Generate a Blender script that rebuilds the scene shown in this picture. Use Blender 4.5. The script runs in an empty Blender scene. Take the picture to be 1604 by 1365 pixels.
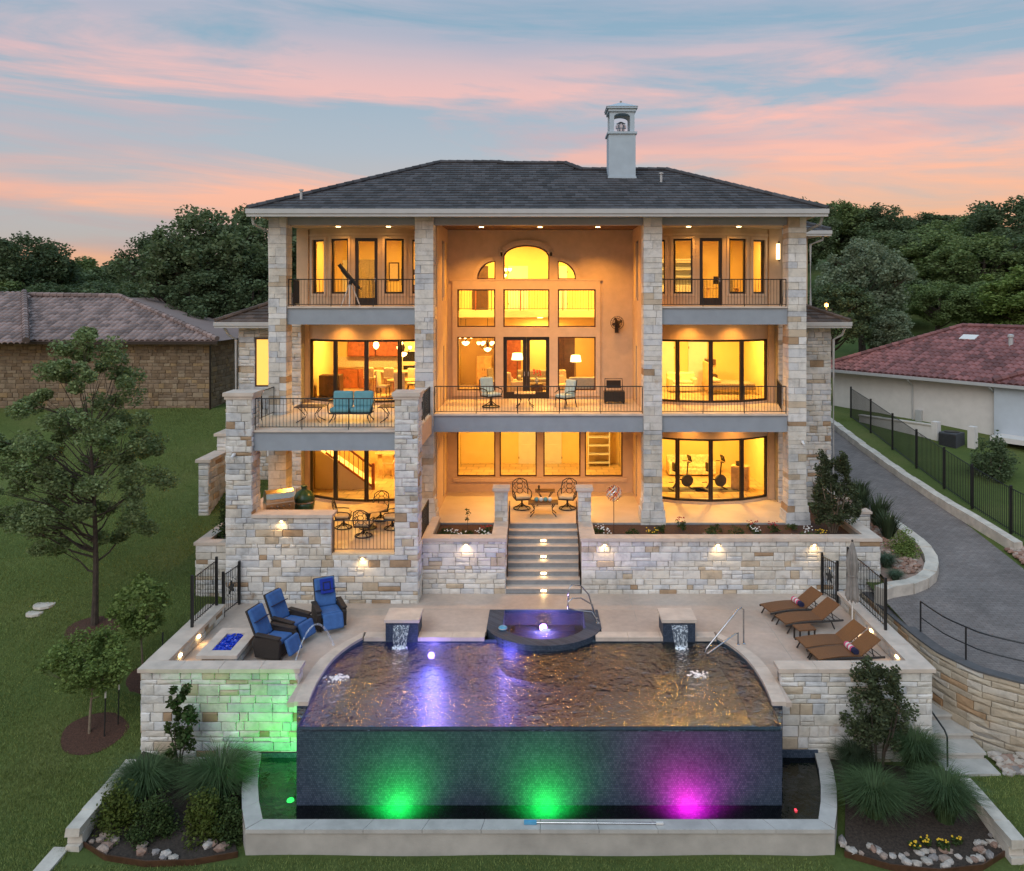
import bpy, bmesh, math, random
import numpy as np
from mathutils import Vector, Matrix
random.seed(7); rng = np.random.default_rng(7)
R = math.radians
scene = bpy.context.scene
COL = scene.collection
# ---------------------------------------------------------------- camera
CZ = 10.15
cam_d = bpy.data.cameras.new('camera'); cam = bpy.data.objects.new('camera', cam_d); COL.objects.link(cam)
cam.location = (0, 0, CZ); cam.rotation_euler = (R(90), 0, 0)
cam_d.sensor_width = 36.0; cam_d.lens = 1262 / 1604 * 36
cam_d.shift_x = -44 / 1604; cam_d.shift_y = -222.5 / 1604
cam_d.clip_start = 0.5; cam_d.clip_end = 2000
scene.camera = cam
# ---------------------------------------------------------------- world
world = bpy.data.worlds.new('World'); scene.world = world; world.use_nodes = True
wt = world.node_tree; wt.nodes.clear()
def wn(t, **kw):
    n = wt.nodes.new(t)
    for k, v in kw.items(): setattr(n, k, v)
    return n
wl = wt.links.new
SUN_EL, SUN_ROT = 38, 205        # soft glow of the evening sky, from behind the viewer's left shoulder
w_out = wn('ShaderNodeOutputWorld'); w_bg = wn('ShaderNodeBackground')
sky = wn('ShaderNodeTexSky', sky_type='NISHITA', sun_disc=False)
sky.sun_elevation = R(SUN_EL); sky.sun_rotation = R(SUN_ROT); sky.dust_density = 1.2; sky.ozone_density = 2.0
tc = wn('ShaderNodeTexCoord'); sep = wn('ShaderNodeSeparateXYZ'); wl(tc.outputs['Generated'], sep.inputs[0])
def wmath(op, a, b=None):
    n = wn('ShaderNodeMath', operation=op)
    for i, v in enumerate((a, b)):
        if v is None: continue
        if isinstance(v, (int, float)): n.inputs[i].default_value = v
        else: wl(v, n.inputs[i])
    return n.outputs[0]
def wramp(fac, stops):
    n = wn('ShaderNodeValToRGB'); e = n.color_ramp.elements
    while len(e) < len(stops): e.new(0.5)
    for el, (p, c) in zip(e, stops): el.position = p; el.color = (c[0], c[1], c[2], 1)
    wl(fac, n.inputs[0]); return n.outputs[0]
def wmix(fac, a, b, mode='MIX'):
    n = wn('ShaderNodeMix', data_type='RGBA', blend_type=mode)
    if isinstance(fac, (int, float)): n.inputs[0].default_value = fac
    else: wl(fac, n.inputs[0])
    for i, v in ((6, a), (7, b)):
        if isinstance(v, tuple): n.inputs[i].default_value = (*v, 1)
        else: wl(v, n.inputs[i])
    return n.outputs[2]
el = wmath('MAXIMUM', sep.outputs[2], 0.0)
az = wmath('ARCTAN2', sep.outputs[0], sep.outputs[1])
cv = wn('ShaderNodeCombineXYZ'); wl(wmath('MULTIPLY', az, 2.1), cv.inputs[0])
wl(wmath('ADD', wmath('MULTIPLY', el, 15.0), wmath('MULTIPLY', az, 0.45)), cv.inputs[1]); cv.inputs[2].default_value = 3.7
nz = wn('ShaderNodeTexNoise'); nz.inputs['Scale'].default_value = 1.15; nz.inputs['Detail'].default_value = 9; nz.inputs['Roughness'].default_value = 0.60; nz.inputs['Distortion'].default_value = 0.5
wl(cv.outputs[0], nz.inputs['Vector'])
nz2 = wn('ShaderNodeTexNoise'); nz2.inputs['Scale'].default_value = 0.8; nz2.inputs['Detail'].default_value = 4
cv2 = wn('ShaderNodeVectorMath', operation='ADD'); wl(cv.outputs[0], cv2.inputs[0]); cv2.inputs[1].default_value = (9.3, 4.1, 1.0); wl(cv2.outputs[0], nz2.inputs['Vector'])
band = wramp(el, [(0.0, (.75, .75, .75)), (0.12, (1, 1, 1)), (0.25, (.95, .95, .95)), (0.31, (.55, .55, .55)), (0.37, (.28, .28, .28)), (1.0, (.28, .28, .28))])
cmask = wmath('MULTIPLY', wramp(nz.outputs['Fac'], [(0.40, (0, 0, 0)), (0.57, (1, 1, 1))]), band)
base = wramp(el, [(0.0, (.86, .60, .46)), (0.07, (.66, .60, .58)), (0.17, (.50, .55, .60)), (0.26, (.32, .44, .53)), (0.34, (.22, .36, .46)), (1.0, (.18, .32, .46))])
cloud = wramp(el, [(0.0, (1.0, .50, .24)), (0.11, (1.0, .50, .34)), (0.21, (.86, .45, .38)), (0.30, (.50, .40, .44)), (0.45, (.40, .42, .50)), (1.0, (.36, .40, .48))])
grey = wramp(nz2.outputs['Fac'], [(0.45, (0, 0, 0)), (0.62, (1, 1, 1))])
cloud2 = wmix(wmath('MULTIPLY', grey, 0.72), cloud, (.40, .36, .43))
skycol = wmix(0.8, sky.outputs[0], base)
skymul = wn('ShaderNodeVectorMath', operation='SCALE'); wl(sky.outputs[0], skymul.inputs[0]); skymul.inputs['Scale'].default_value = 0.05
base2 = wmix(0.7, skymul.outputs[0], base)
sdv = wn('ShaderNodeVectorMath', operation='DOT_PRODUCT'); wl(tc.outputs['Generated'], sdv.inputs[0]); sdv.inputs[1].default_value = (math.sin(R(16)), math.cos(R(16)), 0)   # where the sun went down
glow = wmath('MULTIPLY', wramp(sdv.outputs['Value'], [(.80, (0, 0, 0)), (.99, (1, 1, 1))]), wramp(el, [(.04, (.75, .75, .75)), (.17, (0, 0, 0))]))
col = wmix(glow, wmix(wmath('MULTIPLY', cmask, 0.88), base2, cloud2), (1.0, .50, .22))
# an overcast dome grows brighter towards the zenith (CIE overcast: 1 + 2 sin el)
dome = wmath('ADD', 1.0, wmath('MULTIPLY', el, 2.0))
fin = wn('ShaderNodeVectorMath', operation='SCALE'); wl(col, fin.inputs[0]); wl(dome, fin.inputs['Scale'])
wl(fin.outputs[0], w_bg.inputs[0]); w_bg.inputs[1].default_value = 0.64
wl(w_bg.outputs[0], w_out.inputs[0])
# ---------------------------------------------------------------- sun (soft, dusk)
sd = bpy.data.lights.new('sun', 'SUN'); so = bpy.data.objects.new('sun', sd); COL.objects.link(so)
sd.energy = 0.95; sd.angle = R(50); sd.color = (1, .95, .9)
so.rotation_euler = (R(90 - 38), 0, R(-25)); so.location = (0, -5, 40)
vs = scene.view_settings
vs.view_transform = 'Standard'; vs.look = 'None'; vs.exposure = 0.4; vs.gamma = 1.0; vs.use_curve_mapping = False
cy = scene.cycles
cy.use_denoising = True; cy.max_bounces = 6; cy.diffuse_bounces = 3; cy.glossy_bounces = 3; cy.transmission_bounces = 4; cy.transparent_max_bounces = 12
cy.caustics_reflective = False; cy.caustics_refractive = False; cy.sample_clamp_indirect = 4.0; cy.use_light_tree = True
try: cy.denoiser = 'OPENIMAGEDENOISE'
except Exception: pass
# ---------------------------------------------------------------- materials
M = {}
def newmat(name):
    m = bpy.data.materials.new(name); m.use_nodes = True; M[name] = m
    nt = m.node_tree; return m, nt, nt.nodes['Principled BSDF']
def N(nt, t, **kw):
    n = nt.nodes.new(t)
    for k, v in kw.items(): setattr(n, k, v)
    return n
def ramp(nt, fac, stops, interp='LINEAR'):
    n = N(nt, 'ShaderNodeValToRGB'); n.color_ramp.interpolation = interp; e = n.color_ramp.elements
    while len(e) < len(stops): e.new(0.5)
    for el_, (p, c) in zip(e, stops): el_.position = p; el_.color = (c[0], c[1], c[2], 1)
    nt.links.new(fac, n.inputs[0]); return n.outputs[0]
def mixc(nt, fac, a, b, mode='MIX'):
    n = N(nt, 'ShaderNodeMix', data_type='RGBA', blend_type=mode)
    if isinstance(fac, (int, float)): n.inputs[0].default_value = fac
    else: nt.links.new(fac, n.inputs[0])
    for i, v in ((6, a), (7, b)):
        if isinstance(v, tuple): n.inputs[i].default_value = (*v, 1)
        else: nt.links.new(v, n.inputs[i])
    return n.outputs[2]
def math_(nt, op, a, b=0.0):
    n = N(nt, 'ShaderNodeMath', operation=op)
    for i, v in enumerate((a, b)):
        if isinstance(v, (int, float)): n.inputs[i].default_value = v
        else: nt.links.new(v, n.inputs[i])
    return n.outputs[0]
def noise(nt, scale, detail=4, rough=.55, coord='Object', stretch=None):
    t = N(nt, 'ShaderNodeTexCoord'); n = N(nt, 'ShaderNodeTexNoise')
    n.inputs['Scale'].default_value = scale; n.inputs['Detail'].default_value = detail; n.inputs['Roughness'].default_value = rough
    src = t.outputs[coord]
    if stretch:
        mp = N(nt, 'ShaderNodeMapping'); mp.inputs['Scale'].default_value = stretch; nt.links.new(src, mp.inputs[0]); src = mp.outputs[0]
    nt.links.new(src, n.inputs['Vector']); return n.outputs['Fac']
def bump(nt, bsdf, h, strength=.3, dist=.02):
    b = N(nt, 'ShaderNodeBump'); b.inputs['Strength'].default_value = strength; b.inputs['Distance'].default_value = dist
    nt.links.new(h, b.inputs['Height']); nt.links.new(b.outputs[0], bsdf.inputs['Normal'])
def plain(name, c, rough=.6, var=.18, scale=6, metal=0, bmp=0.0, bscale=40, spec=None):
    m, nt, b = newmat(name)
    f = noise(nt, scale)
    lo = tuple(max(0, x * (1 - var)) for x in c); hi = tuple(min(1, x * (1 + var)) for x in c)
    nt.links.new(ramp(nt, f, [(.3, lo), (.7, hi)]), b.inputs['Base Color'])
    b.inputs['Roughness'].default_value = rough; b.inputs['Metallic'].default_value = metal
    if spec is not None: b.inputs['Specular IOR Level'].default_value = spec
    if bmp: bump(nt, b, noise(nt, bscale, 5), bmp)
    return m
def stonemat(name, stops, noise_amt=.35):
    m, nt, b = newmat(name)
    oi = N(nt, 'ShaderNodeObjectInfo'); ge = N(nt, 'ShaderNodeNewGeometry')
    s = math_(nt, 'FRACT', math_(nt, 'ADD', oi.outputs['Random'], math_(nt, 'MULTIPLY', ge.outputs['Random Per Island'], 7.31)))
    c = ramp(nt, s, stops, 'CONSTANT')
    blot = noise(nt, 2.6, 6, .65)
    c = mixc(nt, 1.0, c, ramp(nt, blot, [(.3, (1 - noise_amt,) * 3), (.5, (.94, .93, .92)), (.75, (1.08, 1.05, 1.0))]), 'MULTIPLY')
    st_ = noise(nt, .45, 6, .7)
    c = mixc(nt, 1.0, c, ramp(nt, st_, [(.32, (.74, .73, .70)), (.52, (1, 1, 1))]), 'MULTIPLY')
    rust = noise(nt, 1.1, 5, .7)
    c = mixc(nt, ramp(nt, rust, [(.60, (0, 0, 0)), (.72, (.55, .55, .55))]), c, (.40, .25, .13))
    nt.links.new(c, b.inputs['Base Color']); b.inputs['Roughness'].default_value = .9; b.inputs['Specular IOR Level'].default_value = .2
    bump(nt, b, noise(nt, 14, 7, .7), .55, .03)
    return m
LS = [(0, (.76, .74, .70)), (.17, (.71, .67, .60)), (.30, (.80, .79, .77)), (.45, (.60, .62, .65)), (.57, (.75, .72, .66)), (.70, (.67, .68, .69)), (.79, (.60, .50, .38)), (.87, (.77, .75, .71)), (.965, (.44, .31, .20))]
stonemat('limestone', LS)
stonemat('brown_stone', [(0, (.30, .22, .15)), (.25, (.24, .17, .11)), (.5, (.34, .26, .18)), (.75, (.27, .20, .14)), (.9, (.36, .25, .14))])
stonemat('drive_stone', [(0, (.50, .42, .32)), (.25, (.58, .52, .44)), (.5, (.45, .30, .18)), (.65, (.55, .48, .38)), (.85, (.40, .24, .13)), (.93, (.6, .56, .5))])
stonemat('rock', [(0, (.42, .33, .28)), (.25, (.5, .45, .4)), (.5, (.36, .24, .19)), (.75, (.55, .5, .46)), (.9, (.33, .3, .29))])
stonemat('red_rock', [(0, (.36, .22, .17)), (.3, (.42, .30, .25)), (.6, (.30, .18, .14)), (.8, (.45, .38, .33))])
plain('mortar', (.27, .25, .225), .95, .12, 8)
plain('stucco', (.62, .45, .30), .85, .07, 3, bmp=.12, bscale=90)
plain('trim_stucco', (.66, .49, .34), .85, .06, 3, bmp=.08, bscale=90)
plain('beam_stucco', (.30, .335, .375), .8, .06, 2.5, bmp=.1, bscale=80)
plain('chimney_stucco', (.42, .50, .56), .8, .06, 2.5, bmp=.08, bscale=60)
plain('coping', (.60, .51, .43), .75, .14, 2.2, bmp=.15, bscale=30)
plain('grey_coping', (.46, .44, .41), .8, .16, 2.0, bmp=.2, bscale=25)
plain('concrete', (.42, .39, .35), .85, .16, 1.6, bmp=.2, bscale=30)
plain('riser_tile', (.26, .27, .28), .6, .15, 5)
plain('gutter', (.46, .46, .45), .5, .05, 3)
plain('soffit_wood', (.12, .06, .03), .6, .25, 4)
plain('soffit', (.55, .47, .38), .8, .05, 3)
plain('bronze', (.022, .014, .010), .35, .2, 5)
plain('window_frame', (.085, .032, .018), .4, .2, 5)
plain('black_iron', (.012, .012, .013), .45, .2, 6)
plain('mulch', (.075, .035, .022), .95, .5, 28, bmp=.8, bscale=60)
plain('dark_soil', (.045, .032, .024), .95, .5, 20, bmp=.8, bscale=50)
plain('white_paint', (.72, .70, .66), .5, .04, 3)
plain('room_wall', (.80, .60, .26), .85, .04, 1.5)
plain('room_ceiling', (.80, .68, .45), .9, .03, 2)
plain('red_wood', (.30, .085, .03), .45, .35, 5)
plain('light_wood', (.58, .38, .17), .5, .25, 6)
plain('dark_wood', (.075, .035, .018), .45, .3, 6)
plain('granite', (.62, .52, .36), .3, .25, 20)
plain('cream_fabric', (.70, .56, .38), .9, .1, 12, bmp=.1)
plain('grey_fabric', (.30, .25, .19), .95, .35, 25, bmp=.1)
plain('floral_fabric', (.68, .55, .34), .95, .35, 9)
plain('tan_fabric', (.52, .43, .29), .95, .12, 12)
plain('teal_fabric', (.13, .31, .34), .85, .10, 8, bmp=.1)
plain('pale_teal_fabric', (.42, .55, .55), .9, .1, 8, bmp=.1)
plain('blue_fabric', (.045, .13, .34), .8, .14, 9, bmp=.15)
plain('royal_towel', (.012, .035, .30), .95, .15, 14, bmp=.3)
plain('navy_cloth', (.015, .018, .06), .95, .2, 14)
plain('wicker', (.030, .022, .018), .6, .4, 60, bmp=.6, bscale=120)
plain('sling', (.17, .075, .030), .55, .22, 40, bmp=.25, bscale=150)
plain('steel', (.55, .56, .58), .25, .08, 8, metal=1)
plain('grill_steel', (.60, .50, .38), .3, .08, 8, metal=1)
plain('egg_green', (.02, .07, .035), .3, .3, 10)
plain('umbrella_cloth', (.26, .24, .22), .95, .15, 5, bmp=.2)
plain('camera_white', (.75, .75, .75), .4, .03, 5)
plain('ac_metal', (.06, .065, .075), .6, .2, 20)
plain('garage_wood', (.25, .10, .05), .6, .3, 4)
plain('neighbour_stucco', (.70, .66, .62), .9, .06, 2, bmp=.1, bscale=60)
plain('stair_concrete', (.46, .44, .40), .85, .14, 2.5, bmp=.2, bscale=30)
plain('kerb_stone', (.56, .51, .44), .9, .2, 2.5, bmp=.4, bscale=16)
plain('bark', (.07, .052, .04), .95, .35, 9, bmp=.7, bscale=22)
plain('pale_bark', (.22, .17, .12), .95, .3, 9, bmp=.4, bscale=22)
plain('stake_metal', (.02, .02, .02), .6)
plain('red_paint', (.5, .04, .03), .4)
plain('pink_cloth', (.62, .10, .20), .95, .1, 10)
plain('blue_plastic', (.10, .35, .55), .4)
plain('rubber_mat', (.10, .095, .085), .9, .2, 20)
plain('screen_dark', (.01, .01, .012), .2)
plain('flower_white', (.8, .8, .76), .8, .05, 9)
plain('flower_red', (.45, .02, .02), .8, .3, 9)
plain('flower_yellow', (.8, .5, .03), .8, .2, 9)
plain('asphalt', (.10, .10, .105), .9, .15, 4)
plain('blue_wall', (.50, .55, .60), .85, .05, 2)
plain('white_foam', (.80, .84, .88), .6, .06, 20)
def emit(name, c, s):
    m, nt, b = newmat(name)
    b.inputs['Base Color'].default_value = (*c, 1); b.inputs['Emission Color'].default_value = (*c, 1); b.inputs['Emission Strength'].default_value = s
emit('lamp_street', (1, .45, .10), 5.0); emit('lamp_warm', (1, .62, .22), 7.0); emit('lamp_shade', (1, .72, .36), 2.6); emit('lamp_small', (1, .7, .3), 12.0)
emit('lit_blind', (1, .58, .12), .9); emit('lamp_purple', (.62, .30, 1), 9.0); emit('lamp_green', (.05, 1, .15), 3.0); emit('lamp_pink', (1, .02, .5), 3.0); emit('lamp_red', (1, .05, .08), 1.5)
def glassmat(name, tint, fac):
    m = bpy.data.materials.new(name); m.use_nodes = True; M[name] = m; nt = m.node_tree; nt.nodes.remove(nt.nodes['Principled BSDF'])
    o = nt.nodes['Material Output']; t = N(nt, 'ShaderNodeBsdfTransparent'); t.inputs[0].default_value = (*tint, 1)
    g = N(nt, 'ShaderNodeBsdfGlossy'); g.inputs['Roughness'].default_value = .01; x = N(nt, 'ShaderNodeMixShader')
    lw = N(nt, 'ShaderNodeFresnel'); lw.inputs['IOR'].default_value = fac
    nt.links.new(lw.outputs[0], x.inputs[0]); nt.links.new(t.outputs[0], x.inputs[1]); nt.links.new(g.outputs[0], x.inputs[2]); nt.links.new(x.outputs[0], o.inputs[0])
glassmat('glass', (.96, .95, .92), 1.38)
def watermat(name, tint, scale, strength, dist=.1, stretch=(1, 1, 1), ior=1.7):
    m = bpy.data.materials.new(name); m.use_nodes = True; M[name] = m; nt = m.node_tree; nt.nodes.remove(nt.nodes['Principled BSDF'])
    o = nt.nodes['Material Output']; t = N(nt, 'ShaderNodeBsdfTransparent'); t.inputs[0].default_value = (*tint, 1)
    g = N(nt, 'ShaderNodeBsdfGlossy'); g.inputs['Roughness'].default_value = .005; x = N(nt, 'ShaderNodeMixShader')
    fr = N(nt, 'ShaderNodeFresnel'); fr.inputs['IOR'].default_value = ior
    h1 = noise(nt, scale, 2, .5, stretch=stretch); h2 = noise(nt, scale * 2.7, 2, .5)
    bp = N(nt, 'ShaderNodeBump'); bp.inputs['Strength'].default_value = strength; bp.inputs['Distance'].default_value = dist
    nt.links.new(math_(nt, 'ADD', h1, math_(nt, 'MULTIPLY', h2, .35)), bp.inputs['Height'])
    nt.links.new(bp.outputs[0], g.inputs['Normal']); nt.links.new(bp.outputs[0], fr.inputs['Normal'])
    nt.links.new(fr.outputs[0], x.inputs[0]); nt.links.new(t.outputs[0], x.inputs[1]); nt.links.new(g.outputs[0], x.inputs[2]); nt.links.new(x.outputs[0], o.inputs[0])
watermat('pool_water', (.28, .44, .58), 4.6, 1.0, .105, (1, .85, 1), 4.2)
watermat('basin_water', (.30, .40, .38), 3.0, .25)
watermat('spa_water', (.62, .66, .8), 4.0, .4)
def jetmat():
    m = bpy.data.materials.new('falling_water'); m.use_nodes = True; M['falling_water'] = m; nt = m.node_tree; nt.nodes.remove(nt.nodes['Principled BSDF'])
    o = nt.nodes['Material Output']; t = N(nt, 'ShaderNodeBsdfTransparent'); g = N(nt, 'ShaderNodeBsdfDiffuse'); g.inputs[0].default_value = (.75, .82, .88, 1)
    x = N(nt, 'ShaderNodeMixShader'); f = noise(nt, 22, 3, .6, stretch=(1, 1, .08))
    nt.links.new(ramp(nt, f, [(.45, (.08,) * 3), (.7, (.75,) * 3)]), x.inputs[0]); nt.links.new(t.outputs[0], x.inputs[1]); nt.links.new(g.outputs[0], x.inputs[2]); nt.links.new(x.outputs[0], o.inputs[0])
jetmat()
def tilemat(name, c1, c2, mortar, w, h, rough=.25, coord='Object', swap=False):
    m, nt, b = newmat(name); t = N(nt, 'ShaderNodeTexCoord'); br = N(nt, 'ShaderNodeTexBrick')
    src = t.outputs[coord]
    if swap:
        s = N(nt, 'ShaderNodeSeparateXYZ'); nt.links.new(src, s.inputs[0]); cc = N(nt, 'ShaderNodeCombineXYZ')
        nt.links.new(math_(nt, 'ADD', s.outputs[0], s.outputs[1]), cc.inputs[0]); nt.links.new(s.outputs[2], cc.inputs[1]); src = cc.outputs[0]
    nt.links.new(src, br.inputs['Vector']); br.inputs['Color1'].default_value = (*c1, 1); br.inputs['Color2'].default_value = (*c2, 1); br.inputs['Mortar'].default_value = (*mortar, 1)
    br.inputs['Scale'].default_value = 1; br.inputs['Brick Width'].default_value = w; br.inputs['Row Height'].default_value = h; br.inputs['Mortar Size'].default_value = min(w, h) * .06
    c = mixc(nt, 1.0, br.outputs['Color'], ramp(nt, noise(nt, .9, 5, .6), [(.3, (.75,) * 3), (.7, (1.15,) * 3)]), 'MULTIPLY')
    nt.links.new(c, b.inputs['Base Color']); b.inputs['Roughness'].default_value = rough
    bp = N(nt, 'ShaderNodeBump'); bp.inputs['Strength'].default_value = .25; bp.inputs['Distance'].default_value = .01; bp.invert = True
    nt.links.new(br.outputs['Fac'], bp.inputs['Height']); nt.links.new(bp.outputs[0], b.inputs['Normal'])
tilemat('mosaic', (.035, .055, .090), (.070, .095, .140), (.025, .03, .04), .05, .05, .55, swap=True); M['mosaic'].node_tree.nodes['Principled BSDF'].inputs['Specular IOR Level'].default_value = .25
tilemat('pool_floor', (.035, .070, .105), (.050, .09, .13), (.035, .05, .06), .05, .05, .4)
tilemat('pavers', (.175, .152, .142), (.225, .198, .186), (.09, .078, .072), .22, .11, .85)
def deckmat():
    m, nt, b = newmat('deck'); f = noise(nt, .55, 6, .6); f2 = noise(nt, 5, 5, .6)
    c = mixc(nt, .35, ramp(nt, f, [(.3, (.33, .26, .215)), (.5, (.50, .405, .335)), (.7, (.60, .50, .425))]), ramp(nt, f2, [(.3, (.36, .30, .26)), (.7, (.60, .50, .42))]))
    nt.links.new(c, b.inputs['Base Color']); nt.links.new(ramp(nt, f, [(.35, (.35,) * 3), (.65, (.75,) * 3)]), b.inputs['Roughness']); bump(nt, b, noise(nt, 20, 5), .12)
deckmat()
def floormat():
    m, nt, b = newmat('travertine'); f = noise(nt, .8, 6, .6)
    nt.links.new(ramp(nt, f, [(.3, (.56, .44, .30)), (.7, (.70, .57, .42))]), b.inputs['Base Color']); b.inputs['Roughness'].default_value = .45
floormat()
tilemat('room_floor', (.50, .34, .17), (.62, .45, .25), (.35, .25, .14), .6, .6, .3)
def lawnmat():
    m, nt, b = newmat('lawn'); f = noise(nt, .25, 6, .65); f2 = noise(nt, 9, 6, .7)
    c = mixc(nt, .5, ramp(nt, f, [(.3, (.065, .105, .028)), (.5, (.115, .160, .042)), (.7, (.190, .200, .070))]), ramp(nt, f2, [(.25, (.055, .080, .024)), (.75, (.150, .190, .060))]))
    nt.links.new(c, b.inputs['Base Color']); b.inputs['Roughness'].default_value = .95; b.inputs['Specular IOR Level'].default_value = .1; bump(nt, b, noise(nt, 30, 6, .8), .9, .05)
lawnmat()
def leafmat(name, c, var=.45, trans=.25):
    m, nt, b = newmat(name); ge = N(nt, 'ShaderNodeNewGeometry'); f = noise(nt, .55, 3)
    s = math_(nt, 'ADD', math_(nt, 'MULTIPLY', ge.outputs['Random Per Island'], .55), math_(nt, 'MULTIPLY', f, .45))
    lo = tuple(x * (1 - var) for x in c); hi = tuple(x * (1 + var) for x in c)
    nt.links.new(ramp(nt, s, [(.2, lo), (.8, hi)]), b.inputs['Base Color']); b.inputs['Roughness'].default_value = .7; b.inputs['Specular IOR Level'].default_value = .25
    tr = N(nt, 'ShaderNodeBsdfTranslucent'); tr.inputs[0].default_value = (c[0] * 1.3, c[1] * 1.4, c[2], 1); x = N(nt, 'ShaderNodeMixShader'); x.inputs[0].default_value = trans
    o = nt.nodes['Material Output']; nt.links.new(b.outputs[0], x.inputs[1]); nt.links.new(tr.outputs[0], x.inputs[2]); nt.links.new(x.outputs[0], o.inputs[0])
leafmat('leaf_oak', (.125, .165, .080)); leafmat('leaf_dark', (.092, .128, .062)); leafmat('leaf_mid', (.145, .195, .072)); leafmat('leaf_bright', (.16, .22, .060))
leafmat('leaf_silver', (.18, .22, .14)); leafmat('leaf_burgundy', (.070, .088, .042), .6); leafmat('leaf_shrub', (.055, .085, .025)); leafmat('leaf_yellow', (.085, .11, .02))
leafmat('blade_green', (.085, .135, .055)); leafmat('blade_blue', (.10, .15, .095)); leafmat('blade_dark', (.055, .08, .04)); leafmat('blade_lawn', (.20, .24, .075), .5); leafmat('leaf_lawn_tree', (.18, .23, .10))
def roofmat(name, c):
    m, nt, b = newmat(name); ge = N(nt, 'ShaderNodeNewGeometry'); f = noise(nt, .6, 5)
    s = math_(nt, 'ADD', math_(nt, 'MULTIPLY', ge.outputs['Random Per Island'], .6), math_(nt, 'MULTIPLY', f, .4))
    nt.links.new(ramp(nt, s, [(.2, tuple(x * .6 for x in c)), (.8, tuple(x * 1.45 for x in c))]), b.inputs['Base Color']); b.inputs['Roughness'].default_value = .75; bump(nt, b, noise(nt, 30, 4), .2)
roofmat('roof_tile', (.058, .056, .060)); roofmat('roof_brown', (.24, .17, .15)); roofmat('roof_red', (.21, .085, .080)); roofmat('roof_wing', (.105, .072, .055))
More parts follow.
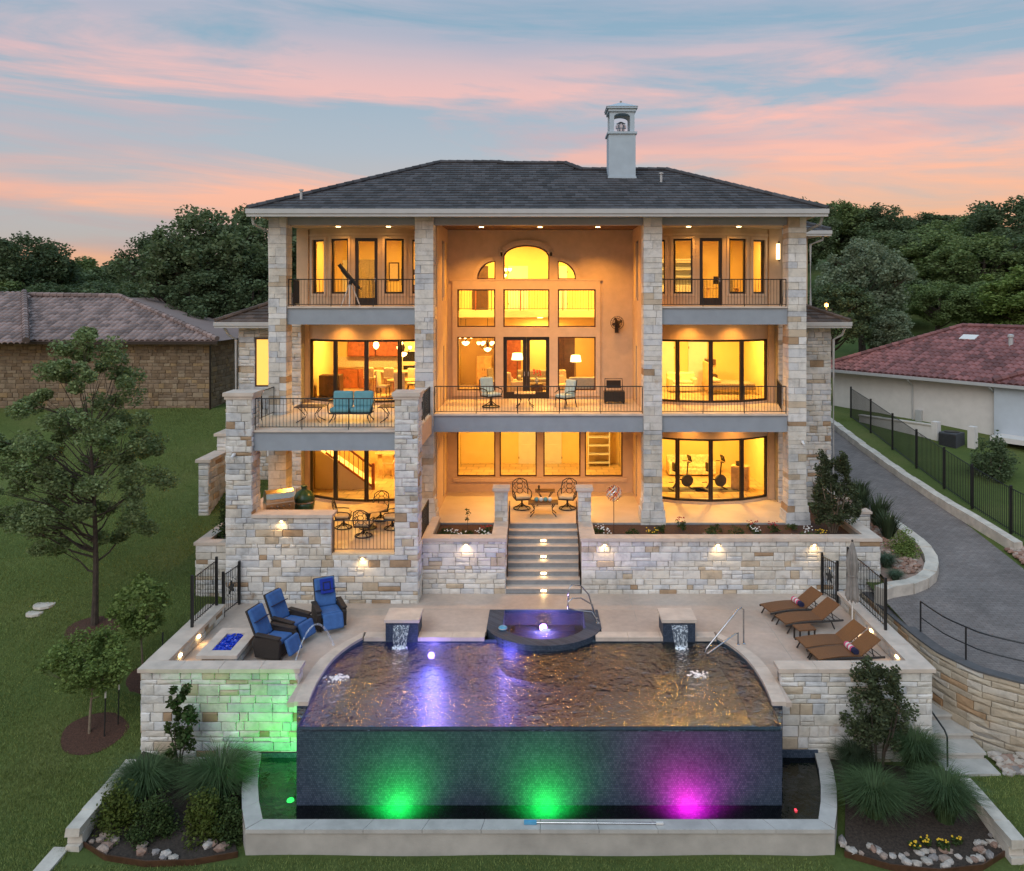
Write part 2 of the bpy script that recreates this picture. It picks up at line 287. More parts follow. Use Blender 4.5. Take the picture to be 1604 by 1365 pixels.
# ---------------------------------------------------------------- builders
class MB:
    def __init__(s): s.v = []; s.f = []
    def add(s, vs, fs):
        o = len(s.v); s.v += [tuple(p) for p in vs]; s.f += [tuple(i + o for i in f) for f in fs]; return s
    def box(s, x0, x1, y0, y1, z0, z1, j=0.0):
        vs = [(x, y, z) for z in (z0, z1) for y in (y0, y1) for x in (x0, x1)]
        if j: vs = [tuple(c + random.uniform(-j, j) for c in p) for p in vs]
        return s.add(vs, [(0, 2, 3, 1), (4, 5, 7, 6), (0, 1, 5, 4), (2, 6, 7, 3), (0, 4, 6, 2), (1, 3, 7, 5)])
    def cbox(s, c, d, rz=0, rx=0, ry=0):
        m = Matrix.Translation(c) @ Matrix.Rotation(rz, 4, 'Z') @ Matrix.Rotation(ry, 4, 'Y') @ Matrix.Rotation(rx, 4, 'X')
        b = MB().box(-d[0] / 2, d[0] / 2, -d[1] / 2, d[1] / 2, -d[2] / 2, d[2] / 2); return s.add([m @ Vector(p) for p in b.v], b.f)
    def rbox(s, c, d, r=.04, rz=0, rx=0, ry=0, puff=0.0):
        """box with rounded (chamfered twice) edges"""
        bm = bmesh.new(); bmesh.ops.create_cube(bm, size=1)
        for v in bm.verts: v.co = Vector((v.co.x * d[0], v.co.y * d[1], v.co.z * d[2]))
        bmesh.ops.bevel(bm, geom=bm.edges[:], offset=min(r, min(d) * .45), segments=2, affect='EDGES', profile=.5)
        m = Matrix.Translation(c) @ Matrix.Rotation(rz, 4, 'Z') @ Matrix.Rotation(ry, 4, 'Y') @ Matrix.Rotation(rx, 4, 'X')
        bm.verts.index_update(); s.add([m @ v.co for v in bm.verts], [[v.index for v in f.verts] for f in bm.faces]); bm.free(); return s
    def prism(s, poly, z0, z1):
        n = len(poly); a = sum(poly[i][0] * poly[(i + 1) % n][1] - poly[(i + 1) % n][0] * poly[i][1] for i in range(n))
        if a < 0: poly = poly[::-1]
        vs = [(x, y, z0) for x, y in poly] + [(x, y, z1) for x, y in poly]
        return s.add(vs, [tuple(range(n))[::-1], tuple(range(n, 2 * n))] + [(i, (i + 1) % n, n + (i + 1) % n, n + i) for i in range(n)])
    def quad(s, a, b, c, d): return s.add([a, b, c, d], [(0, 1, 2, 3)])
    def tube(s, pts, r, n=6, closed=False, caps=True):
        pts = [Vector(p) for p in pts]; rs = r if isinstance(r, (list, tuple)) else [r] * len(pts); o = len(s.v); k = len(pts); up = None
        for i, p in enumerate(pts):
            a = pts[(i - 1) % k] if (closed or i > 0) else p; b = pts[(i + 1) % k] if (closed or i < k - 1) else p
            t = (b - a).normalized()
            if up is None: up = Vector((0, 0, 1)) if abs(t.z) < .9 else Vector((1, 0, 0))
            u = t.cross(up); u = u.normalized() if u.length > 1e-5 else t.orthogonal().normalized(); w = t.cross(u).normalized(); up = -w if False else up
            for q in range(n):
                an = 2 * math.pi * q / n; s.v.append(tuple(p + (u * math.cos(an) + w * math.sin(an)) * rs[i]))
        for i in range(k if closed else k - 1):
            for q in range(n):
                a = o + i * n + q; b = o + i * n + (q + 1) % n; c = o + ((i + 1) % k) * n + (q + 1) % n; d = o + ((i + 1) % k) * n + q; s.f.append((a, b, c, d))
        if caps and not closed: s.f.append(tuple(o + q for q in range(n))[::-1]); s.f.append(tuple(o + (k - 1) * n + q for q in range(n)))
        return s
    def lathe(s, prof, c=(0, 0, 0), n=16):
        o = len(s.v)
        for r, z in prof:
            for q in range(n):
                an = 2 * math.pi * q / n; s.v.append((c[0] + r * math.cos(an), c[1] + r * math.sin(an), c[2] + z))
        for i in range(len(prof) - 1):
            for q in range(n): s.f.append((o + i * n + q, o + i * n + (q + 1) % n, o + (i + 1) * n + (q + 1) % n, o + (i + 1) * n + q))
        s.f.append(tuple(o + q for q in range(n))[::-1]); s.f.append(tuple(o + (len(prof) - 1) * n + q for q in range(n))); return s
    def build(s, name, mat, parent=None, smooth=False, kind=None, label=None):
        me = bpy.data.meshes.new(name); me.from_pydata(s.v, [], s.f); me.update()
        return mkobj(name, me, mat, parent, smooth, kind, label)
def mkobj(name, me, mat, parent=None, smooth=False, kind=None, label=None):
    if mat and not me.materials: me.materials.append(M[mat])
    if smooth: me.shade_smooth()
    o = bpy.data.objects.new(name, me); COL.objects.link(o)
    if parent is not None:
        o.parent = parent
        if parent.type == 'EMPTY' and parent.get('_w', 0): o.location = -parent.location
    if kind: o['kind'] = kind
    if label: o['label'] = label
    return o
def thing(name, label, cat, loc=(0, 0, 0), rz=0, group=None, world=False):
    o = bpy.data.objects.new(name, None); COL.objects.link(o); o.location = loc; o.rotation_euler = (0, 0, rz); o.empty_display_size = .2
    o['label'] = label; o['category'] = cat
    if group: o['group'] = group
    if world: o['_w'] = 1
    return o
def tag(o, label, cat, group=None):
    o['label'] = label; o['category'] = cat
    if group: o['group'] = group
    return o
def dup(root, loc, rz=0, label=None, scale=None):
    r = root.copy(); COL.objects.link(r); r.location = loc; r.rotation_euler = (0, 0, rz)
    if scale: r.scale = (scale,) * 3
    if label: r['label'] = label
    for ch in list(root.children):
        c = ch.copy(); COL.objects.link(c); c.parent = r
        for g in list(ch.children):
            d = g.copy(); COL.objects.link(d); d.parent = c
    return r
def light(kind, loc, power, color=(1, .60, .22), size=.3, rot=None, spot=None, blend=.6, parent=None, name='lamp_light'):
    l = bpy.data.lights.new(name, kind); l.energy = power; l.color = color
    if kind == 'AREA': l.shape = 'DISK'; l.size = size
    elif kind in ('POINT', 'SPOT'): l.shadow_soft_size = size
    if kind == 'SPOT': l.spot_size = R(spot or 90); l.spot_blend = blend
    o = bpy.data.objects.new(name, l); COL.objects.link(o); o.location = loc
    if rot: o.rotation_euler = rot
    if parent is not None:
        o.parent = parent
        if parent.get('_w', 0): o.location = Vector(loc) - parent.location
    return o
def fastmesh(name, V, F):
    me = bpy.data.meshes.new(name); V = np.asarray(V, np.float32); F = np.asarray(F, np.int32); k = F.shape[1]
    me.vertices.add(len(V)); me.vertices.foreach_set('co', V.ravel()); me.loops.add(F.size); me.loops.foreach_set('vertex_index', F.ravel())
    me.polygons.add(len(F)); me.polygons.foreach_set('loop_start', np.arange(0, F.size, k, dtype=np.int32)); me.update(calc_edges=True); me.validate(); return me
# pixel of the photograph -> point on the plane z or at depth Y (used only to read off measurements)
def PZ(x, y, z=0.0):
    Y = (CZ - z) * 1262 / (y - 460); return ((x - 846) * Y / 1262, Y)
def PX(x, Y): return (x - 846) * Y / 1262
def PH(y, Y): return CZ - (y - 460) * Y / 1262
# ---------------------------------------------------------------- stone work
def ashlar(W, H, hs=(.12, .16, .20, .24, .29), wmin=.19, wmax=.68):
    """irregular ashlar: courses of mixed height, some stones split in two or spanning"""
    out = []; z = 0.0
    while z < H - 1e-3:
        h = random.choice(hs)
        if H - z - h < .10: h = H - z
        u = 0.0
        while u < W - 1e-3:
            w = random.uniform(wmin, wmax) * (.8 + h)
            if W - u - w < wmin * .6: w = W - u
            if h > .24 and random.random() < .30:
                k = h * random.uniform(.4, .6); out += [(u, u + w, z, z + k), (u, u + w, z + k, z + h)]
            else: out.append((u, u + w, z, z + h))
            u += w
        z += h
    return out
def stone(u0, u1, v0, v1, fn, depth=.12, gap=.011, prot=None):
    """one rough-faced stone; fn(u, v, n) -> world"""
    p = random.uniform(.0, .030) if prot is None else prot
    u0 += gap / 2; u1 -= gap / 2; v0 += gap / 2; v1 -= gap / 2; c = min(.018, (u1 - u0) * .2, (v1 - v0) * .2); j = .006
    def r(): return random.uniform(-j, j)
    back = [(u0, v0, -depth), (u1, v0, -depth), (u1, v1, -depth), (u0, v1, -depth)]
    edge = [(u0 + r(), v0 + r(), p - .014), (u1 + r(), v0 + r(), p - .014), (u1 + r(), v1 + r(), p - .014), (u0 + r(), v1 + r(), p - .014)]
    fr = [(u0 + c + r(), v0 + c + r(), p + r() * 1.6), (u1 - c + r(), v0 + c + r(), p + r() * 1.6), (u1 - c + r(), v1 - c + r(), p + r() * 1.6), (u0 + c + r(), v1 - c + r(), p + r() * 1.6)]
    mid = [((u0 + u1) / 2 + r() * 3, (v0 + v1) / 2 + r() * 2, p + random.uniform(.002, .014))]
    vs = [fn(*q) for q in back + edge + fr + mid]
    fs = [(0, 1, 5, 4), (1, 2, 6, 5), (2, 3, 7, 6), (3, 0, 4, 7), (4, 5, 9, 8), (5, 6, 10, 9), (6, 7, 11, 10), (7, 4, 8, 11), (8, 9, 12), (9, 10, 12), (10, 11, 12), (11, 8, 12)]
    return vs, fs
def stone_face(parent, O, U, Nn, W, H, single=True, mat='limestone', clip=None, hs=(.12, .16, .20, .24, .29), wmin=.19, wmax=.68, fn=None, name='stone'):
    O = Vector(O); U = Vector(U).normalized(); Nn = Vector(Nn).normalized()
    f = fn or (lambda u, v, n: O + U * u + Vector((0, 0, v)) + Nn * n)
    joint = MB()
    for (u0, u1, v0, v1) in ashlar(W, H, hs, wmin, wmax):
        rects = [(u0, u1, v0, v1)]
        if clip: rects = clip(u0, u1, v0, v1)
        for q in rects:
            if q[1] - q[0] < .05 or q[3] - q[2] < .04: continue
            vs, fs = stone(*q, f)
            if single: MB().add(vs, fs).build(name, mat, parent)
            else: joint.add(vs, fs)
    if not single and joint.v: joint.build(name, mat, parent, kind='stuff')
# ================================================================ terrain
def sm(a, b, x): t = min(1, max(0, (x - a) / (b - a))); return t * t * (3 - 2 * t)
def back_z(X, Y):
    base = 4.3 - 1.3 * sm(-12, 14, X)
    return base + .06 * max(0, min(Y, 60) - 46) + .125 * max(0, Y - 52) * (.55 + .75 * sm(-20, 60, X)) * (1 if Y < 130 else 130 / Y)
def left_z(Y): return -2.35 if Y < 19 else (-2.35 + .302 * (Y - 19) if Y < 41 else 4.3)
def drive_z(Y): return 0.0 if Y < 24 else .13 * (Y - 24)
def low_z(X, Y):
    zl = left_z(Y) if Y < 46 else back_z(X, Y)
    if Y < 14: zl = -2.35 - .05 * (14 - Y)
    k = sm(-10.25, -9.2, X); zi = -2.35 if Y < 20 else -2.6
    if Y < 18: zi = zl
    if Y >= 44: zi = -2.6 + (back_z(X, Y) + 2.6) * sm(44, 46, Y)
    if X > 6 and Y < 24: zi = -2.35 + .35 * sm(17.5, 20.3, Y)
    return zl * (1 - k) + zi * k
def grid_sheet(name, xs, ys, fn, mat):
    V = [(x, y, fn(x, y)) for y in ys for x in xs]; nx = len(xs)
    F = [(j * nx + i, j * nx + i + 1, (j + 1) * nx + i + 1, (j + 1) * nx + i) for j in range(len(ys) - 1) for i in range(nx - 1)]
    o = mkobj(name, fastmesh(name, V, F), mat, smooth=True); o['kind'] = 'structure'; return o
xs = list(np.arange(-420, -40, 20)) + list(np.arange(-40, -12, 1.0)) + list(np.arange(-12, 20, .5)) + list(np.arange(20, 60, 2.0)) + list(np.arange(60, 440, 20))
ys = [-40, -10, 0, 6, 10, 12, 14] + list(np.arange(15, 47, .5)) + list(np.arange(47, 140, 3.0)) + [160, 200, 300, 450, 700, 1000]
grid_sheet('ground', xs, ys, lambda x, y: low_z(x, y) + .04 * math.sin(x * 1.3 + y) * math.sin(y * .9), 'lawn')
# upper ground on the right (drive level), held by the curved stone wall
CURVE = [(10.9, 27.2), (11.0, 25.2), (11.05, 23.8), (11.17, 22.7), (11.67, 21.56), (12.53, 20.86), (14.0, 20.25), (17, 19.75), (22, 19.4), (40, 19.0)]
def curve_pts(n=60):
    out = []
    for (a, b) in zip(CURVE[:-1], CURVE[1:]):
        for k in range(8): out.append((a[0] + (b[0] - a[0]) * k / 8, a[1] + (b[1] - a[1]) * k / 8))
    out.append(CURVE[-1])
    for _ in range(3):
        out = [out[0]] + [((out[i - 1][0] + 2 * out[i][0] + out[i + 1][0]) / 4, (out[i - 1][1] + 2 * out[i][1] + out[i + 1][1]) / 4) for i in range(1, len(out) - 1)] + [out[-1]]
    return out
CP = curve_pts()
def up_z(X, Y):
    z = drive_z(min(Y, 46)); z += .10 * sm(16.6, 17.2, X) + .35 * sm(18, 26, X)
    return z if Y < 46 else z + (back_z(X, Y) - z) * sm(46, 56, Y)
def strip_sheet(name, left, right, zfn, mat, nx=14, dz=0.0):
    V = []; F = []
    for (a, b) in zip(left, right):
        for i in range(nx):
            t = i / (nx - 1); x = a[0] + (b[0] - a[0]) * t; y = a[1] + (b[1] - a[1]) * t; V.append((x, y, zfn(x, y) + dz))
    for j in range(len(left) - 1):
        for i in range(nx - 1): F.append((j * nx + i, j * nx + i + 1, (j + 1) * nx + i + 1, (j + 1) * nx + i))
    o = mkobj(name, fastmesh(name, V, F), mat, smooth=True); o['kind'] = 'structure'; return o
ylist = [27.2 + i for i in range(0, 32)]
L = [(x + .12, y + .10) for x, y in CP[::-1]] + [(10.9, y) for y in ylist[1:]]
Rr = [(60, min(y - 0.0, 60)) for x, y in L]
strip_sheet('side_ground', L, Rr, up_z, 'lawn', 50, -.03)
# paved drive: from the curved wall up along the kerb
KERB = [(18.9, 22.0), (18.2, 26), (17.4, 29.3), (16.9, 33), (16.6, 37), (16.4, 41), (16.3, 46), (16.3, 58)]
def lerp_y(poly, y):
    for a, b in zip(poly[:-1], poly[1:]):
        if a[1] <= y <= b[1]: t = (y - a[1]) / (b[1] - a[1]); return a[0] + (b[0] - a[0]) * t
    return poly[0][0] if y < poly[0][1] else poly[-1][0]
ISL = [(11.4, 26.3), (12.15, 26.52), (12.75, 26.88), (13.2, 27.3), (13.55, 27.85), (13.8, 28.45), (13.93, 29.1), (13.95, 29.8), (13.88, 30.6), (13.75, 31.5), (13.6, 32.5)]
dl, dr = [], []
for y in np.arange(19.0, 58, .5):
    xl = None
    if y <= 26.3:
        c = [p for p in CP if p[1] >= 19.0]; xl = min(c, key=lambda p: abs(p[1] - y))[0] + .12 if y > 19.3 else 30
    elif y < 32.5: xl = lerp_y(ISL, y)
    else: xl = 13.4
    xr = lerp_y(KERB, y) if y > 22 else 34
    dl.append((min(xl, xr - .3), y)); dr.append((xr, y))
strip_sheet('driveway', dl, dr, lambda x, y: drive_z(min(y, 46)) + (0 if y < 46 else .12 * (y - 46)), 'pavers', 12, .02)
def kerb(name, pts, w, h, zf, label):
    t = thing(name, label, 'kerb', (pts[0][0], pts[0][1], zf(*pts[0])), world=True)
    # resample into blocks
    P = [Vector((x, y, 0)) for x, y in pts]; seg = []; step = .75
    for a, b in zip(P[:-1], P[1:]):
        n = max(1, round((b - a).length / step)); seg += [a + (b - a) * i / n for i in range(n)]
    seg.append(P[-1])
    for a, b in zip(seg[:-1], seg[1:]):
        d = (b - a).normalized(); nrm = Vector((-d.y, d.x, 0)) * w / 2; g = d * .006
        za, zb = zf(a.x, a.y), zf(b.x, b.y); hh = h + random.uniform(-.02, .02)
        q = [a + g - nrm, b - g * 0 - nrm, b - g * 0 + nrm, a + g + nrm]; zz = [za, zb, zb, za]
        MB().add([(p.x, p.y, z - .3) for p, z in zip(q, zz)] + [(p.x + random.uniform(-.012, .012), p.y + random.uniform(-.012, .012), z + hh) for p, z in zip(q, zz)],
                 [(3, 2, 1, 0), (4, 5, 6, 7), (0, 1, 5, 4), (1, 2, 6, 5), (2, 3, 7, 6), (3, 0, 4, 7)]).build('kerb_block', 'kerb_stone', t)
kerb('stone_kerb', [p for p in KERB if p[1] > 27], .36, .32, lambda x, y: up_z(x, y), 'long pale stone kerb along the drive below the black fence')
kerb('stone_kerb', [(11.0, 26.1)] + ISL, .42, .34, lambda x, y: drive_z(y), 'curved pale stone kerb around the planted island beside the drive')
# curved retaining wall of the drive, courses of long stones
t = thing('retaining_wall', 'curved tan and rust stone retaining wall holding the paved drive', 'wall', (12.5, 20.9, -1.5), world=True)
cl = [0]
for a, b in zip(CP[:-1], CP[1:]): cl.append(cl[-1] + math.hypot(b[0] - a[0], b[1] - a[1]))
def cw(u, v, n):
    u = max(0, min(cl[-1] - 1e-4, u)); i = max(k for k in range(len(cl)) if cl[k] <= u); i = min(i, len(CP) - 2)
    a, b = CP[i], CP[i + 1]; f = (u - cl[i]) / (cl[i + 1] - cl[i]); d = Vector((b[0] - a[0], b[1] - a[1], 0)).normalized()
    nn = Vector((d.y, -d.x, 0)); return Vector((a[0] + (b[0] - a[0]) * f, a[1] + (b[1] - a[1]) * f, -2.4 + v)) + nn * (-n)
def cwf(u, v, n):
    p = cw(u, v, 0); q = cw(min(u + .05, cl[-1]), v, 0); d = (q - p); d.z = 0
    d = d.normalized() if d.length > 1e-6 else Vector((1, 0, 0)); return p + Vector((d.y, -d.x, 0)) * (n)
random.seed(3)
stone_face(t, (0, 0, 0), (1, 0, 0), (0, -1, 0), 17.0, 2.42, True, 'drive_stone', hs=(.16, .2, .24), wmin=.4, wmax=1.0, fn=cwf)
b = MB(); us = np.arange(0, 17.0, .25)
for u0, u1 in zip(us[:-1], us[1:]):
    A = [cwf(u0, 0, -.03), cwf(u1, 0, -.03), cwf(u1, 2.4, -.03), cwf(u0, 2.4, -.03)]; B = [cwf(u0, 0, -.3), cwf(u1, 0, -.3), cwf(u1, 2.4, -.3), cwf(u0, 2.4, -.3)]
    b.add(A + B, [(0, 1, 2, 3), (3, 2, 6, 7)])
b.build('wall_core', 'mortar', t)
c = MB()
for u0, u1 in zip(us[:-1], us[1:]):
    A = [cwf(u0, 2.424, .02), cwf(u1, 2.424, .02), cwf(u1, 2.47, .02), cwf(u0, 2.47, .02), cwf(u0, 2.424, -.32), cwf(u1, 2.424, -.32), cwf(u1, 2.47, -.32), cwf(u0, 2.47, -.32)]
    c.add(A, [(0, 1, 2, 3), (3, 2, 6, 7)])
c.build('wall_edge', 'asphalt', t)
# low black handrail along the drive edge
t = thing('drive_handrail', 'low curved black two-bar handrail on the drive edge', 'railing', (11.3, 23.4, 0), world=True)
hp = [cwf(u, 2.45, -.3) for u in np.arange(3.2, 15.5, .4)]
MB().tube([p + Vector((0, 0, .92)) for p in hp], .022).build('top_rail', 'black_iron', t); MB().tube([p + Vector((0, 0, .45)) for p in hp], .018).build('mid_rail', 'black_iron', t)
for p in hp[::5]: MB().tube([p, p + Vector((0, 0, .92))], .024).build('post', 'black_iron', t)
# ================================================================ house
Z1, Z2, Z3 = 1.62, 5.63, 9.65; YF = 30.0; YB = 34.6
house = thing('house', 'three-storey limestone and stucco house with lit windows and dark tiled roof', 'house', (0, 30, Z1), world=True)
def H(mb, name, mat, par=None, **k): return mb.build(name, mat, par or house, **k)
flat = lambda u, n, z: (u, YB - n, z)
def wall_open(mb, u0, u1, z0, z1, opens, fn, th=.2, du=None):
    opens = [o for o in opens if o[2] < z1 - 1e-4 and o[3] > z0 + 1e-4 and o[0] < u1 and o[1] > u0]
    us = {u0, u1}; zs = {z0, z1}
    for o in opens: us |= {o[0], o[1]}; zs |= {max(z0, o[2]), min(z1, o[3])}
    us = sorted(us); zs = sorted(zs)
    if du:
        full = []
        for a, b in zip(us[:-1], us[1:]): k = max(1, math.ceil((b - a) / du)); full += [a + (b - a) * i / k for i in range(k)]
        us = full + [us[-1]]
    for a, b in zip(us[:-1], us[1:]):
        run = None
        for c, d in zip(zs[:-1], zs[1:]):
            um, zm = (a + b) / 2, (c + d) / 2; hole = any(o[0] < um < o[1] and o[2] < zm < o[3] for o in opens)
            if not hole: run = (run[0], d) if run else (c, d)
            if (hole or d == zs[-1]) and run:
                c0, d0 = run; run = None
                mb.add([fn(a, 0, c0), fn(b, 0, c0), fn(b, 0, d0), fn(a, 0, d0), fn(a, -th, c0), fn(b, -th, c0), fn(b, -th, d0), fn(a, -th, d0)],
                       [(0, 1, 2, 3), (5, 4, 7, 6), (0, 4, 5, 1), (3, 2, 6, 7), (0, 3, 7, 4), (1, 5, 6, 2)])
def frame_bars(mb, rects, fn, n0, n1):
    for (a, b, c, d) in rects:
        mb.add([fn(a, n1, c), fn(b, n1, c), fn(b, n1, d), fn(a, n1, d), fn(a, n0, c), fn(b, n0, c), fn(b, n0, d), fn(a, n0, d)], [(0, 1, 2, 3), (5, 4, 7, 6), (0, 4, 5, 1), (3, 2, 6, 7), (0, 3, 7, 4), (1, 5, 6, 2)])
def window(fn, u0, u1, z0, z1, fw=.06, mat='window_frame', name='window', rail=None, par=None, n=-.08):
    mb = MB(); bars = [(u0, u0 + fw, z0, z1), (u1 - fw, u1, z0, z1), (u0 + fw, u1 - fw, z0, z0 + (rail or fw)), (u0 + fw, u1 - fw, z1 - fw, z1)]
    frame_bars(mb, bars, fn, n - .05, n + .03); w = H(mb, name, mat, par)
    a, b, c, d = u0 + fw, u1 - fw, z0 + (rail or fw), z1 - fw
    MB().quad(fn(a, n - .01, c), fn(b, n - .01, c), fn(b, n - .01, d), fn(a, n - .01, d)).build('pane', 'glass', w); return w
def bow(cx, Rr=4.15, front=32.6):
    def f(u, n, z): a = u / Rr; return (cx + (Rr + n) * math.sin(a), front + Rr - (Rr + n) * math.cos(a), z)
    return f
UM = 2.78; XC = {-1: -7.04, 1: 6.92}
random.seed(11)
# --- columns of stacked limestone
def column(x0, x1, y0, y1, z0, z1, flare=True):
    c = H(MB().box(x0 + .03, x1 - .03, y0 + .03, y1 - .03, z0, z1), 'column', 'mortar'); z = z0
    while z < z1 - .01:
        h = random.choice((.16, .2, .24, .28, .32)); h = h if z + h < z1 - .12 else z1 - z
        e = .12 * (1 - sm(z0 + .1, z0 + 1.1, z)) if flare else 0
        a, b = x0 - e, x1 + e; k = random.choice((1, 2, 2)) if h > .2 else random.choice((1, 1, 2))
        cuts = [a, b] if k == 1 else [a, a + (b - a) * random.uniform(.3, .7), b]
        for p, q in zip(cuts[:-1], cuts[1:]):
            s = random.uniform(0, .016); MB().box(p + .006, q - .006, y0 - s - e, y1 + s, z + .006, z + h - .006, .006).build('stone', 'limestone', c)
        z += h
    return c
for (a, b) in ((-10.12, -9.45), (-4.67, -3.97), (3.85, 4.55), (9.24, 9.92)): column(a, b, 30.0, 30.7, 1.45, 13.0)
# --- slabs, beams and floors
for sgn, (a, b) in ((-1, (-9.45, -4.67)), (1, (4.55, 9.24))):
    for zt in (Z2, Z3):
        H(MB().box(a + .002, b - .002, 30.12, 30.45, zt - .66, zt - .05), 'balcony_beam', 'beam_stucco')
        H(MB().box(a + .003, b - .003, 30.06, 30.6, zt - .049, zt + .012), 'balcony_edge', 'coping')
    x0, x1 = (-10.0, -3.97) if sgn < 0 else (3.97, 9.9)
    for zt in (Z2, Z3): H(MB().box(x0, x1, 30.46, 38.9, zt - .5, zt), 'floor_slab', 'travertine')
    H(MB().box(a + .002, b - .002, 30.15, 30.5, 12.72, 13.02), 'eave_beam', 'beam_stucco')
    H(MB().box(x0, x1, 30.51, 38.9, 12.82, 12.95), 'porch_ceiling', 'soffit')
H(MB().box(-3.968, 3.848, 30.12, 30.45, Z2 - .66, Z2 - .05), 'balcony_beam', 'beam_stucco'); H(MB().box(-3.968, 3.848, 30.06, 30.6, Z2 - .049, Z2 + .012), 'balcony_edge', 'coping')
H(MB().box(-3.968, 3.968, 30.46, 40.4, Z2 - .5, Z2), 'floor_slab', 'travertine')
H(MB().box(-3.968, 3.848, 30.15, 30.5, 12.72, 13.02), 'eave_beam', 'beam_stucco')
H(MB().box(-3.968, 3.968, 30.51, 34.58, 12.87, 12.95), 'porch_ceiling', 'soffit_wood'); H(MB().box(-3.968, 3.968, 34.6, 40.4, 12.87, 12.95), 'room_ceiling', 'room_ceiling')
H(MB().box(-10.0, 9.9, 30.0, 40.4, 1.2, Z1), 'patio_floor', 'travertine')
# --- wing facades (bowed)
for sgn in (-1, 1):
    cx = XC[sgn]; f = bow(cx); lo, hi = cx - 2.58, cx + 2.58
    xin = sgn * 3.97; xout = -10.1 if sgn < 0 else 10.0
    wl_, wr_ = (xout, lo) if sgn < 0 else (xin, lo); vl_, vr_ = (hi, xin) if sgn < 0 else (hi, xout)
    for (z0, z1, lev) in ((Z1, 4.97, 0), (Z2, 8.99, 1), (Z3, 12.82, 2)):
        mb = MB()
        if lev < 2: op = [(-UM + .02, UM - .02, z0 + .08, 4.25 if lev == 0 else 8.27)]
        else:
            op = [(-.46, .46, z0 + .02, 12.40)]
            for q in (-1, 1): op += [tuple(sorted((q * .74, q * 1.52))) + (10.14, 12.38), tuple(sorted((q * 1.86, q * 2.54))) + (10.14, 12.36)]
        wall_open(mb, -UM, UM, z0, z1, op, f, .22, .28)
        mb.box(wl_, wr_, 33.41, 33.6, z0, z1); mb.box(vl_, vr_, 33.41, 33.6, z0, z1)
        H(mb, 'wall', 'stucco')
        if lev < 2:
            ztop = op[0][3]; k = [-UM + .03, -1.36, 0, 1.36, UM - .03]
            for a, b in zip(k[:-1], k[1:]): window(f, a + .004, b - .004, z0 + .09, ztop - .004, .085, 'bronze', 'sliding_door', par=None)
        else:
            for o in op[1:]:
                w = window(f, o[0] + .002, o[1] - .002, o[2] + .002, o[3] - .002, .075, 'bronze')
                mb2 = MB(); frame_bars(mb2, [(o[0] - .1, o[0], o[2] - .1, o[3] + .1), (o[1], o[1] + .1, o[2] - .1, o[3] + .1), (o[0], o[1], o[3], o[3] + .1), (o[0], o[1], o[2] - .1, o[2])], f, 0.002, .035); mb2.build('casing', 'trim_stucco', w)
            d = window(f, -.458, .458, z0 + .022, 12.398, .13, 'bronze', 'balcony_door', rail=.30)
            MB().cbox(f(.36, -.03, z0 + 1.05), (.03, .05, .16)).build('handle', 'steel', d)
        # string band above the openings
        if lev == 2: mb3 = MB(); wall_open(mb3, -UM, UM, 12.52, 12.60, [], lambda u, n, z: f(u, n + .04, z), .038, .28); H(mb3, 'band', 'trim_stucco')
    # pilaster towards the middle bay + recess side wall
    xa, xb = (-4.32, -3.97) if sgn < 0 else (3.97, 4.32)
    op = [(32.55, 34.2, 9.85, 12.3), (33.0, 34.0, 5.75, 8.0), (33.0, 34.0, 1.75, 4.3)]
    side = (lambda u, n, z: (-3.965 - (-n), u, z)) if sgn < 0 else (lambda u, n, z: (3.965 + (-n), u, z))
    for (z0, z1) in ((Z1, 4.97), (Z2, 12.87)):
        mb = MB(); wall_open(mb, 31.0, YB, z0, z1, op, side, .2); H(mb, 'side_wall', 'stucco')
    for o in op: window(side, o[0], o[1], o[2], o[3], .07, 'bronze', n=-.06)
    H(MB().box(min(xa, xb), max(xa, xb), 33.0, 33.4, Z3 + .003, 9.98), 'ledge', 'trim_stucco')
# outer stone piers beside the bays
stone_pier = lambda x0, x1, y, z0, z1: stone_face(H(MB().box(x0, x1, y + .03, y + .5, z0, z1), 'stone_pier', 'mortar'), (x0, y, z0), (1, 0, 0), (0, -1, 0), x1 - x0, z1 - z0, False, name='stones')
stone_pier(9.72, 10.3, 32.9, Z1, 8.99); stone_pier(-10.45, -9.75, 32.9, Z1, 8.99)
# --- central facade with arched window group
gx = dict(l=(-3.56, -1.92), c=(-1.58, .40), r=(.76, 2.39))
r3 = (5.98, 8.29); r2 = (8.70, 10.33); r1 = 10.76
op = [gx[k] + r2 for k in 'lcr'] + [gx['l'] + r3, gx['r'] + r3, gx['c'] + (Z2, 8.29)]
mb = MB(); wall_open(mb, -3.97, 3.97, Z2, r1, op, flat, .22)
AXC = -.59; RO = 1.47
def arch_c(x): u = (x - AXC) / .99; return 11.70 + .53 * math.sqrt(max(0, 1 - (u * .985) ** 2))          # centre light: low segmental head
def arch_l(x): return r1 + math.sqrt(max(0, .80 ** 2 - (x + 1.92) ** 2)) if x < -1.92 else r1
def quart(x0, x1, side):   # quarter-circle lights at the sides
    r = .79
    return (lambda x: r1 + r * math.sqrt(max(0, 1 - ((x - x1) / r) ** 2))) if side < 0 else (lambda x: r1 + r * math.sqrt(max(0, 1 - ((x - x0) / r) ** 2)))
ql, qr = quart(-2.71, -1.92, -1), quart(.76, 1.55, 1)
def top_edge(x):
    if -2.71 < x < -1.92: return ql(x)
    if -1.58 < x < .40: return arch_c(x)
    if .76 < x < 1.55: return qr(x)
    return r1
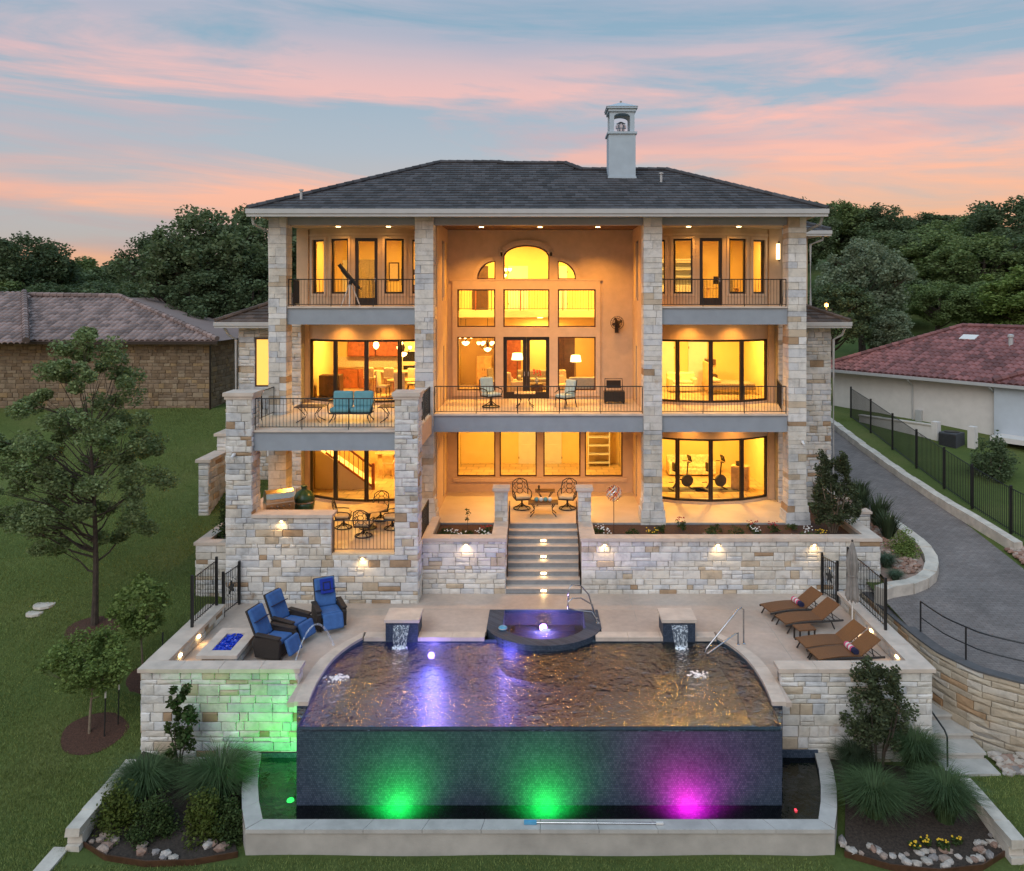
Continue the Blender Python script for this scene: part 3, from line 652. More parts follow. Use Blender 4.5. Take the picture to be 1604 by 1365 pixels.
def arch_wall(mb, x0, x1, ztop, fn, th, bottom, k=20):
    xs_ = [x0 + (x1 - x0) * i / k for i in range(k + 1)]
    for a, b in zip(xs_[:-1], xs_[1:]):
        za, zb = bottom(a), bottom(b)
        mb.add([fn(a, 0, za), fn(b, 0, zb), fn(b, 0, ztop), fn(a, 0, ztop), fn(a, -th, za), fn(b, -th, zb), fn(b, -th, ztop), fn(a, -th, ztop)], [(0, 1, 2, 3), (5, 4, 7, 6), (0, 4, 5, 1)])
e = 1e-4
wall_open(mb, -3.97, -2.71, r1, 12.87, [], flat, .22); wall_open(mb, -1.92, -1.58, r1, 12.87, [], flat, .22); wall_open(mb, .40, .76, r1, 12.87, [], flat, .22); wall_open(mb, 1.55, 3.97, r1, 12.87, [], flat, .22)
arch_wall(mb, -2.71, -1.92, 12.87, flat, .22, ql); arch_wall(mb, -1.58, .40, 12.87, flat, .22, arch_c); arch_wall(mb, .76, 1.55, 12.87, flat, .22, qr)
H(mb, 'wall', 'stucco')
for k in 'lcr': window(flat, gx[k][0] + .002, gx[k][1] - .002, r2[0] + .002, r2[1] - .002, .055)
for k in 'lr': window(flat, gx[k][0] + .002, gx[k][1] - .002, r3[0] + .002, r3[1] - .002, .055)
for a, b in ((-1.578, -.592), (-.588, .398)):
    d = window(flat, a, b, Z2 + .005, 8.288, .15, 'bronze', 'french_door', rail=.28); MB().cbox((-.59 + (.08 if a > -1 else -.08), YB - .0, 6.7), (.03, .06, .2)).build('handle', 'steel', d)
def arch_window(x0, x1, fn, k=18):
    fw = .055; mb = MB(); xs_ = [x0 + (x1 - x0) * i / k for i in range(k + 1)]; cxm = (x0 + x1) / 2
    out = [(x, r1 + .002) for x in (x0, x1)][::-1]; curve = [(x, max(r1 + .01, fn(x))) for x in xs_]
    loop = [(x0, r1 + .002)] + curve + [(x1, r1 + .002)]
    czm = r1 + .35
    for (p, q) in zip(loop, loop[1:] + loop[:1]):
        if math.dist(p, q) < 1e-6: continue
        def inn(s): d = Vector((cxm - s[0], czm - s[1])); d = d.normalized() * fw * 1.2; return (s[0] + d.x, s[1] + d.y)
        pi, qi = inn(p), inn(q)
        mb.add([(p[0], YB + .05, p[1]), (q[0], YB + .05, q[1]), (qi[0], YB + .05, qi[1]), (pi[0], YB + .05, pi[1])], [(0, 1, 2, 3)])
    w = H(mb, 'arched_window', 'window_frame'); MB().add([(x, YB + .07, z) for x, z in loop], [tuple(range(len(loop)))]).build('pane', 'glass', w)
arch_window(-2.71, -1.92, ql); arch_window(-1.58, .40, arch_c); arch_window(.76, 1.55, qr)
# raised plaster surround: piers and lintels between the lights, and the stepped arch moulding
P = .085; fo = lambda u, n, z: (u, YB - P - n, z)
mb = MB(); wall_open(mb, -3.76, 2.58, Z2 + .12, 10.70, [(o[0] - .0, o[1] + .0, o[2] - .01, o[3]) for o in op], fo, P - .003); H(mb, 'window_surround', 'trim_stucco')
H(MB().box(-3.86, 2.68, YB - .10, YB - .004, 10.701, 10.757), 'sill', 'trim_stucco')
def moulding(curve, w=.17):
    mb = MB()
    for (p, q) in zip(curve[:-1], curve[1:]):
        d = Vector((q[0] - p[0], q[1] - p[1])).normalized(); nn = Vector((-d.y, d.x)) * w
        A = [(p[0], p[1]), (q[0], q[1]), (q[0] + nn.x, q[1] + nn.y), (p[0] + nn.x, p[1] + nn.y)]
        mb.add([(x, YB - P, z) for x, z in A] + [(x, YB - .002, z) for x, z in A], [(0, 1, 2, 3), (3, 2, 6, 7), (0, 4, 5, 1)])
    H(mb, 'arch_moulding', 'trim_stucco')
moulding([(-2.71 - .79 * 0 + .79 * (1 - math.cos(a)) * 1.0, r1 + .80 * math.sin(a)) for a in np.linspace(0, 1.45, 14)])
moulding([(x, arch_c(x) + .02) for x in np.linspace(-1.7, .52, 24)], .2)
moulding([(.76 + .79 * math.cos(a), r1 + .80 * math.sin(a)) for a in np.linspace(1.45, 0, 14)][::1])
# lower central facade
lw = [(-3.57, -1.92), (-1.74, -.14), (.14, 1.74), (1.92, 3.55)]; op = [w + (2.28, 4.62) for w in lw]
mb = MB(); wall_open(mb, -3.97, 3.97, Z1, 4.97, op, flat, .22); H(mb, 'wall', 'stucco')
for o in op: window(flat, o[0] + .002, o[1] - .002, o[2] + .002, o[3] - .002, .055)
H(MB().box(-3.72, 3.72, YB - .08, YB - .003, 2.08, 2.24), 'sill', 'trim_stucco')
# --- house body behind: outer walls, partitions, back wall
mb = MB(); mb.box(-10.1, -9.9, 33.6, 44, 0, 12.95); mb.box(9.9, 10.1, 33.6, 44, 0, 12.95); mb.box(-10.1, 10.1, 44, 44.2, 0, 12.95); H(mb, 'outer_wall', 'stucco')
mb = MB()
for s in (-1, 1): mb.box(min(s * 3.98, s * 4.15), max(s * 3.98, s * 4.15), 33.62, 40.4, Z1, 12.8)
mb.box(-9.9, -4.16, 38.9, 39.0, Z1, 12.8); mb.box(4.16, 9.9, 38.9, 39.0, Z1, 12.8); mb.box(-3.97, 3.97, 40.4, 40.5, Z1, 12.86)
mb.box(-9.896, -9.85, 33.62, 38.9, Z1, 12.8); mb.box(9.85, 9.896, 33.62, 38.9, Z1, 12.8); H(mb, 'room_wall', 'room_wall')
mb = MB()
for (a, b) in ((-9.84, -4.16), (4.16, 9.84)):
    for z in (Z1, Z2, Z3): mb.box(a, b, 33.62, 38.9, z + .002, z + .012)
mb.box(-3.96, 3.96, 34.85, 40.4, Z1 + .002, Z1 + .012); mb.box(-3.96, 3.96, 34.85, 40.4, Z2 + .002, Z2 + .012); H(mb, 'room_floor', 'room_floor')
mb = MB()
for (a, b) in ((-9.84, -4.16), (4.16, 9.84)):
    for z in (Z2, Z3): mb.box(a, b, 33.65, 38.9, z - .53, z - .505)
    mb.box(a, b, 33.65, 38.9, 12.79, 12.815)
mb.box(-3.96, 3.96, 34.85, 40.4, Z2 - .53, Z2 - .505); H(mb, 'room_ceiling', 'room_ceiling')
# side wings (one storey lower), stone faced
for (x0, x1) in ((-12.8, -10.1), (10.1, 12.35)):
    c = H(MB().box(x0, x1, 34.24, 43, -1, 8.72), 'wing_wall', 'mortar'); ww = [(-12.1, -11.45, 6.2, 8.26)] if x0 < 0 else []
    def clipw(u0, u1, v0, v1, ww=ww, x0=x0):
        for (a, b_, c_, d_) in ww:
            if u0 + x0 < b_ and u1 + x0 > a and v0 < d_ and v1 > c_:
                o = []
                if u0 + x0 < a: o.append((u0, a - x0, v0, v1))
                if u1 + x0 > b_: o.append((b_ - x0, u1, v0, v1))
                return o
        return [(u0, u1, v0, v1)]
    stone_face(c, (x0, 34.2, 0), (1, 0, 0), (0, -1, 0), x1 - x0, 8.72, False, clip=clipw, name='stones')
    s = -1 if x0 < 0 else 1; xo = x0 if s < 0 else x1
    stone_face(c, (xo, 43 if s < 0 else 34.2, 0), (0, s, 0), (s, 0, 0), 8.8, 8.72, False, name='stones')
    if ww:
        a, b_, c_, d_ = ww[0]; w = window(lambda u, n, z: (u, 34.2 - n, z), a, b_, c_, d_, .06, n=-.02)
        mb = MB(); mb.box(a + .06, b_ - .06, 34.232, 34.236, c_, d_); mb.build('lit_blind', 'lit_blind', w)
# upper back block on the right
H(MB().box(10.1, 12.35, 37.2, 43, 8.8, 12.9), 'upper_block', 'stucco')
# --- roofs
PITCH = .43
def tile_plane(name, mat, x0, x1, y0, z0, tmax, pitch, expo=.34, tw=.33, hipl=1, hipr=1, par=None, kind='stuff'):
    """tile courses on a plane rising towards +Y; tmax(x) may vary"""
    mb = MB(); L = math.hypot(1, pitch); st = expo / L; t = 0.0; r = 0
    while True:
        a = x0 + t * hipl; b = x1 - t * hipr
        if b - a < .2 or t > 12: break
        x = a - (tw / 2 if r % 2 else 0); dn = random.uniform(-.004, .004)
        while x < b:
            xa, xb = max(x, a), min(x + tw, b); x += tw
            tm = tmax((xa + xb) / 2)
            if xb - xa < .03 or t > tm: continue
            t1 = min(t + st * 1.05, tm + .05); j = random.uniform(-.008, .010) + dn
            lo, up = z0 + t * pitch, z0 + t1 * pitch
            mb.add([(xa + .004, y0 + t - .01, lo + .050 + j), (xb - .004, y0 + t - .01, lo + .050 + j), (xb - .004, y0 + t1, up + .012), (xa + .004, y0 + t1, up + .012), (xa + .004, y0 + t, lo + .003), (xb - .004, y0 + t, lo + .003)],
                   [(0, 1, 2, 3), (4, 5, 1, 0)])
        t += st; r += 1
        if t > max(tmax(a + (b - a) * q / 20) for q in range(21)): break
    return mb.build(name, mat, par or house, kind=kind)
def caps(mb, a, b, r=.10, step=.38):
    a, b = Vector(a), Vector(b); n = max(1, round((b - a).length / step)); d = (b - a) / n
    for i in range(n): mb.tube([a + d * i, a + d * (i + 1.12)], [r * 1.12, r * .9], 7)
X0, X1, Y0, ZE = -10.62, 10.42, 29.25, 13.20
def tm(x): return 6.22 if x < -1.85 else (6.05 if x < 1.40 else 5.05)
rt = lambda t: ZE + PITCH * t
roof = H(MB().add([(X0, Y0, ZE), (X1, Y0, ZE), (X1 - 5.05, Y0 + 5.05, rt(5.05)), (1.4, Y0 + 5.05, rt(5.05)), (1.4, Y0 + 6.05, rt(6.05)), (-1.85, Y0 + 6.22, rt(6.22)), (X0 + 6.22, Y0 + 6.22, rt(6.22)),
                   (X1, 46, ZE), (X1 - 5.05, 40, rt(5.05)), (X0, 46, ZE), (X0 + 6.22, 39, rt(6.22))],
                  [(0, 1, 2, 3, 4, 5, 6), (1, 7, 8, 2), (9, 0, 6, 10), (7, 9, 10, 8), (6, 5, 10), (5, 4, 8, 10), (4, 3, 8), (3, 2, 8)]), 'roof', 'roof_tile')
tile_plane('roof_tiles', 'roof_tile', X0, X1, Y0, ZE, tm, PITCH, par=roof)
mb = MB(); up = .06
caps(mb, (X0, Y0, ZE + up), (X0 + 6.22, Y0 + 6.22, rt(6.22) + up)); caps(mb, (X0 + 6.22, Y0 + 6.22, rt(6.22) + up), (-1.85, Y0 + 6.22, rt(6.22) + up)); caps(mb, (-1.85, Y0 + 6.22, rt(6.22) + up), (-1.5, Y0 + 6.05, rt(6.05) + up))
caps(mb, (-1.5, Y0 + 6.05, rt(6.05) + up), (1.1, Y0 + 6.05, rt(6.05) + up)); caps(mb, (1.1, Y0 + 6.05, rt(6.05) + up), (1.8, Y0 + 5.05, rt(5.05) + up)); caps(mb, (1.8, Y0 + 5.05, rt(5.05) + up), (X1 - 5.05, Y0 + 5.05, rt(5.05) + up)); caps(mb, (X1 - 5.05, Y0 + 5.05, rt(5.05) + up), (X1, Y0, ZE + up))
mb.build('ridge_caps', 'roof_tile', roof, kind='stuff')
g = MB(); g.box(X0 - .05, X1 + .05, Y0 - .10, Y0 + .03, ZE - .15, ZE + .02); g.box(X0 - .02, X1 + .02, Y0 - .06, Y0 + .05, ZE - .26, ZE - .151); g.box(X0 - .05, X0 + .06, Y0 + .031, 45, ZE - .15, ZE + .02); g.box(X1 - .06, X1 + .05, Y0 + .031, 45, ZE - .15, ZE + .02); g.build('gutter', 'gutter', roof)
MB().box(X0 + .05, X1 - .05, Y0 + .06, 30.14, ZE - .20, ZE - .12).build('soffit', 'soffit', roof)
MB().box(X0 + .1, X0 + .6, 30.7, 44, ZE - .20, ZE - .12).build('soffit', 'soffit', roof); MB().box(X1 - .6, X1 - .1, 30.7, 44, ZE - .20, ZE - .12).build('soffit', 'soffit', roof)
for (x, y) in ((-9.0, 30.35), (4.9, 32.6)): MB().lathe([(.05, 0), (.05, .35), (.09, .36), (.09, .42)], (x, y, rt(y - Y0) - .02), 8).build('vent_pipe', 'gutter', roof)
# chimney
ch = MB().box(2.82, 3.92, 33.05, 34.15, 14.2, 16.70).build('chimney', 'chimney_stucco', roof)
mb = MB(); mb.box(2.76, 3.98, 32.99, 34.21, 16.701, 16.79); mb.box(2.79, 3.95, 33.02, 34.18, 14.85, 14.95)
for (x, y) in ((2.86, 33.09), (3.70, 33.09), (2.86, 33.93), (3.70, 33.93)): mb.box(x, x + .18, y, y + .18, 16.79, 17.62)
for k in range(12):
    a0, a1 = math.pi * k / 12, math.pi * (k + 1) / 12; xa, xb = 3.37 - .33 * math.cos(a0), 3.37 - .33 * math.cos(a1); za, zb = 17.42 + .14 * math.sin(a0), 17.42 + .14 * math.sin(a1)
    for y in (33.09, 33.93): mb.add([(xa, y, za), (xb, y, zb), (xb, y, 17.62), (xa, y, 17.62), (xa, y + .18, za), (xb, y + .18, zb), (xb, y + .18, 17.62), (xa, y + .18, 17.62)], [(0, 1, 2, 3), (5, 4, 7, 6), (0, 4, 5, 1)])
mb.box(2.80, 3.94, 33.03, 34.17, 17.621, 17.74); mb.box(2.74, 4.0, 32.97, 34.23, 17.741, 17.82)
mb.add([(2.72, 32.95, 17.821), (4.02, 32.95, 17.821), (4.02, 34.25, 17.821), (2.72, 34.25, 17.821), (3.37, 33.6, 18.12)], [(0, 1, 4), (1, 2, 4), (2, 3, 4), (3, 0, 4)]); mb.build('chimney_cap', 'chimney_stucco', ch)
mb = MB(); mb.lathe([(.16, 16.8), (.16, 17.0), (.22, 17.02), (.22, 17.14), (.13, 17.15), (.13, 17.2), (.2, 17.22), (.05, 17.3)], (3.37, 33.6, 0), 14); mb.build('flue', 'steel', ch); MB().lathe([(.035, 18.1), (.05, 18.16), (.0, 18.2)], (3.37, 33.6, 0), 8).build('finial', 'steel', ch)
# wing roofs
def hip_wing(x0, x1, y0, z, s, zr=.42, run=3.4, mat='roof_wing'):
    w = x1 - x0
    if s < 0: q = [(x0, y0, z), (x1, y0, z), (x1, y0 + w, z + w * zr), (x0, 46, z), (x1, 46, z + w * zr)]; base = MB().add(q, [(0, 1, 2), (0, 2, 4, 3)])
    else: q = [(x0, y0, z), (x1, y0, z), (x0, y0 + w, z + w * zr), (x1, 46, z), (x0, 46, z + w * zr)]; base = MB().add(q, [(0, 1, 2), (1, 3, 4, 2)])
    rf = base.build('wing_roof', mat, house); tile_plane('roof_tiles', mat, x0, x1, y0, z, lambda x: w, zr, hipl=1 if s < 0 else 0, hipr=1 if s > 0 else 0, par=rf)
    cb = MB(); caps(cb, (x0, y0, z + .06) if s < 0 else (x1, y0, z + .06), (x1, y0 + w, z + w * zr + .06) if s < 0 else (x0, y0 + w, z + w * zr + .06)); cb.build('ridge_caps', mat, rf, kind='stuff')
    g = MB().box(x0 - .04, x1 + .04, y0 - .1, y0 + .03, z - .15, z + .01); g.box(x0 - .02, x1 + .02, y0 - .06, y0 + .5, z - .24, z - .151)
    xs_ = x0 if s < 0 else x1; g.box(xs_ - .05, xs_ + .05, y0 + .031, 45, z - .15, z + .01); g.build('gutter', 'gutter', rf)
hip_wing(-13.55, -10.12, 33.6, 8.95, -1); hip_wing(9.93, 12.95, 33.6, 8.95, 1); hip_wing(9.93, 13.2, 36.6, 13.0, 1, mat='roof_tile')
# downspouts
def spout(pts): H(MB().tube(pts, .055, 6), 'downspout', 'gutter')
spout([(-10.5, 29.4, 12.95), (-10.5, 29.5, 12.7), (-10.22, 30.4, 12.45), (-10.2, 30.5, 9.6)]); spout([(10.3, 29.4, 12.95), (10.3, 29.6, 12.7), (10.0, 30.8, 12.45)])
spout([(12.9, 36.7, 12.75), (12.9, 36.8, 12.6), (12.45, 37.1, 12.4), (12.45, 37.1, 9.6)]); spout([(12.75, 33.7, 8.7), (12.7, 33.9, 8.4), (12.42, 34.1, 8.2), (12.42, 34.1, .5)]); spout([(-13.2, 33.7, 8.7), (-13.1, 33.9, 8.4), (-12.87, 34.1, 8.2), (-12.87, 34.1, 1.4)])
# --- railings
def railing(pts, z, parent, h=1.03, gap=.115, posts=True, name='railing'):
    P_ = [Vector((x, y, z)) for x, y in pts]; root = MB()
    for a, b in zip(P_[:-1], P_[1:]): root.tube([a + Vector((0, 0, h)), b + Vector((0, 0, h))], .020, 5)
    rail = root.build(name, 'black_iron', parent); bot = MB(); bal = MB(); ps = MB()
    for a, b in zip(P_[:-1], P_[1:]):
        bot.tube([a + Vector((0, 0, .09)), b + Vector((0, 0, .09))], .013, 4); n = max(2, round((b - a).length / gap))
        for i in range(n + 1):
            p = a + (b - a) * i / n; bal.tube([p + Vector((0, 0, .09)), p + Vector((0, 0, h))], .0075, 4, caps=False)
        k = max(1, round((b - a).length / 1.6))
        for i in range(k + 1): p = a + (b - a) * i / k; ps.tube([p - Vector((0, 0, .05)), p + Vector((0, 0, h))], .016, 5)
    bot.build('bottom_rail', 'black_iron', rail); bal.build('balusters', 'black_iron', rail, kind='stuff')
    if posts: ps.build('posts', 'black_iron', rail, kind='stuff')
    return rail
railing([(-9.44, 30.25), (-4.68, 30.25)], Z3, house); railing([(4.56, 30.25), (9.23, 30.25)], Z3, house); railing([(-9.4, 30.7), (-9.75, 32.6)], Z3, house); railing([(9.2, 30.7), (9.7, 32.6)], Z3, house)
railing([(-3.96, 30.25), (3.84, 30.25)], Z2, house); railing([(4.56, 30.25), (9.23, 30.25)], Z2, house); railing([(9.2, 30.7), (9.65, 32.8)], Z2, house)
# small fittings on the house
def lantern(loc, lit=True):
    x, y, z = loc; l = H(MB().cbox((x, y, z), (.05, .06, .25)), 'wall_lantern', 'bronze'); b = MB(); b.lathe([(.03, .18), (.09, .12), (.10, -.02), (.06, -.16), (.02, -.2)], (x, y - .12, z), 8); b.build('lantern_body', 'bronze', l)
    MB().lathe([(.05, -.10), (.07, 0), (.05, .1)], (x, y - .22, z), 8).build('lantern_glow', 'lamp_warm' if lit else 'white_paint', l)
lantern((10.95, 34.16, 4.0), False)
sc = H(MB().box(9.86, 9.9, 33.28, 33.38, 11.5, 12.3), 'wall_sconce', 'bronze'); MB().box(9.75, 9.86, 33.1, 33.27, 11.55, 12.2).build('lit_glass', 'lamp_shade', sc)
for (x, y, z) in ((9.75, 29.95, 4.6), (-10.0, 26.30, 4.85)):
    o = MB().lathe([(.05, 0), (.06, .04), (.06, .08)], (0, 0, 0), 10); o.tube([(0, 0, .04), (0, -.12, 0), (0, -.22, -.03)], .045, 8); q = o.build('security_camera', 'camera_white'); q.location = (x, y, z); tag(q, 'small white security camera on the ' + ('stone column beside the shrub' if x > 0 else 'balcony pier above the grill'), 'camera')
# ================================================================ left stone terrace with upper balcony (outdoor kitchen below)
YP = 26.4
ter = thing('kitchen_terrace', 'limestone terrace block with outdoor kitchen below and railed balcony above', 'terrace', (-7.1, 28, 0), world=True)
T = lambda mb, n, m, **k: mb.build(n, m, ter, **k)
random.seed(21)
core = MB(); core.box(-10.27, -4.03, YP + .03, 30.0, -.6, 1.2); core.box(-10.27, -6.87, YP + .03, YP + .42, 1.2, 2.80); core.box(-10.27, -9.48, YP + .03, YP + .75, 2.8, 6.68); core.box(-4.74, -4.03, YP + .03, YP + .75, 1.2, 6.68)
wc = T(core, 'wall', 'mortar')
F = (0, -1, 0); UX = (1, 0, 0)
stone_face(wc, (-10.3, YP, -.05), UX, F, 6.3, 1.62); stone_face(wc, (-10.3, YP, 1.57), UX, F, 3.46, 1.23); stone_face(wc, (-10.3, YP, 2.8), UX, F, .85, 3.9); stone_face(wc, (-4.77, YP, 1.57), UX, F, .77, 5.13)
for (x, z0, hh, y1) in ((-4.0, -.05, 1.67, 30.0), (-4.0, 1.62, 5.08, YP + .78), (-9.45, 2.8, 3.9, YP + .78)): stone_face(wc, (x, YP, z0), (0, 1, 0), (1, 0, 0), y1 - YP, hh, False, name='stones')
for z0, hh in ((-.05, 1.67), (1.62, 1.18)): stone_face(wc, (-10.3, 30.0 if z0 < 0 else YP + .45, z0), (0, -1, 0), (-1, 0, 0), 3.6 if z0 < 0 else .45, hh, False, name='stones')
stone_face(wc, (-10.3, YP + .78, 2.8), (0, -1, 0), (-1, 0, 0), .78, 3.9, False, name='stones')
for x0, x1 in ((-10.38, -9.37), (-4.85, -3.92)):
    T(MB().box(x0 + .04, x1 - .04, YP - .05, YP + .84, 6.68, 6.78), 'pier_cap', 'coping'); T(MB().box(x0, x1, YP - .09, YP + .88, 6.781, 6.90), 'pier_cap', 'coping')
T(MB().box(-9.44, -6.80, YP - .06, YP + .62, 2.802, 2.90), 'bar_counter', 'coping'); T(MB().box(-6.83, -4.78, YP + .02, 30.0, 1.2, 1.62), 'terrace_floor', 'travertine'); T(MB().box(-10.2, -6.831, YP + .43, 30.0, 1.201, 1.615), 'terrace_floor', 'travertine'); T(MB().box(-4.779, -4.05, YP + .76, 30.0, 1.2, 1.62), 'terrace_floor', 'travertine')
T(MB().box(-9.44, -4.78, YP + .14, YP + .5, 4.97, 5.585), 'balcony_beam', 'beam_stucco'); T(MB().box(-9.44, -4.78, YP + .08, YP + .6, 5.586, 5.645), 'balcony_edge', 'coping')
T(MB().box(-10.2, -4.05, YP + .80, 30.1, 5.1, 5.64), 'balcony_slab', 'travertine'); T(MB().box(-9.44, -4.78, YP + .501, YP + .80, 5.1, 5.64), 'balcony_slab', 'travertine')
T(MB().box(-4.06, -4.03, YP + .8, 30.0, 4.95, 5.6), 'side_beam', 'stucco')
railing([(-9.42, YP + .25), (-4.8, YP + .25)], 5.645, ter); railing([(-9.9, YP + .9), (-9.9, 29.95)], 5.645, ter); railing([(-4.1, YP + .9), (-4.1, 29.95)], 5.645, ter); railing([(-6.8, YP + .2), (-4.8, YP + .2)], 1.62, ter); railing([(-4.1, YP + .95), (-4.1, 29.6)], 1.62, ter, .95)
# left planter and stepped garden walls up the slope
random.seed(31)
def stone_wall(name, label, faces, cores, copes, group=None, base=None, single=True, cope_mat='coping'):
    b0 = cores[0]; t = thing(name, label, 'wall', base or ((b0[0] + b0[1]) / 2, (b0[2] + b0[3]) / 2, b0[4]), world=True, group=group)
    cb = MB()
    for c in cores: cb.box(*c)
    cb.build('wall_core', 'mortar', t)
    for (O, U, Nn, W, Hh) in faces: stone_face(t, O, U, Nn, W, Hh, single and Nn[1] < 0, name='stone' if (single and Nn[1] < 0) else 'stones')
    for c in copes:
        x0, x1, y0, y1, z0, z1 = c; lx, ly = x1 - x0, y1 - y0; n = max(1, round(max(lx, ly) / .95))
        for i in range(n):
            g = .004
            if lx >= ly: MB().box(x0 + lx * i / n + g, x0 + lx * (i + 1) / n - g, y0, y1, z0, z1, .003).build('coping_slab', cope_mat, t)
            else: MB().box(x0, x1, y0 + ly * i / n + g, y0 + ly * (i + 1) / n - g, z0, z1, .003).build('coping_slab', cope_mat, t)
    return t
stone_wall('planter_wall', 'low limestone planter wall attached left of the terrace block', [((-11.5, 26.9, -.5), UX, F, 1.2, 2.25), ((-11.5, 29.5, -.5), (0, -1, 0), (-1, 0, 0), 2.6, 2.25)], [(-11.47, -10.32, 26.93, 29.5, -.8, 1.6)], [(-11.55, -10.32, 26.84, 27.25, 1.752, 1.85), (-11.55, -11.15, 27.251, 29.5, 1.752, 1.85)])
MB().box(-11.14, -10.32, 27.26, 29.5, 1.55, 1.70).build('planting_bed', 'dark_soil')['kind'] = 'structure'
for i, (y0, y1, zt) in enumerate(((31.6, 33.4, 3.64), (33.4, 35.2, 4.35), (35.2, 37.5, 5.2))):
    stone_wall('garden_wall', ['stepped garden wall section at the downhill end, left of house', 'middle section of the stepped garden wall left of house', 'highest section of the stepped garden wall left of house'][i], [((-13.4, y0, .5), UX, F, .4, zt - .62), ((-13.0, y0, .5), (0, 1, 0), (1, 0, 0), y1 - y0, zt - .62)], [(-13.37, -13.03, y0 + .03, y1 - .01, .3, zt - .12)], [(-13.5, -12.9, y0 - .08, y1 - .02, zt - .118, zt)])
# ================================================================ retaining walls, steps, beds
YR = 27.25
rw1 = stone_wall('retaining_wall', 'short limestone retaining wall between the terrace block and the steps', [((-3.98, YR, -.03), UX, F, 2.8, 1.80), ((-1.18, YR, -.03), (0, 1, 0), (1, 0, 0), 2.4, 1.8)], [(-3.95, -1.21, YR + .03, YR + .42, -.4, 1.76), (-1.62, -1.21, YR + .42, 29.6, -.4, 1.76), (-3.95, -3.72, YR + .42, 29.9, 0, 1.76)],
    [(-3.98, -1.14, YR - .06, YR + .42, 1.772, 1.88), (-1.66, -1.14, YR + .421, 29.25, 1.772, 1.88), (-3.98, -3.7, YR + .421, 29.9, 1.772, 1.88)])
rw2 = stone_wall('retaining_wall', 'long limestone retaining wall with three lights right of the steps', [((1.40, YR, -.03), UX, F, 10.1, 1.80), ((11.5, YR, -.03), (0, 1, 0), (1, 0, 0), 2.9, 1.8)], [(1.43, 11.47, YR + .03, YR + .42, -.4, 1.76), (1.43, 1.80, YR + .42, 29.6, -.4, 1.76), (11.1, 11.47, YR + .42, 30.1, -.4, 1.76)],
    [(1.36, 11.56, YR - .06, YR + .42, 1.772, 1.88), (1.36, 1.88, YR + .421, 29.25, 1.772, 1.88), (11.08, 11.56, YR + .421, 30.1, 1.772, 1.88)])
for (a, b, t_) in ((-3.7, -1.62, 1), (1.8, 11.08, 2)):
    o = MB().box(a, b, YR + .421, 30.02 if t_ == 1 else 29.98, 1.0, 1.56).build('planting_bed', 'mulch'); o['kind'] = 'structure'
MB().box(9.9, 11.08, 29.98, 32.5, 1.0, 1.56).build('planting_bed', 'mulch')['kind'] = 'structure'
mbp = MB(); mbp.box(-3.7, -1.2, 29.95, 30.05, 1.0, 1.612); mbp.box(1.4, 9.9, 29.93, 30.02, 1.0, 1.612); o = mbp.build('patio_edge', 'riser_tile'); o['kind'] = 'structure'
def pier(x, y, lab):
    t = thing('stone_pier', lab, 'pier', (x, y, 1.6), world=True); MB().box(x - .21, x + .21, y - .21, y + .21, 1.5, 2.92).build('pier_core', 'mortar', t); z = 1.5
    while z < 2.9:
        h = random.choice((.14, .18, .22)); h = h if z + h < 2.8 else 2.92 - z; k = random.uniform(-.12, .12)
        for a, b in ((x - .24, x + k), (x + k, x + .24)): s = random.uniform(0, .012); MB().box(a + .006, b - .006, y - .24 - s, y + .24, z + .005, z + h - .005, .005).build('stone', 'limestone', t)
        z += h
    MB().box(x - .27, x + .27, y - .27, y + .27, 2.921, 2.98).build('cap', 'coping', t); MB().box(x - .31, x + .31, y - .31, y + .31, 2.981, 3.07).build('cap', 'coping', t)
pier(-1.42, 29.55, 'small limestone pier at the head of the steps, left side beside white flowers'); pier(1.62, 29.55, 'small limestone pier at the head of the steps, beside the garden spinner')
st = thing('garden_steps', 'wide flight of nine tiled steps with small riser lights', 'steps', (.11, 28.6, 0), world=True)
for i in range(9):
    y = 27.27 + .335 * i; z = .18 * (i + 1); s = MB().box(-1.15, 1.37, y, y + .40 if i < 8 else 30.0, z - .18 + .001, z - .032).build('step', 'riser_tile', st)
    MB().box(-1.155, 1.375, y - .025, y + .36 if i < 8 else 30.0, z - .031, z).build('tread', 'coping', s)
    if i in (0, 2, 4, 6):
        MB().box(.03, .21, y - .012, y, z - .12, z - .06).build('step_light', 'lamp_small', s); light('SPOT', (.12, y - .08, z - .07), 2.0, (1, .62, .25), .03, (R(-25), 0, 0), 120, .8, st, 'step_lamp')
for sx, x in ((-1, -1.12), (1, 1.34)): MB().tube([(x, 29.7, 1.65), (x, 29.7, 2.5), (x, 29.3, 2.42), (x, 27.9, 1.42), (x, 27.75, 1.30), (x, 27.75, .40)], .02, 6).build('handrail', 'dark_wood', st)
# sconces under the coping
def sconce(x, y, z, par, P=7.5):
    s = MB()
    for k in range(8):
        a0, a1 = math.pi * k / 8, math.pi * (k + 1) / 8
        s.add([(x - .13 * math.cos(a0), y - .12 * math.sin(a0), z + .04), (x - .13 * math.cos(a1), y - .12 * math.sin(a1), z + .04), (x - .10 * math.cos(a1), y - .09 * math.sin(a1), z - .03), (x - .10 * math.cos(a0), y - .09 * math.sin(a0), z - .03), (x, y, z + .05)], [(0, 1, 2, 3), (0, 4, 1)])
    o = s.build('wall_light', 'coping', par); MB().lathe([(.02, -.05), (.055, -.03), (.05, .02)], (x, y - .06, z), 8).build('bulb', 'lamp_small', o)
    light('SPOT', (x, y - .16, z - .05), P, (1, .66, .30), .04, (R(14), 0, 0), 150, .9, par, 'sconce_lamp')
for x in (-2.5,): sconce(x, YR, 1.68, rw1)
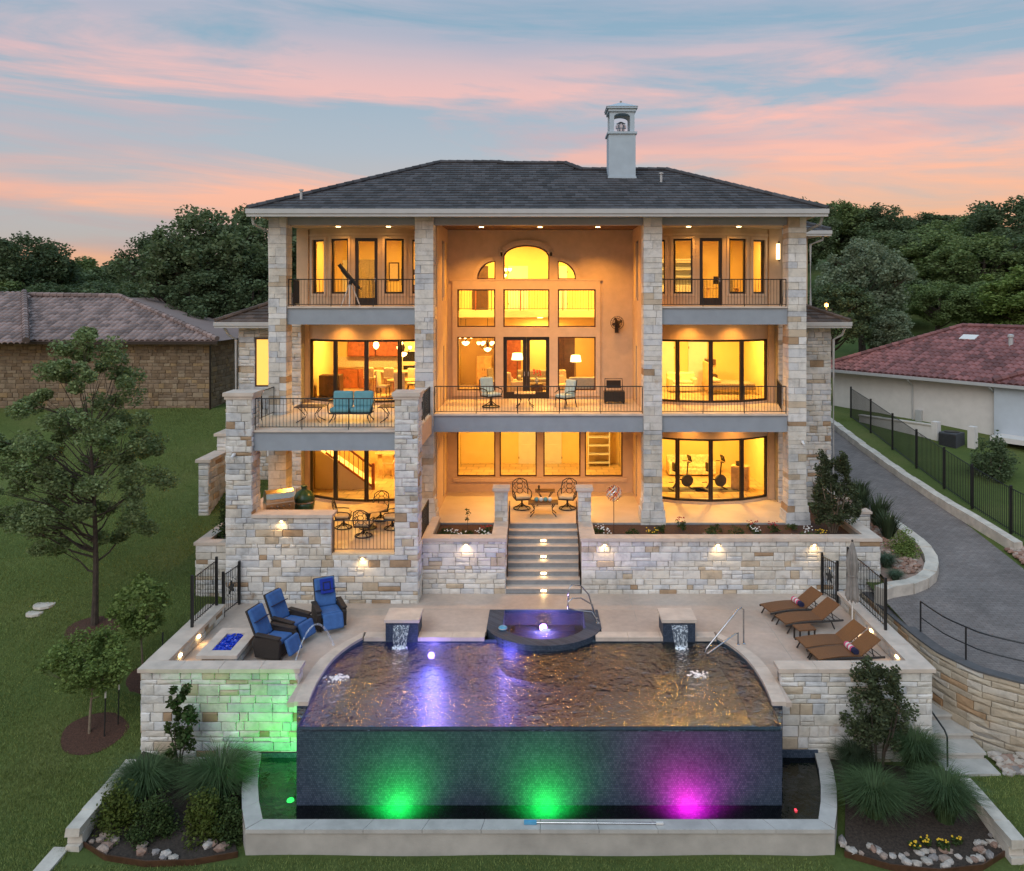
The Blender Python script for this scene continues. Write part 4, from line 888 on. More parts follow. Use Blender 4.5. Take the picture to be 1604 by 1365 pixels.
for x in (2.18, 6.0, 9.25): sconce(x, YR, 1.68, rw2)
sconce(-8.45, YP, 2.72, ter); sconce(-5.8, YP, 1.50, ter)
# ================================================================ pool deck
PC = [(-5.23, 23.76), (-5.47, 23.3), (-5.63, 22.85), (-5.74, 22.4), (-5.80, 21.9), (-5.82, 21.4), (-5.82, 20.9), (-5.79, 20.4), (-5.75, 20.0)]
PCR = [(-x, y) for x, y in PC]
def deck(name, poly, z=0.0, th=.12, mat='deck'): o = MB().prism(poly, z - th, z).build(name, mat); o['kind'] = 'structure'; return o
CW = .38
outL = [(PC[0][0] - .05, PC[0][1] + CW)] + [(x - CW * .95 * min(1, .45 + i * .2), y + CW * max(0, .55 - i * .18)) for i, (x, y) in enumerate(PC) if i > 0]
outR = [(-x, y) for x, y in outL]
deck('pool_deck', [(-10.3, YR), (-10.3, 24.15), (-1.62, 24.15), (-1.62, 25.80), (1.85, 25.80), (1.85, 24.15), (9.8, 24.15), (9.8, YR)])
deck('pool_deck', [(-9.95, 24.148)] + [(x, y) if i else (x, 24.148) for i, (x, y) in enumerate(outL)] + [(-6.29, 20.0), (-6.29, 21.25), (-9.95, 21.25)], -.004)
deck('pool_deck', [(9.8, 24.148)] + [(x, y) if i else (x, 24.148) for i, (x, y) in enumerate(outR)] + [(6.25, 20.0), (6.25, 21.3), (9.8, 21.3)], -.004)
# joint lines cut in the deck
for (a, b) in (((-9.8, 25.9), (9.7, 25.9)), ((7.0, 21.4), (7.0, 25.9)), ((-6.9, 24.2), (-6.9, 27.2)), ((3.0, 25.0), (3.0, 27.2))):
    d = Vector((b[0] - a[0], b[1] - a[1])).normalized() * .008; o = MB().prism([(a[0] - d.y, a[1] + d.x), (a[0] + d.y, a[1] - d.x), (b[0] + d.y, b[1] - d.x), (b[0] - d.y, b[1] + d.x)], .0, .004).build('deck_joint', 'concrete'); o['kind'] = 'structure'
# ================================================================ swimming pool
pool = thing('swimming_pool', 'infinity-edge swimming pool with rippled water reflecting the lit house', 'pool', (0, 21.5, -1.5), world=True)
ZW = -.13; YW = 18.92
shape = PC + [(-6.02, 19.98), (-5.72, YW + .002), (5.68, YW + .002), (6.0, 19.98)] + PCR[::-1]
def vertical(mb, pts, z0, z1, closed=False):
    for a, b in zip(pts, pts[1:] + (pts[:1] if closed else [])):
        if a != b: mb.quad((a[0], a[1], z0), (b[0], b[1], z0), (b[0], b[1], z1), (a[0], a[1], z1))
inner = PC + [(-5.715, YW + .071), (5.675, YW + .071)] + PCR[::-1]
mb = MB(); vertical(mb, inner, -1.6, -.06, True); mb.build('pool_wall', 'pool_floor', pool)
MB().add([(x, y, -1.6) for x, y in inner], [tuple(range(len(inner)))]).build('pool_floor', 'pool_floor', pool)
mb = MB(); sl = [(23.72 - 3.2 * (1 - math.cos(a)), -.62 - .975 * math.sin(a)) for a in np.linspace(0, 1.5708, 12)]  # curved sheet added to smooth the shading step from back wall to floor
for (ya, za), (yb, zb) in zip(sl[:-1], sl[1:]): mb.add([(-5.7, ya, za), (5.7, ya, za), (5.7, yb, zb), (-5.7, yb, zb)], [(0, 1, 2, 3)])
bmt = bmesh.new(); met = bpy.data.meshes.new('added_cove'); met.from_pydata(mb.v, [], mb.f); bmt.from_mesh(met); bmesh.ops.remove_doubles(bmt, verts=bmt.verts[:], dist=1e-4); bmt.to_mesh(met); bmt.free(); mkobj('added_cove', met, 'pool_floor', pool, smooth=True)
mb = MB(); mb.prism([(-5.72, YW), (5.68, YW), (5.68, YW + .07), (-5.72, YW + .07)], -2.6, ZW - .006); mb.prism([(-5.72, YW + .0705), (5.68, YW + .0705), (5.68, 19.26), (-5.72, 19.26)], -2.6, -1.4); mb.build('weir_wall', 'mosaic', pool)
for pl, zt in (([(-6.02, 19.99), (-5.721, YW + .01), (-5.721, 19.27), (-5.76, 19.99)], ZW - .007), ([(6.0, 19.99), (5.681, YW + .01), (5.681, 19.27), (5.74, 19.99)], ZW - .007), ([(-6.27, 20.9), (-6.04, 20.0), (-5.76, 20.0), (-5.83, 20.9)], -.09), ([(6.23, 20.9), (6.02, 20.0), (5.76, 20.0), (5.83, 20.9)], -.09)): MB().prism(pl, -2.6, zt).build('weir_side', 'mosaic', pool)
# water, finely divided so it carries real ripples
def water_sheet(poly, z, name, mat, par):
    bm = bmesh.new(); vs = [bm.verts.new((x, y, z)) for x, y in poly]; bm.faces.new(vs); bmesh.ops.triangulate(bm, faces=bm.faces[:]); me = bpy.data.meshes.new(name); bm.to_mesh(me); bm.free(); return mkobj(name, me, mat, par)
water_sheet(shape, ZW, 'water', 'pool_water', pool)
for pin, pout in ((PC, outL), (PCR, outR)):
    for i in range(len(pin) - 1):
        q = [pin[i], pin[i + 1], pout[i + 1], pout[i]]; c = (sum(p[0] for p in q) / 4, sum(p[1] for p in q) / 4); q = [(p[0] + (c[0] - p[0]) * .008, p[1] + (c[1] - p[1]) * .008) for p in q]; MB().prism(q, -.10, .014).build('coping_stone', 'coping', pool)
bx = [-5.2, -4.6, -3.55, -2.6, -1.64]
for a, b in zip(bx[:-1], bx[1:]):
    MB().box(a + .004, b - .004, 23.74, 24.14, -.10, .014).build('coping_stone', 'coping', pool); MB().box(-b + .004, -a - .004, 23.74, 24.14, -.10, .014).build('coping_stone', 'coping', pool)
for x in (-3.2, -1.05):
    MB().lathe([(.0, 0), (.10, .0), (.10, .03), (.0, .05)], (0, 0, 0), 12).build('pool_lamp', 'lamp_purple', pool).matrix_basis = Matrix.Translation(Vector((x, 23.72, -.5)) - pool.location) @ Matrix.Rotation(R(90), 4, 'X')
    light('POINT', (x, 23.2, -.30), 75, (.55, .25, 1), .15, parent=pool, name='pool_lamp_glow'); light('SPOT', (x, 23.62, -.5), 700, (.50, .26, 1), .1, (R(68), 0, R(180)), 165, 1.0, pool, 'pool_lamp_light')
def foam(x, y, r, par, z=ZW):
    mb = MB()
    for k in range(90): a = random.uniform(0, 6.28); q = r * random.random(); s = random.uniform(.008, .035); mb.lathe([(s, 0), (s * .9, s * .25), (s * .4, s * .5)], (x + q * math.cos(a) * 1.3, y + q * math.sin(a), z), 6)
    mb.build('bubbler_foam', 'white_foam', par, kind='stuff')
foam(*PZ(527, 1062, ZW), .26, pool); foam(*PZ(1094, 1057, ZW), .24, pool)
# scupper pedestals with falling sheets of water
for s, lab in ((-1, 'tiled water-feature pedestal pouring into pool near the blue chairs'), (1, 'tiled water-feature pedestal pouring into pool near the brown loungers')):
    x0, x1 = (-4.55, -3.60) if s < 0 else (3.62, 4.57); t = thing('scupper_pedestal', lab, 'fountain', ((x0 + x1) / 2, 24.1, 0), world=True)
    MB().box(x0, x1, 23.72, 24.55, -.12, .46).build('pedestal', 'mosaic', t); MB().box(x0 - .04, x1 + .04, 23.68, 24.6, .462, .55).build('cap', 'coping', t)
    xm = (x0 + x1) / 2; mb = MB(); n = 8
    for k in range(n):
        a, b = k / n, (k + 1) / n; f_ = lambda t_: (23.70 - .34 * math.sqrt(t_) , .40 - .53 * t_, .24 - .06 * t_)
        (ya, za, wa), (yb, zb, wb) = f_(a), f_(b); mb.quad((xm - wa, ya, za), (xm + wa, ya, za), (xm + wb, yb, zb), (xm - wb, yb, zb))
    mb.build('water_sheet', 'falling_water', t); foam(xm, 23.36, .16, t)
# deck jet arcing beside the blue chairs
t = thing('deck_jet', 'thin arching jet of water beside the blue recliners', 'water jet', (-6.6, 22.0, 0), world=True)
MB().lathe([(.04, 0), (.04, .03), (.015, .05)], (-6.62, 21.55, 0), 8).build('nozzle', 'steel', t)
MB().tube([(-6.62 + .75 * q, 21.55 + 1.35 * q, .05 + 3.6 * q * (1 - q) + .1 * q) for q in np.linspace(0, 1, 16)], [.014 + .022 * q for q in np.linspace(0, 1, 16)], 6).build('jet', 'falling_water', t)
# spa
spa = thing('spa', 'raised dark-tiled spa with glowing purple water at the back of the pool', 'spa', (.11, 24.7, 0), world=True)
SC = (.12, 25.75); front = [(.12 + 1.78 * math.sin(a), 24.75 - 1.62 * math.cos(a) + .0) for a in np.linspace(-1.35, 1.35, 22)]
frontin = [(.12 + 1.30 * math.sin(a), 24.75 - 1.18 * math.cos(a)) for a in np.linspace(-1.30, 1.30, 22)]
outer = front + [(1.75, 25.78), (-1.52, 25.78)]; innr = frontin + [(1.30, 25.72), (-1.06, 25.72)]
mb = MB(); ztop = .035
ring_o = [Vector((x, y, ztop)) for x, y in front]; ring_i = [Vector((x, y, ztop)) for x, y in frontin]
for i in range(21): mb.quad(ring_o[i], ring_o[i + 1], ring_i[i + 1], ring_i[i]); mb.quad((front[i][0], front[i][1], -1.0), (front[i + 1][0], front[i + 1][1], -1.0), ring_o[i + 1], ring_o[i])
for sx in (0, -1):
    a, b = front[sx], frontin[sx]; xo = 1.84 if sx else -1.61; xi = b[0]; mb.add([(a[0], a[1], ztop), (b[0], b[1], ztop), (xi, 25.78, ztop), (xo, 25.78, ztop), (a[0], a[1], -1), (xo, 25.78, -1)], [(0, 1, 2, 3), (0, 3, 5, 4)])
mb.build('spa_rim', 'mosaic', spa)
loop = frontin + [(frontin[-1][0], 25.78), (frontin[0][0], 25.78)]
mb = MB(); vertical(mb, loop, -1.0, ztop - .001, True); mb.add([(x, y, -1.0) for x, y in loop], [tuple(range(len(loop)))]); mb.build('spa_shell', 'pool_floor', spa)
b_ = MB(); b_.prism([(-.95, 25.77), (-.95, 25.25), (-.5, 24.9), (-.5, 24.45), (-.9, 24.2), (-1.0, 24.9)], -.99, -.45); b_.box(-.8, 1.1, 25.3, 25.77, -.99, -.45); b_.build('spa_bench', 'pool_floor', spa)
water_sheet(loop, -.02, 'water', 'spa_water', spa)
MB().lathe([(.0, 0), (.11, .0), (.11, .03), (.0, .05)], (0, 0, 0), 12).build('spa_lamp', 'lamp_purple', spa).matrix_basis = Matrix.Translation(Vector((.1, 25.28, -.32)) - spa.location) @ Matrix.Rotation(R(90), 4, 'X')
light('POINT', (.1, 25.1, -.35), 150, (.55, .32, 1), .1, parent=spa, name='spa_lamp_light')
foam(.15, 24.35, .12, spa, -.02)
o = MB().lathe([(.10, 0), (.13, .03), (.13, .07), (.09, .10), (.04, .12)], (0, 0, 0), 14).build('chlorine_floater', 'blue_plastic'); o.location = (-1.12, 24.25, .036); tag(o, 'small round blue and white floater on the spa rim', 'floater'); MB().lathe([(.132, .04), (.132, .06)], (0, 0, 0), 14).build('band', 'white_paint', o)
# polished handrails
def hrail(pts, lab):
    t = thing('pool_handrail', lab, 'handrail', (pts[0][0], pts[0][1], 0), world=True); MB().tube(pts, .024, 8).build('rail', 'steel', t, smooth=True)
    for p in (pts[0], pts[-1]): MB().lathe([(.06, 0), (.06, .015), (.03, .03)], (p[0], p[1], max(p[2], .0) if p[2] > -.05 else ZW), 10).build('base_plate', 'steel', t)
def loopr(x, y, dx, dy, h):  # inverted U leaning
    return [(x, y, .0)] + [(x + dx * q, y + dy * q, h * min(1, math.sin(math.pi * min(.98, .06 + q * .94)) * 1.25)) for q in np.linspace(.04, .96, 14)] + [(x + dx, y + dy, .0)]
hrail([(1.75, 25.1, .02), (1.62, 25.0, .5), (1.25, 24.8, .78), (1.0, 24.72, .80), (.85, 24.68, .7), (.86, 24.68, .5), (1.1, 24.8, .40), (1.6, 24.9, .30), (1.78, 24.75, .02)], 'curved steel spa handrail, front loop beside the spa rim')
hrail([(1.70, 25.75, .02), (1.55, 25.7, .55), (1.30, 25.65, .85), (1.0, 25.6, .88), (.90, 25.58, .75), (.90, 25.58, .42)], 'curved steel spa handrail at the back corner of the spa')
hrail([(5.90, 23.35, .0), (5.90, 23.35, .98), (5.82, 23.30, 1.06), (5.70, 23.26, 1.02), (4.75, 22.95, .05), (4.68, 22.92, -.06), (4.76, 22.93, -.10), (5.0, 23.0, .02), (5.62, 23.22, .34), (5.72, 23.28, .34), (5.72, 23.28, .0)], 'bent steel handrail standing at the curved pool edge')
# ================================================================ wing seat walls
lwall = stone_wall('seat_wall', 'limestone terrace wall around the fire pit, washed with green light', [((-10.36, 20.92, -2.25), UX, F, 4.08, 2.57), ((-6.28, 20.92, -2.25), (0, 1, 0), (1, 0, 0), .4, 2.57), ((-9.9, 21.32, 0), (0, 1, 0), (1, 0, 0), 3.9, .32), ((-10.36, 25.2, -2.0), (0, -1, 0), (-1, 0, 0), 4.28, 2.32), ((-6.28, 21.33, 0), (-1, 0, 0), (0, 1, 0), 3.6, .32)],
    [(-10.33, -6.31, 20.95, 21.29, -2.6, .31), (-10.33, -9.93, 21.29, 25.2, -2.4, .31)], [(-10.44, -6.22, 20.86, 21.36, .322, .42), (-10.44, -9.86, 21.361, 25.25, .322, .42)])
rwall = stone_wall('seat_wall', 'limestone terrace wall behind the brown loungers', [((6.24, 20.92, -2.15), UX, F, 3.94, 2.47), ((9.78, 26.2, 0), (0, -1, 0), (-1, 0, 0), 4.9, .32), ((10.18, 20.92, -2.15), (0, 1, 0), (1, 0, 0), 5.3, 2.47)], [(6.27, 10.15, 20.95, 21.29, -2.6, .31), (9.81, 10.15, 21.29, 26.3, -2.4, .31)], [(6.18, 10.26, 20.86, 21.36, .322, .42), (9.70, 10.26, 21.361, 26.35, .322, .42)])
def wall_glow(x, y, par, sx):
    o = MB().box(x - .02, x + .02, y - .06, y + .06, .2, .26).build('seat_light', 'lamp_small', par); light('SPOT', (x + sx * .07, y, .24), 4.5, (1, .55, .2), .04, (0, R(35 * -sx), 0), 150, .9, par, 'seat_lamp')
for y in (22.1, 23.3): wall_glow(-9.86, y, lwall, 1)
for y in (22.0, 23.7): wall_glow(9.74, y, rwall, -1)
# fire pit
fp = thing('fire_pit', 'long stone fire pit table filled with blue glass', 'fire pit', (-8.7, 22.5, 0), world=True)
MB().box(-9.10, -8.28, 21.75, 23.3, 0, .32).build('pit_core', 'mortar', fp)
for (O, U, Nn, W) in (((-9.13, 21.72, 0), UX, F, .88), ((-8.25, 21.72, 0), (0, 1, 0), (1, 0, 0), 1.61)): stone_face(fp, O, U, Nn, W, .33, True, hs=(.15, .18), wmin=.2, wmax=.4)
tb = MB(); tb.box(-9.24, -8.95, 21.62, 23.42, .335, .43); tb.box(-8.43, -8.14, 21.62, 23.42, .335, .43); tb.box(-8.949, -8.431, 21.62, 21.95, .335, .43); tb.box(-8.949, -8.431, 23.05, 23.42, .335, .43); tb.build('table_top', 'coping', fp)
gm = MB()
for k in range(260): gm.cbox((random.uniform(-8.93, -8.45), random.uniform(21.97, 23.03), .39 + random.uniform(-.02, .03)), (.05, .04, .035), random.uniform(0, 3), random.uniform(0, 3))
m_, nt_, b_2 = newmat('blue_glass'); b_2.inputs['Base Color'].default_value = (.01, .05, .55, 1); b_2.inputs['Roughness'].default_value = .12; b_2.inputs['Specular IOR Level'].default_value = .8
gm.build('blue_glass', 'blue_glass', fp, kind='stuff')
# ================================================================ catch basin
bas = thing('catch_basin', 'pale limestone catch basin at the foot of the infinity edge', 'basin', (0, 18, -2.35), world=True)
def arc(p0, p1, bulge, n=9):
    out = []; d = Vector((p1[0] - p0[0], p1[1] - p0[1])); nn = Vector((-d.y, d.x)).normalized() * bulge
    for i in range(n): t_ = i / (n - 1); out.append((p0[0] + d.x * t_ + nn.x * 4 * t_ * (1 - t_), p0[1] + d.y * t_ + nn.y * 4 * t_ * (1 - t_)))
    return out
inL = arc((-7.22, 20.9), (-6.28, 18.24), -.10); inR = arc((6.30, 18.24), (7.12, 20.9), -.10); ouL = arc((-7.56, 20.9), (-6.55, 17.92), -.13); ouR = arc((6.55, 17.92), (7.46, 20.9), -.13)
ZB = -1.75; inp = inL + inR; oup = ouL + ouR
mb = MB()
for i in range(len(oup) - 1): mb.quad((oup[i][0], oup[i][1], -2.8), (oup[i + 1][0], oup[i + 1][1], -2.8), (oup[i + 1][0], oup[i + 1][1], ZB - .09), (oup[i][0], oup[i][1], ZB - .09))
mb.build('basin_wall', 'concrete', bas)
mb = MB(); vertical(mb, [(x, y) for x, y in inp], -2.55, ZB - .005); mb.build('basin_lining', 'mosaic', bas); MB().add([(x, y, -2.55) for x, y in inp], [tuple(range(len(inp)))]).build('basin_floor', 'pool_floor', bas)
MB().box(-7.3, -6.3, 20.86, 20.912, -2.6, -1.75).build('tile_band', 'mosaic', bas); MB().box(6.26, 7.2, 20.86, 20.912, -2.6, -1.68).build('tile_band', 'mosaic', bas)
def cop(q): c = (sum(p[0] for p in q) / 4, sum(p[1] for p in q) / 4); q = [(p[0] + (c[0] - p[0]) * .008, p[1] + (c[1] - p[1]) * .008) for p in q]; MB().prism(q, ZB - .088, ZB).build('coping_slab', 'grey_coping', bas)
for I, O in ((inL, ouL), (inR, ouR)):
    for i in range(0, len(I) - 2, 2):
        e_ = lambda p, c: p; cop([I[i], I[i + 2], O[i + 2], O[i]])
xsb = np.linspace(0, 1, 11)
for a, b in zip(xsb[:-1], xsb[1:]): cop([(-6.28 + 12.58 * a, 18.24), (-6.28 + 12.58 * b, 18.24), (-6.55 + 13.1 * b, 17.88), (-6.55 + 13.1 * a, 17.88)])
water_sheet([(-7.22, 20.9)] + inL[1:] + inR[:-1] + [(7.12, 20.9)], -1.87, 'water', 'basin_water', bas)
def blamp(x, y, z, col_, mat, aim, P):
    o = MB().lathe([(.0, 0), (.09, .0), (.08, .03), (.0, .04)], (x, y, z), 12).build('basin_lamp', mat, bas)
    d = Vector(aim) - Vector((x, y, z)); light('SPOT', (x, y, z + .12), P, col_, .06, d.to_track_quat('-Z', 'Y').to_euler(), 150, 1.0, bas, 'basin_lamp_light')
blamp(-3.37, 18.34, -2.3, (.02, 1, .10), 'lamp_green', (-3.37, 18.92, -1.45), 520); blamp(.13, 18.34, -2.3, (.02, 1, .10), 'lamp_green', (.13, 18.92, -1.45), 520); blamp(3.54, 18.34, -2.3, (1, .01, .45), 'lamp_pink', (3.54, 18.92, -1.45), 800)
blamp(-5.98, 19.3, -2.0, (.03, 1, .12), 'lamp_green', (-6.55, 20.9, -.9), 300)
MB().cbox((5.95, 18.75, -1.89), (.05, .08, .05)).build('red_marker', 'lamp_red', bas)
t = thing('pool_brush', 'long silver pool pole with blue head lying on the basin coping', 'pole', (.5, 18.06, ZB), world=True)
MB().tube([(-.1, 18.08, ZB + .03), (2.6, 18.05, ZB + .03)], .018, 6).build('pole', 'steel', t); MB().cbox((-.22, 18.08, ZB + .035), (.28, .10, .05)).build('head', 'blue_plastic', t); MB().cbox((2.68, 18.05, ZB + .035), (.16, .05, .04)).build('grip', 'white_paint', t)
# side steps on the right, between the seat wall and the curved wall
t = thing('side_steps', 'flight of wide grey stone steps beside the curved drive wall', 'steps', (10.95, 21.6, -2.1), world=True)
for k in range(11):
    z = -1.95 + .16 * k; y = 20.3 + .65 * k
    if y > 26: break
    s = MB().box(10.26, 11.55, y + .02, y + .80, z - .45, z - .062, .004).build('step', 'concrete', t); MB().box(10.24, 11.6 - (.10 * max(0, k - 4)), y - .02, y + .68, z - .06, z, .005).build('tread', 'stair_concrete', s)
MB().tube([(10.38, 22.3, -.75), (10.42, 20.75, -1.1), (10.42, 20.62, -1.2), (10.42, 20.6, -2.0)], .025, 6).build('handrail', 'black_iron', t)
# fences and gates on the terrace
def fence(name, label, p0, p1, z0, z1, h=1.45, gap=.11, cat='fence', posts=(0, 1), star=False):
    a = Vector((*p0, z0)); b = Vector((*p1, z1)); t = thing(name, label, cat, a, world=True); up_ = Vector((0, 0, 1)); m = MB()
    m.tube([a + up_ * (h - .06), b + up_ * (h - .06)], .018, 4); m.tube([a + up_ * .12, b + up_ * .12], .018, 4); m.build('rail', 'black_iron', t)
    bal = MB(); n = max(2, round((b - a).length / gap))
    for i in range(1, n): p = a + (b - a) * i / n; bal.tube([p + up_ * .08, p + up_ * (h - .02)], .011, 4)
    bal.build('pickets', 'black_iron', t, kind='stuff')
    for i in posts: p = a + (b - a) * i; MB().box(p.x - .035, p.x + .035, p.y - .035, p.y + .035, p.z, p.z + h + .06).build('post', 'black_iron', t)
    if star:
        c = (a + b) / 2 + up_ * (h * .55); d = (b - a).normalized(); pts = []
        for k in range(10): r_ = .22 if k % 2 == 0 else .09; an = math.pi / 2 + k * math.pi / 5; pts.append(c + d * (r_ * math.cos(an)) + up_ * (r_ * math.sin(an)))
        nn = d.cross(up_) * .02; MB().add([p + nn for p in pts] + [p - nn for p in pts], [tuple(range(10)), tuple(range(19, 9, -1))] + [(i, (i + 1) % 10, 10 + (i + 1) % 10, 10 + i) for i in range(10)]).build('star', 'black_iron', t)
        ring = [c + d * (.30 * math.cos(q)) + up_ * (.30 * math.sin(q)) for q in np.linspace(0, 6.28, 17)[:-1]]; MB().tube(ring, .012, 4, closed=True).build('ring', 'steel', t)
fence('iron_fence', 'black iron fence panel on the seat wall behind the closed umbrella', (9.97, 26.1), (9.99, 23.3), .42, .42)
fence('iron_gate', 'black iron gate with a star emblem near the brown loungers', (9.50, 27.15), (9.72, 26.35), 0, 0, 1.35, cat='gate', star=True)
fence('iron_fence', 'black iron fence panel on the wall behind the fire pit', (-10.15, 23.5), (-10.1, 25.15), .42, .42)
fence('iron_gate', 'black iron gate with a star emblem beside the terrace block', (-9.95, 25.3), (-9.82, 26.3), 0, 0, 1.35, cat='gate', star=True)
FP = [(17.9, 46.4), (17.85, 43.5), (17.8, 40.7), (17.75, 38), (17.75, 35.4), (17.8, 33.2), (18.0, 30.8), (18.4, 28.4), (19.0, 26)]
def fz(p): return up_z(p[0], p[1]) - .02
t = thing('boundary_fence', 'long black iron picket fence running down beside the drive', 'fence', (17.8, 40, 2), world=True)
for a, b in zip(FP[:-1], FP[1:]):
    A = Vector((*a, fz(a))); B = Vector((*b, fz(b))); u = Vector((0, 0, 1)); m = MB(); m.tube([A + u * 1.74, B + u * 1.74], .02, 4); m.tube([A + u * .15, B + u * .15], .02, 4); m.build('rail', 'black_iron', t)
    pk = MB(); n = round((B - A).length / .125)
    for i in range(1, n): p = A + (B - A) * i / n; pk.tube([p + u * .08, p + u * 1.76], .014, 4, caps=False)
    pk.build('pickets', 'black_iron', t, kind='stuff'); MB().box(A.x - .04, A.x + .04, A.y - .04, A.y + .04, A.z, A.z + 1.85).build('post', 'black_iron', t)
# ================================================================ lamps of the house
WARM = (1, .57, .115); WARM2 = (1, .44, .075)
def room_lamp(x, y, z, P, size=.5):
    o = H(MB().lathe([(.14, 0), (.14, .02), (.0, .021)], (x, y, z - .022), 12), 'ceiling_lamp', 'lamp_warm'); light('AREA', (x, y, z - .06), P, WARM, size, None, parent=house, name='room_lamp_light')
def downlight(x, y, z, P, spot=110, rot=None, col=WARM2):
    H(MB().lathe([(.09, 0), (.09, .015), (.0, .016)], (x, y, z - .018), 12), 'downlight', 'lamp_small'); light('SPOT', (x, y, z - .05), P, col, .06, rot, spot, .7, house, 'downlight_lamp')
for cx in (-7.04, 6.92):
    for dx in (-1.3, 1.3):
        room_lamp(cx + dx, 35.9, Z2 - .53, 190); room_lamp(cx + dx, 35.9, Z3 - .53, 235); room_lamp(cx + dx, 35.9, 12.79, 110)
    for dx in (-1.0, 1.0):
        for z, P_ in ((Z2 - .5, 75), (Z3 - .5, 110), (12.82, 62)): downlight(cx + dx, 32.1, z, P_, 130)
for x in (-2.2, 2.2): room_lamp(x, 37.4, Z2 - .53, 170); room_lamp(x, 37.4, 12.87, 480, .9)
room_lamp(0, 39.2, 8.98, 170)
for x in (-2.4, 0, 2.36): downlight(x, 32.9, 12.87, 430, 120)
for x in (-2.2, 0, 2.2): downlight(x, 32.3, Z2 - .5, 170, 140)
for x in (-8.6, -6.0): downlight(x, 28.6, 5.1, 150, 140)
# ================================================================ furniture builders (local, front towards -Y)
def swivel_chair(name, label, cush, group, lattice=True, s=1.0):
    t = thing(name, label, 'chair', group=group)
    ring = [(.30 * math.cos(a), .30 * math.sin(a), .03) for a in np.linspace(0, 6.283, 15)[:-1]]; MB().tube(ring, .022, 5, closed=True).build('base_ring', 'black_iron', t)
    m = MB(); m.tube([(0, 0, .08), (0, 0, .36)], .035, 8)
    for k in range(4): a = k * math.pi / 2 + .78; m.tube([(0, 0, .22), (.16 * math.cos(a), .16 * math.sin(a), .10), (.30 * math.cos(a), .30 * math.sin(a), .03)], .015, 5)
    m.build('pedestal', 'black_iron', t)
    MB().rbox((0, 0, .385), (.56, .54, .035), .01).build('seat_frame', 'black_iron', t); MB().rbox((0, -.01, .455), (.52, .50, .10), .04).build('seat_cushion', cush, t, smooth=False)
    b = MB(); fr = [(-.27, .24, .40), (-.29, .30, .70), (-.25, .36, .92), (-.12, .39, 1.0), (0, .395, 1.02), (.12, .39, 1.0), (.25, .36, .92), (.29, .30, .70), (.27, .24, .40)]; b.tube(fr, .02, 5)
    if lattice:
        for q in range(3):
            c = (0, .335 + .02 * q, .58 + .16 * q); b.tube([(c[0] + .11 * math.cos(a), c[1] + .02 * math.sin(a), c[2] + .09 * math.sin(a)) for a in np.linspace(0, 6.28, 11)[:-1]], .012, 4, closed=True)
        for sx in (-1, 1):
            b.tube([(sx * .27, .26, .45), (sx * .1, .31, .6), (sx * .26, .33, .78), (sx * .08, .37, .95)], .012, 4); b.tube([(sx * .27, .27, .62), (sx * .16, .33, .74), (sx * .2, .36, .9)], .01, 4)
    b.build('backrest', 'black_iron', t)
    if not lattice: MB().rbox((0, .275, .76), (.50, .11, .52), .05, rx=R(-12)).build('back_cushion', cush, t)
    for sx in (-1, 1): MB().tube([(sx * .29, .30, .66), (sx * .31, .05, .66), (sx * .31, -.2, .63), (sx * .30, -.26, .56), (sx * .28, -.22, .42)], .02, 5).build('arm', 'black_iron', t)
    return t
def place(t, x, y, z, rz, first=[None], label=None): return dup(t, (x, y, z), rz, label)
def side_table(loc, label, r=(.45, .35), h=.55, top='dark_wood'):
    t = thing('side_table', label, 'table', loc); MB().rbox((0, 0, h), (r[0] * 2, r[1] * 2, .035), .012).build('table_top', top, t)
    for sx in (-1, 1):
        for sy in (-1, 1): MB().tube([(sx * r[0] * .75, sy * r[1] * .75, h - .02), (sx * r[0] * .35, sy * r[1] * .35, h * .5), (sx * r[0] * .5, sy * r[1] * .5, h * .22), (sx * r[0] * .85, sy * r[1] * .85, .01)], .016, 5).build('leg', 'black_iron', t)
    return t
# --- kitchen terrace, lower: round table, four chairs, grill, smoker
t = thing('dining_table', 'round slate-topped patio table with four iron chairs around it', 'table', (-6.25, 29.3, Z1)); MB().lathe([(.66, .70), (.68, .715), (.68, .74), (.0, .741)], n=28).build('table_top', 'light_wood', t); MB().lathe([(.06, .02), (.05, .3), (.09, .5), (.3, .69)], n=12).build('pedestal', 'black_iron', t); MB().lathe([(.32, 0), (.32, .03), (.05, .08)], n=16).build('foot', 'black_iron', t)
c0 = swivel_chair('patio_chair', 'black iron swivel chair with tan cushion at the round terrace table', 'tan_fabric', 'chairs around the round terrace table'); c0.location = (-6.2, 28.3, Z1); c0.rotation_euler = (0, 0, R(175))
for x, y, rz in ((-7.15, 29.3, 95), (-5.35, 29.2, -95), (-6.0, 30.3, 5)): dup(c0, (x, y, Z1), R(rz + 0))
isl = thing('grill_counter', 'stone outdoor kitchen counter along the terrace side', 'counter', (-9.5, 28.2, Z1), world=True)
MB().box(-10.1, -9.0, 27.25, 29.6, Z1, 2.62).build('counter_base', 'mortar', isl); stone_face(isl, (-9.0, 27.25, Z1), (0, 1, 0), (1, 0, 0), 2.35, 1.0, False, name='stones'); MB().box(-10.14, -8.94, 27.2, 29.64, 2.621, 2.7).build('counter_top', 'coping', isl)
t = thing('gas_grill', 'stainless gas grill with domed lid on the terrace counter', 'grill', (-9.0, 27.75, 2.7), R(30)); t.scale = (1, 1, 1.35); MB().rbox((0, 0, .12), (.95, .55, .24), .02).build('fire_box', 'grill_steel', t)
mb = MB(); pr = [(-.27, .24), (-.27, .34), (-.2, .46), (-.05, .53), (.12, .52), (.25, .42), (.27, .24)]
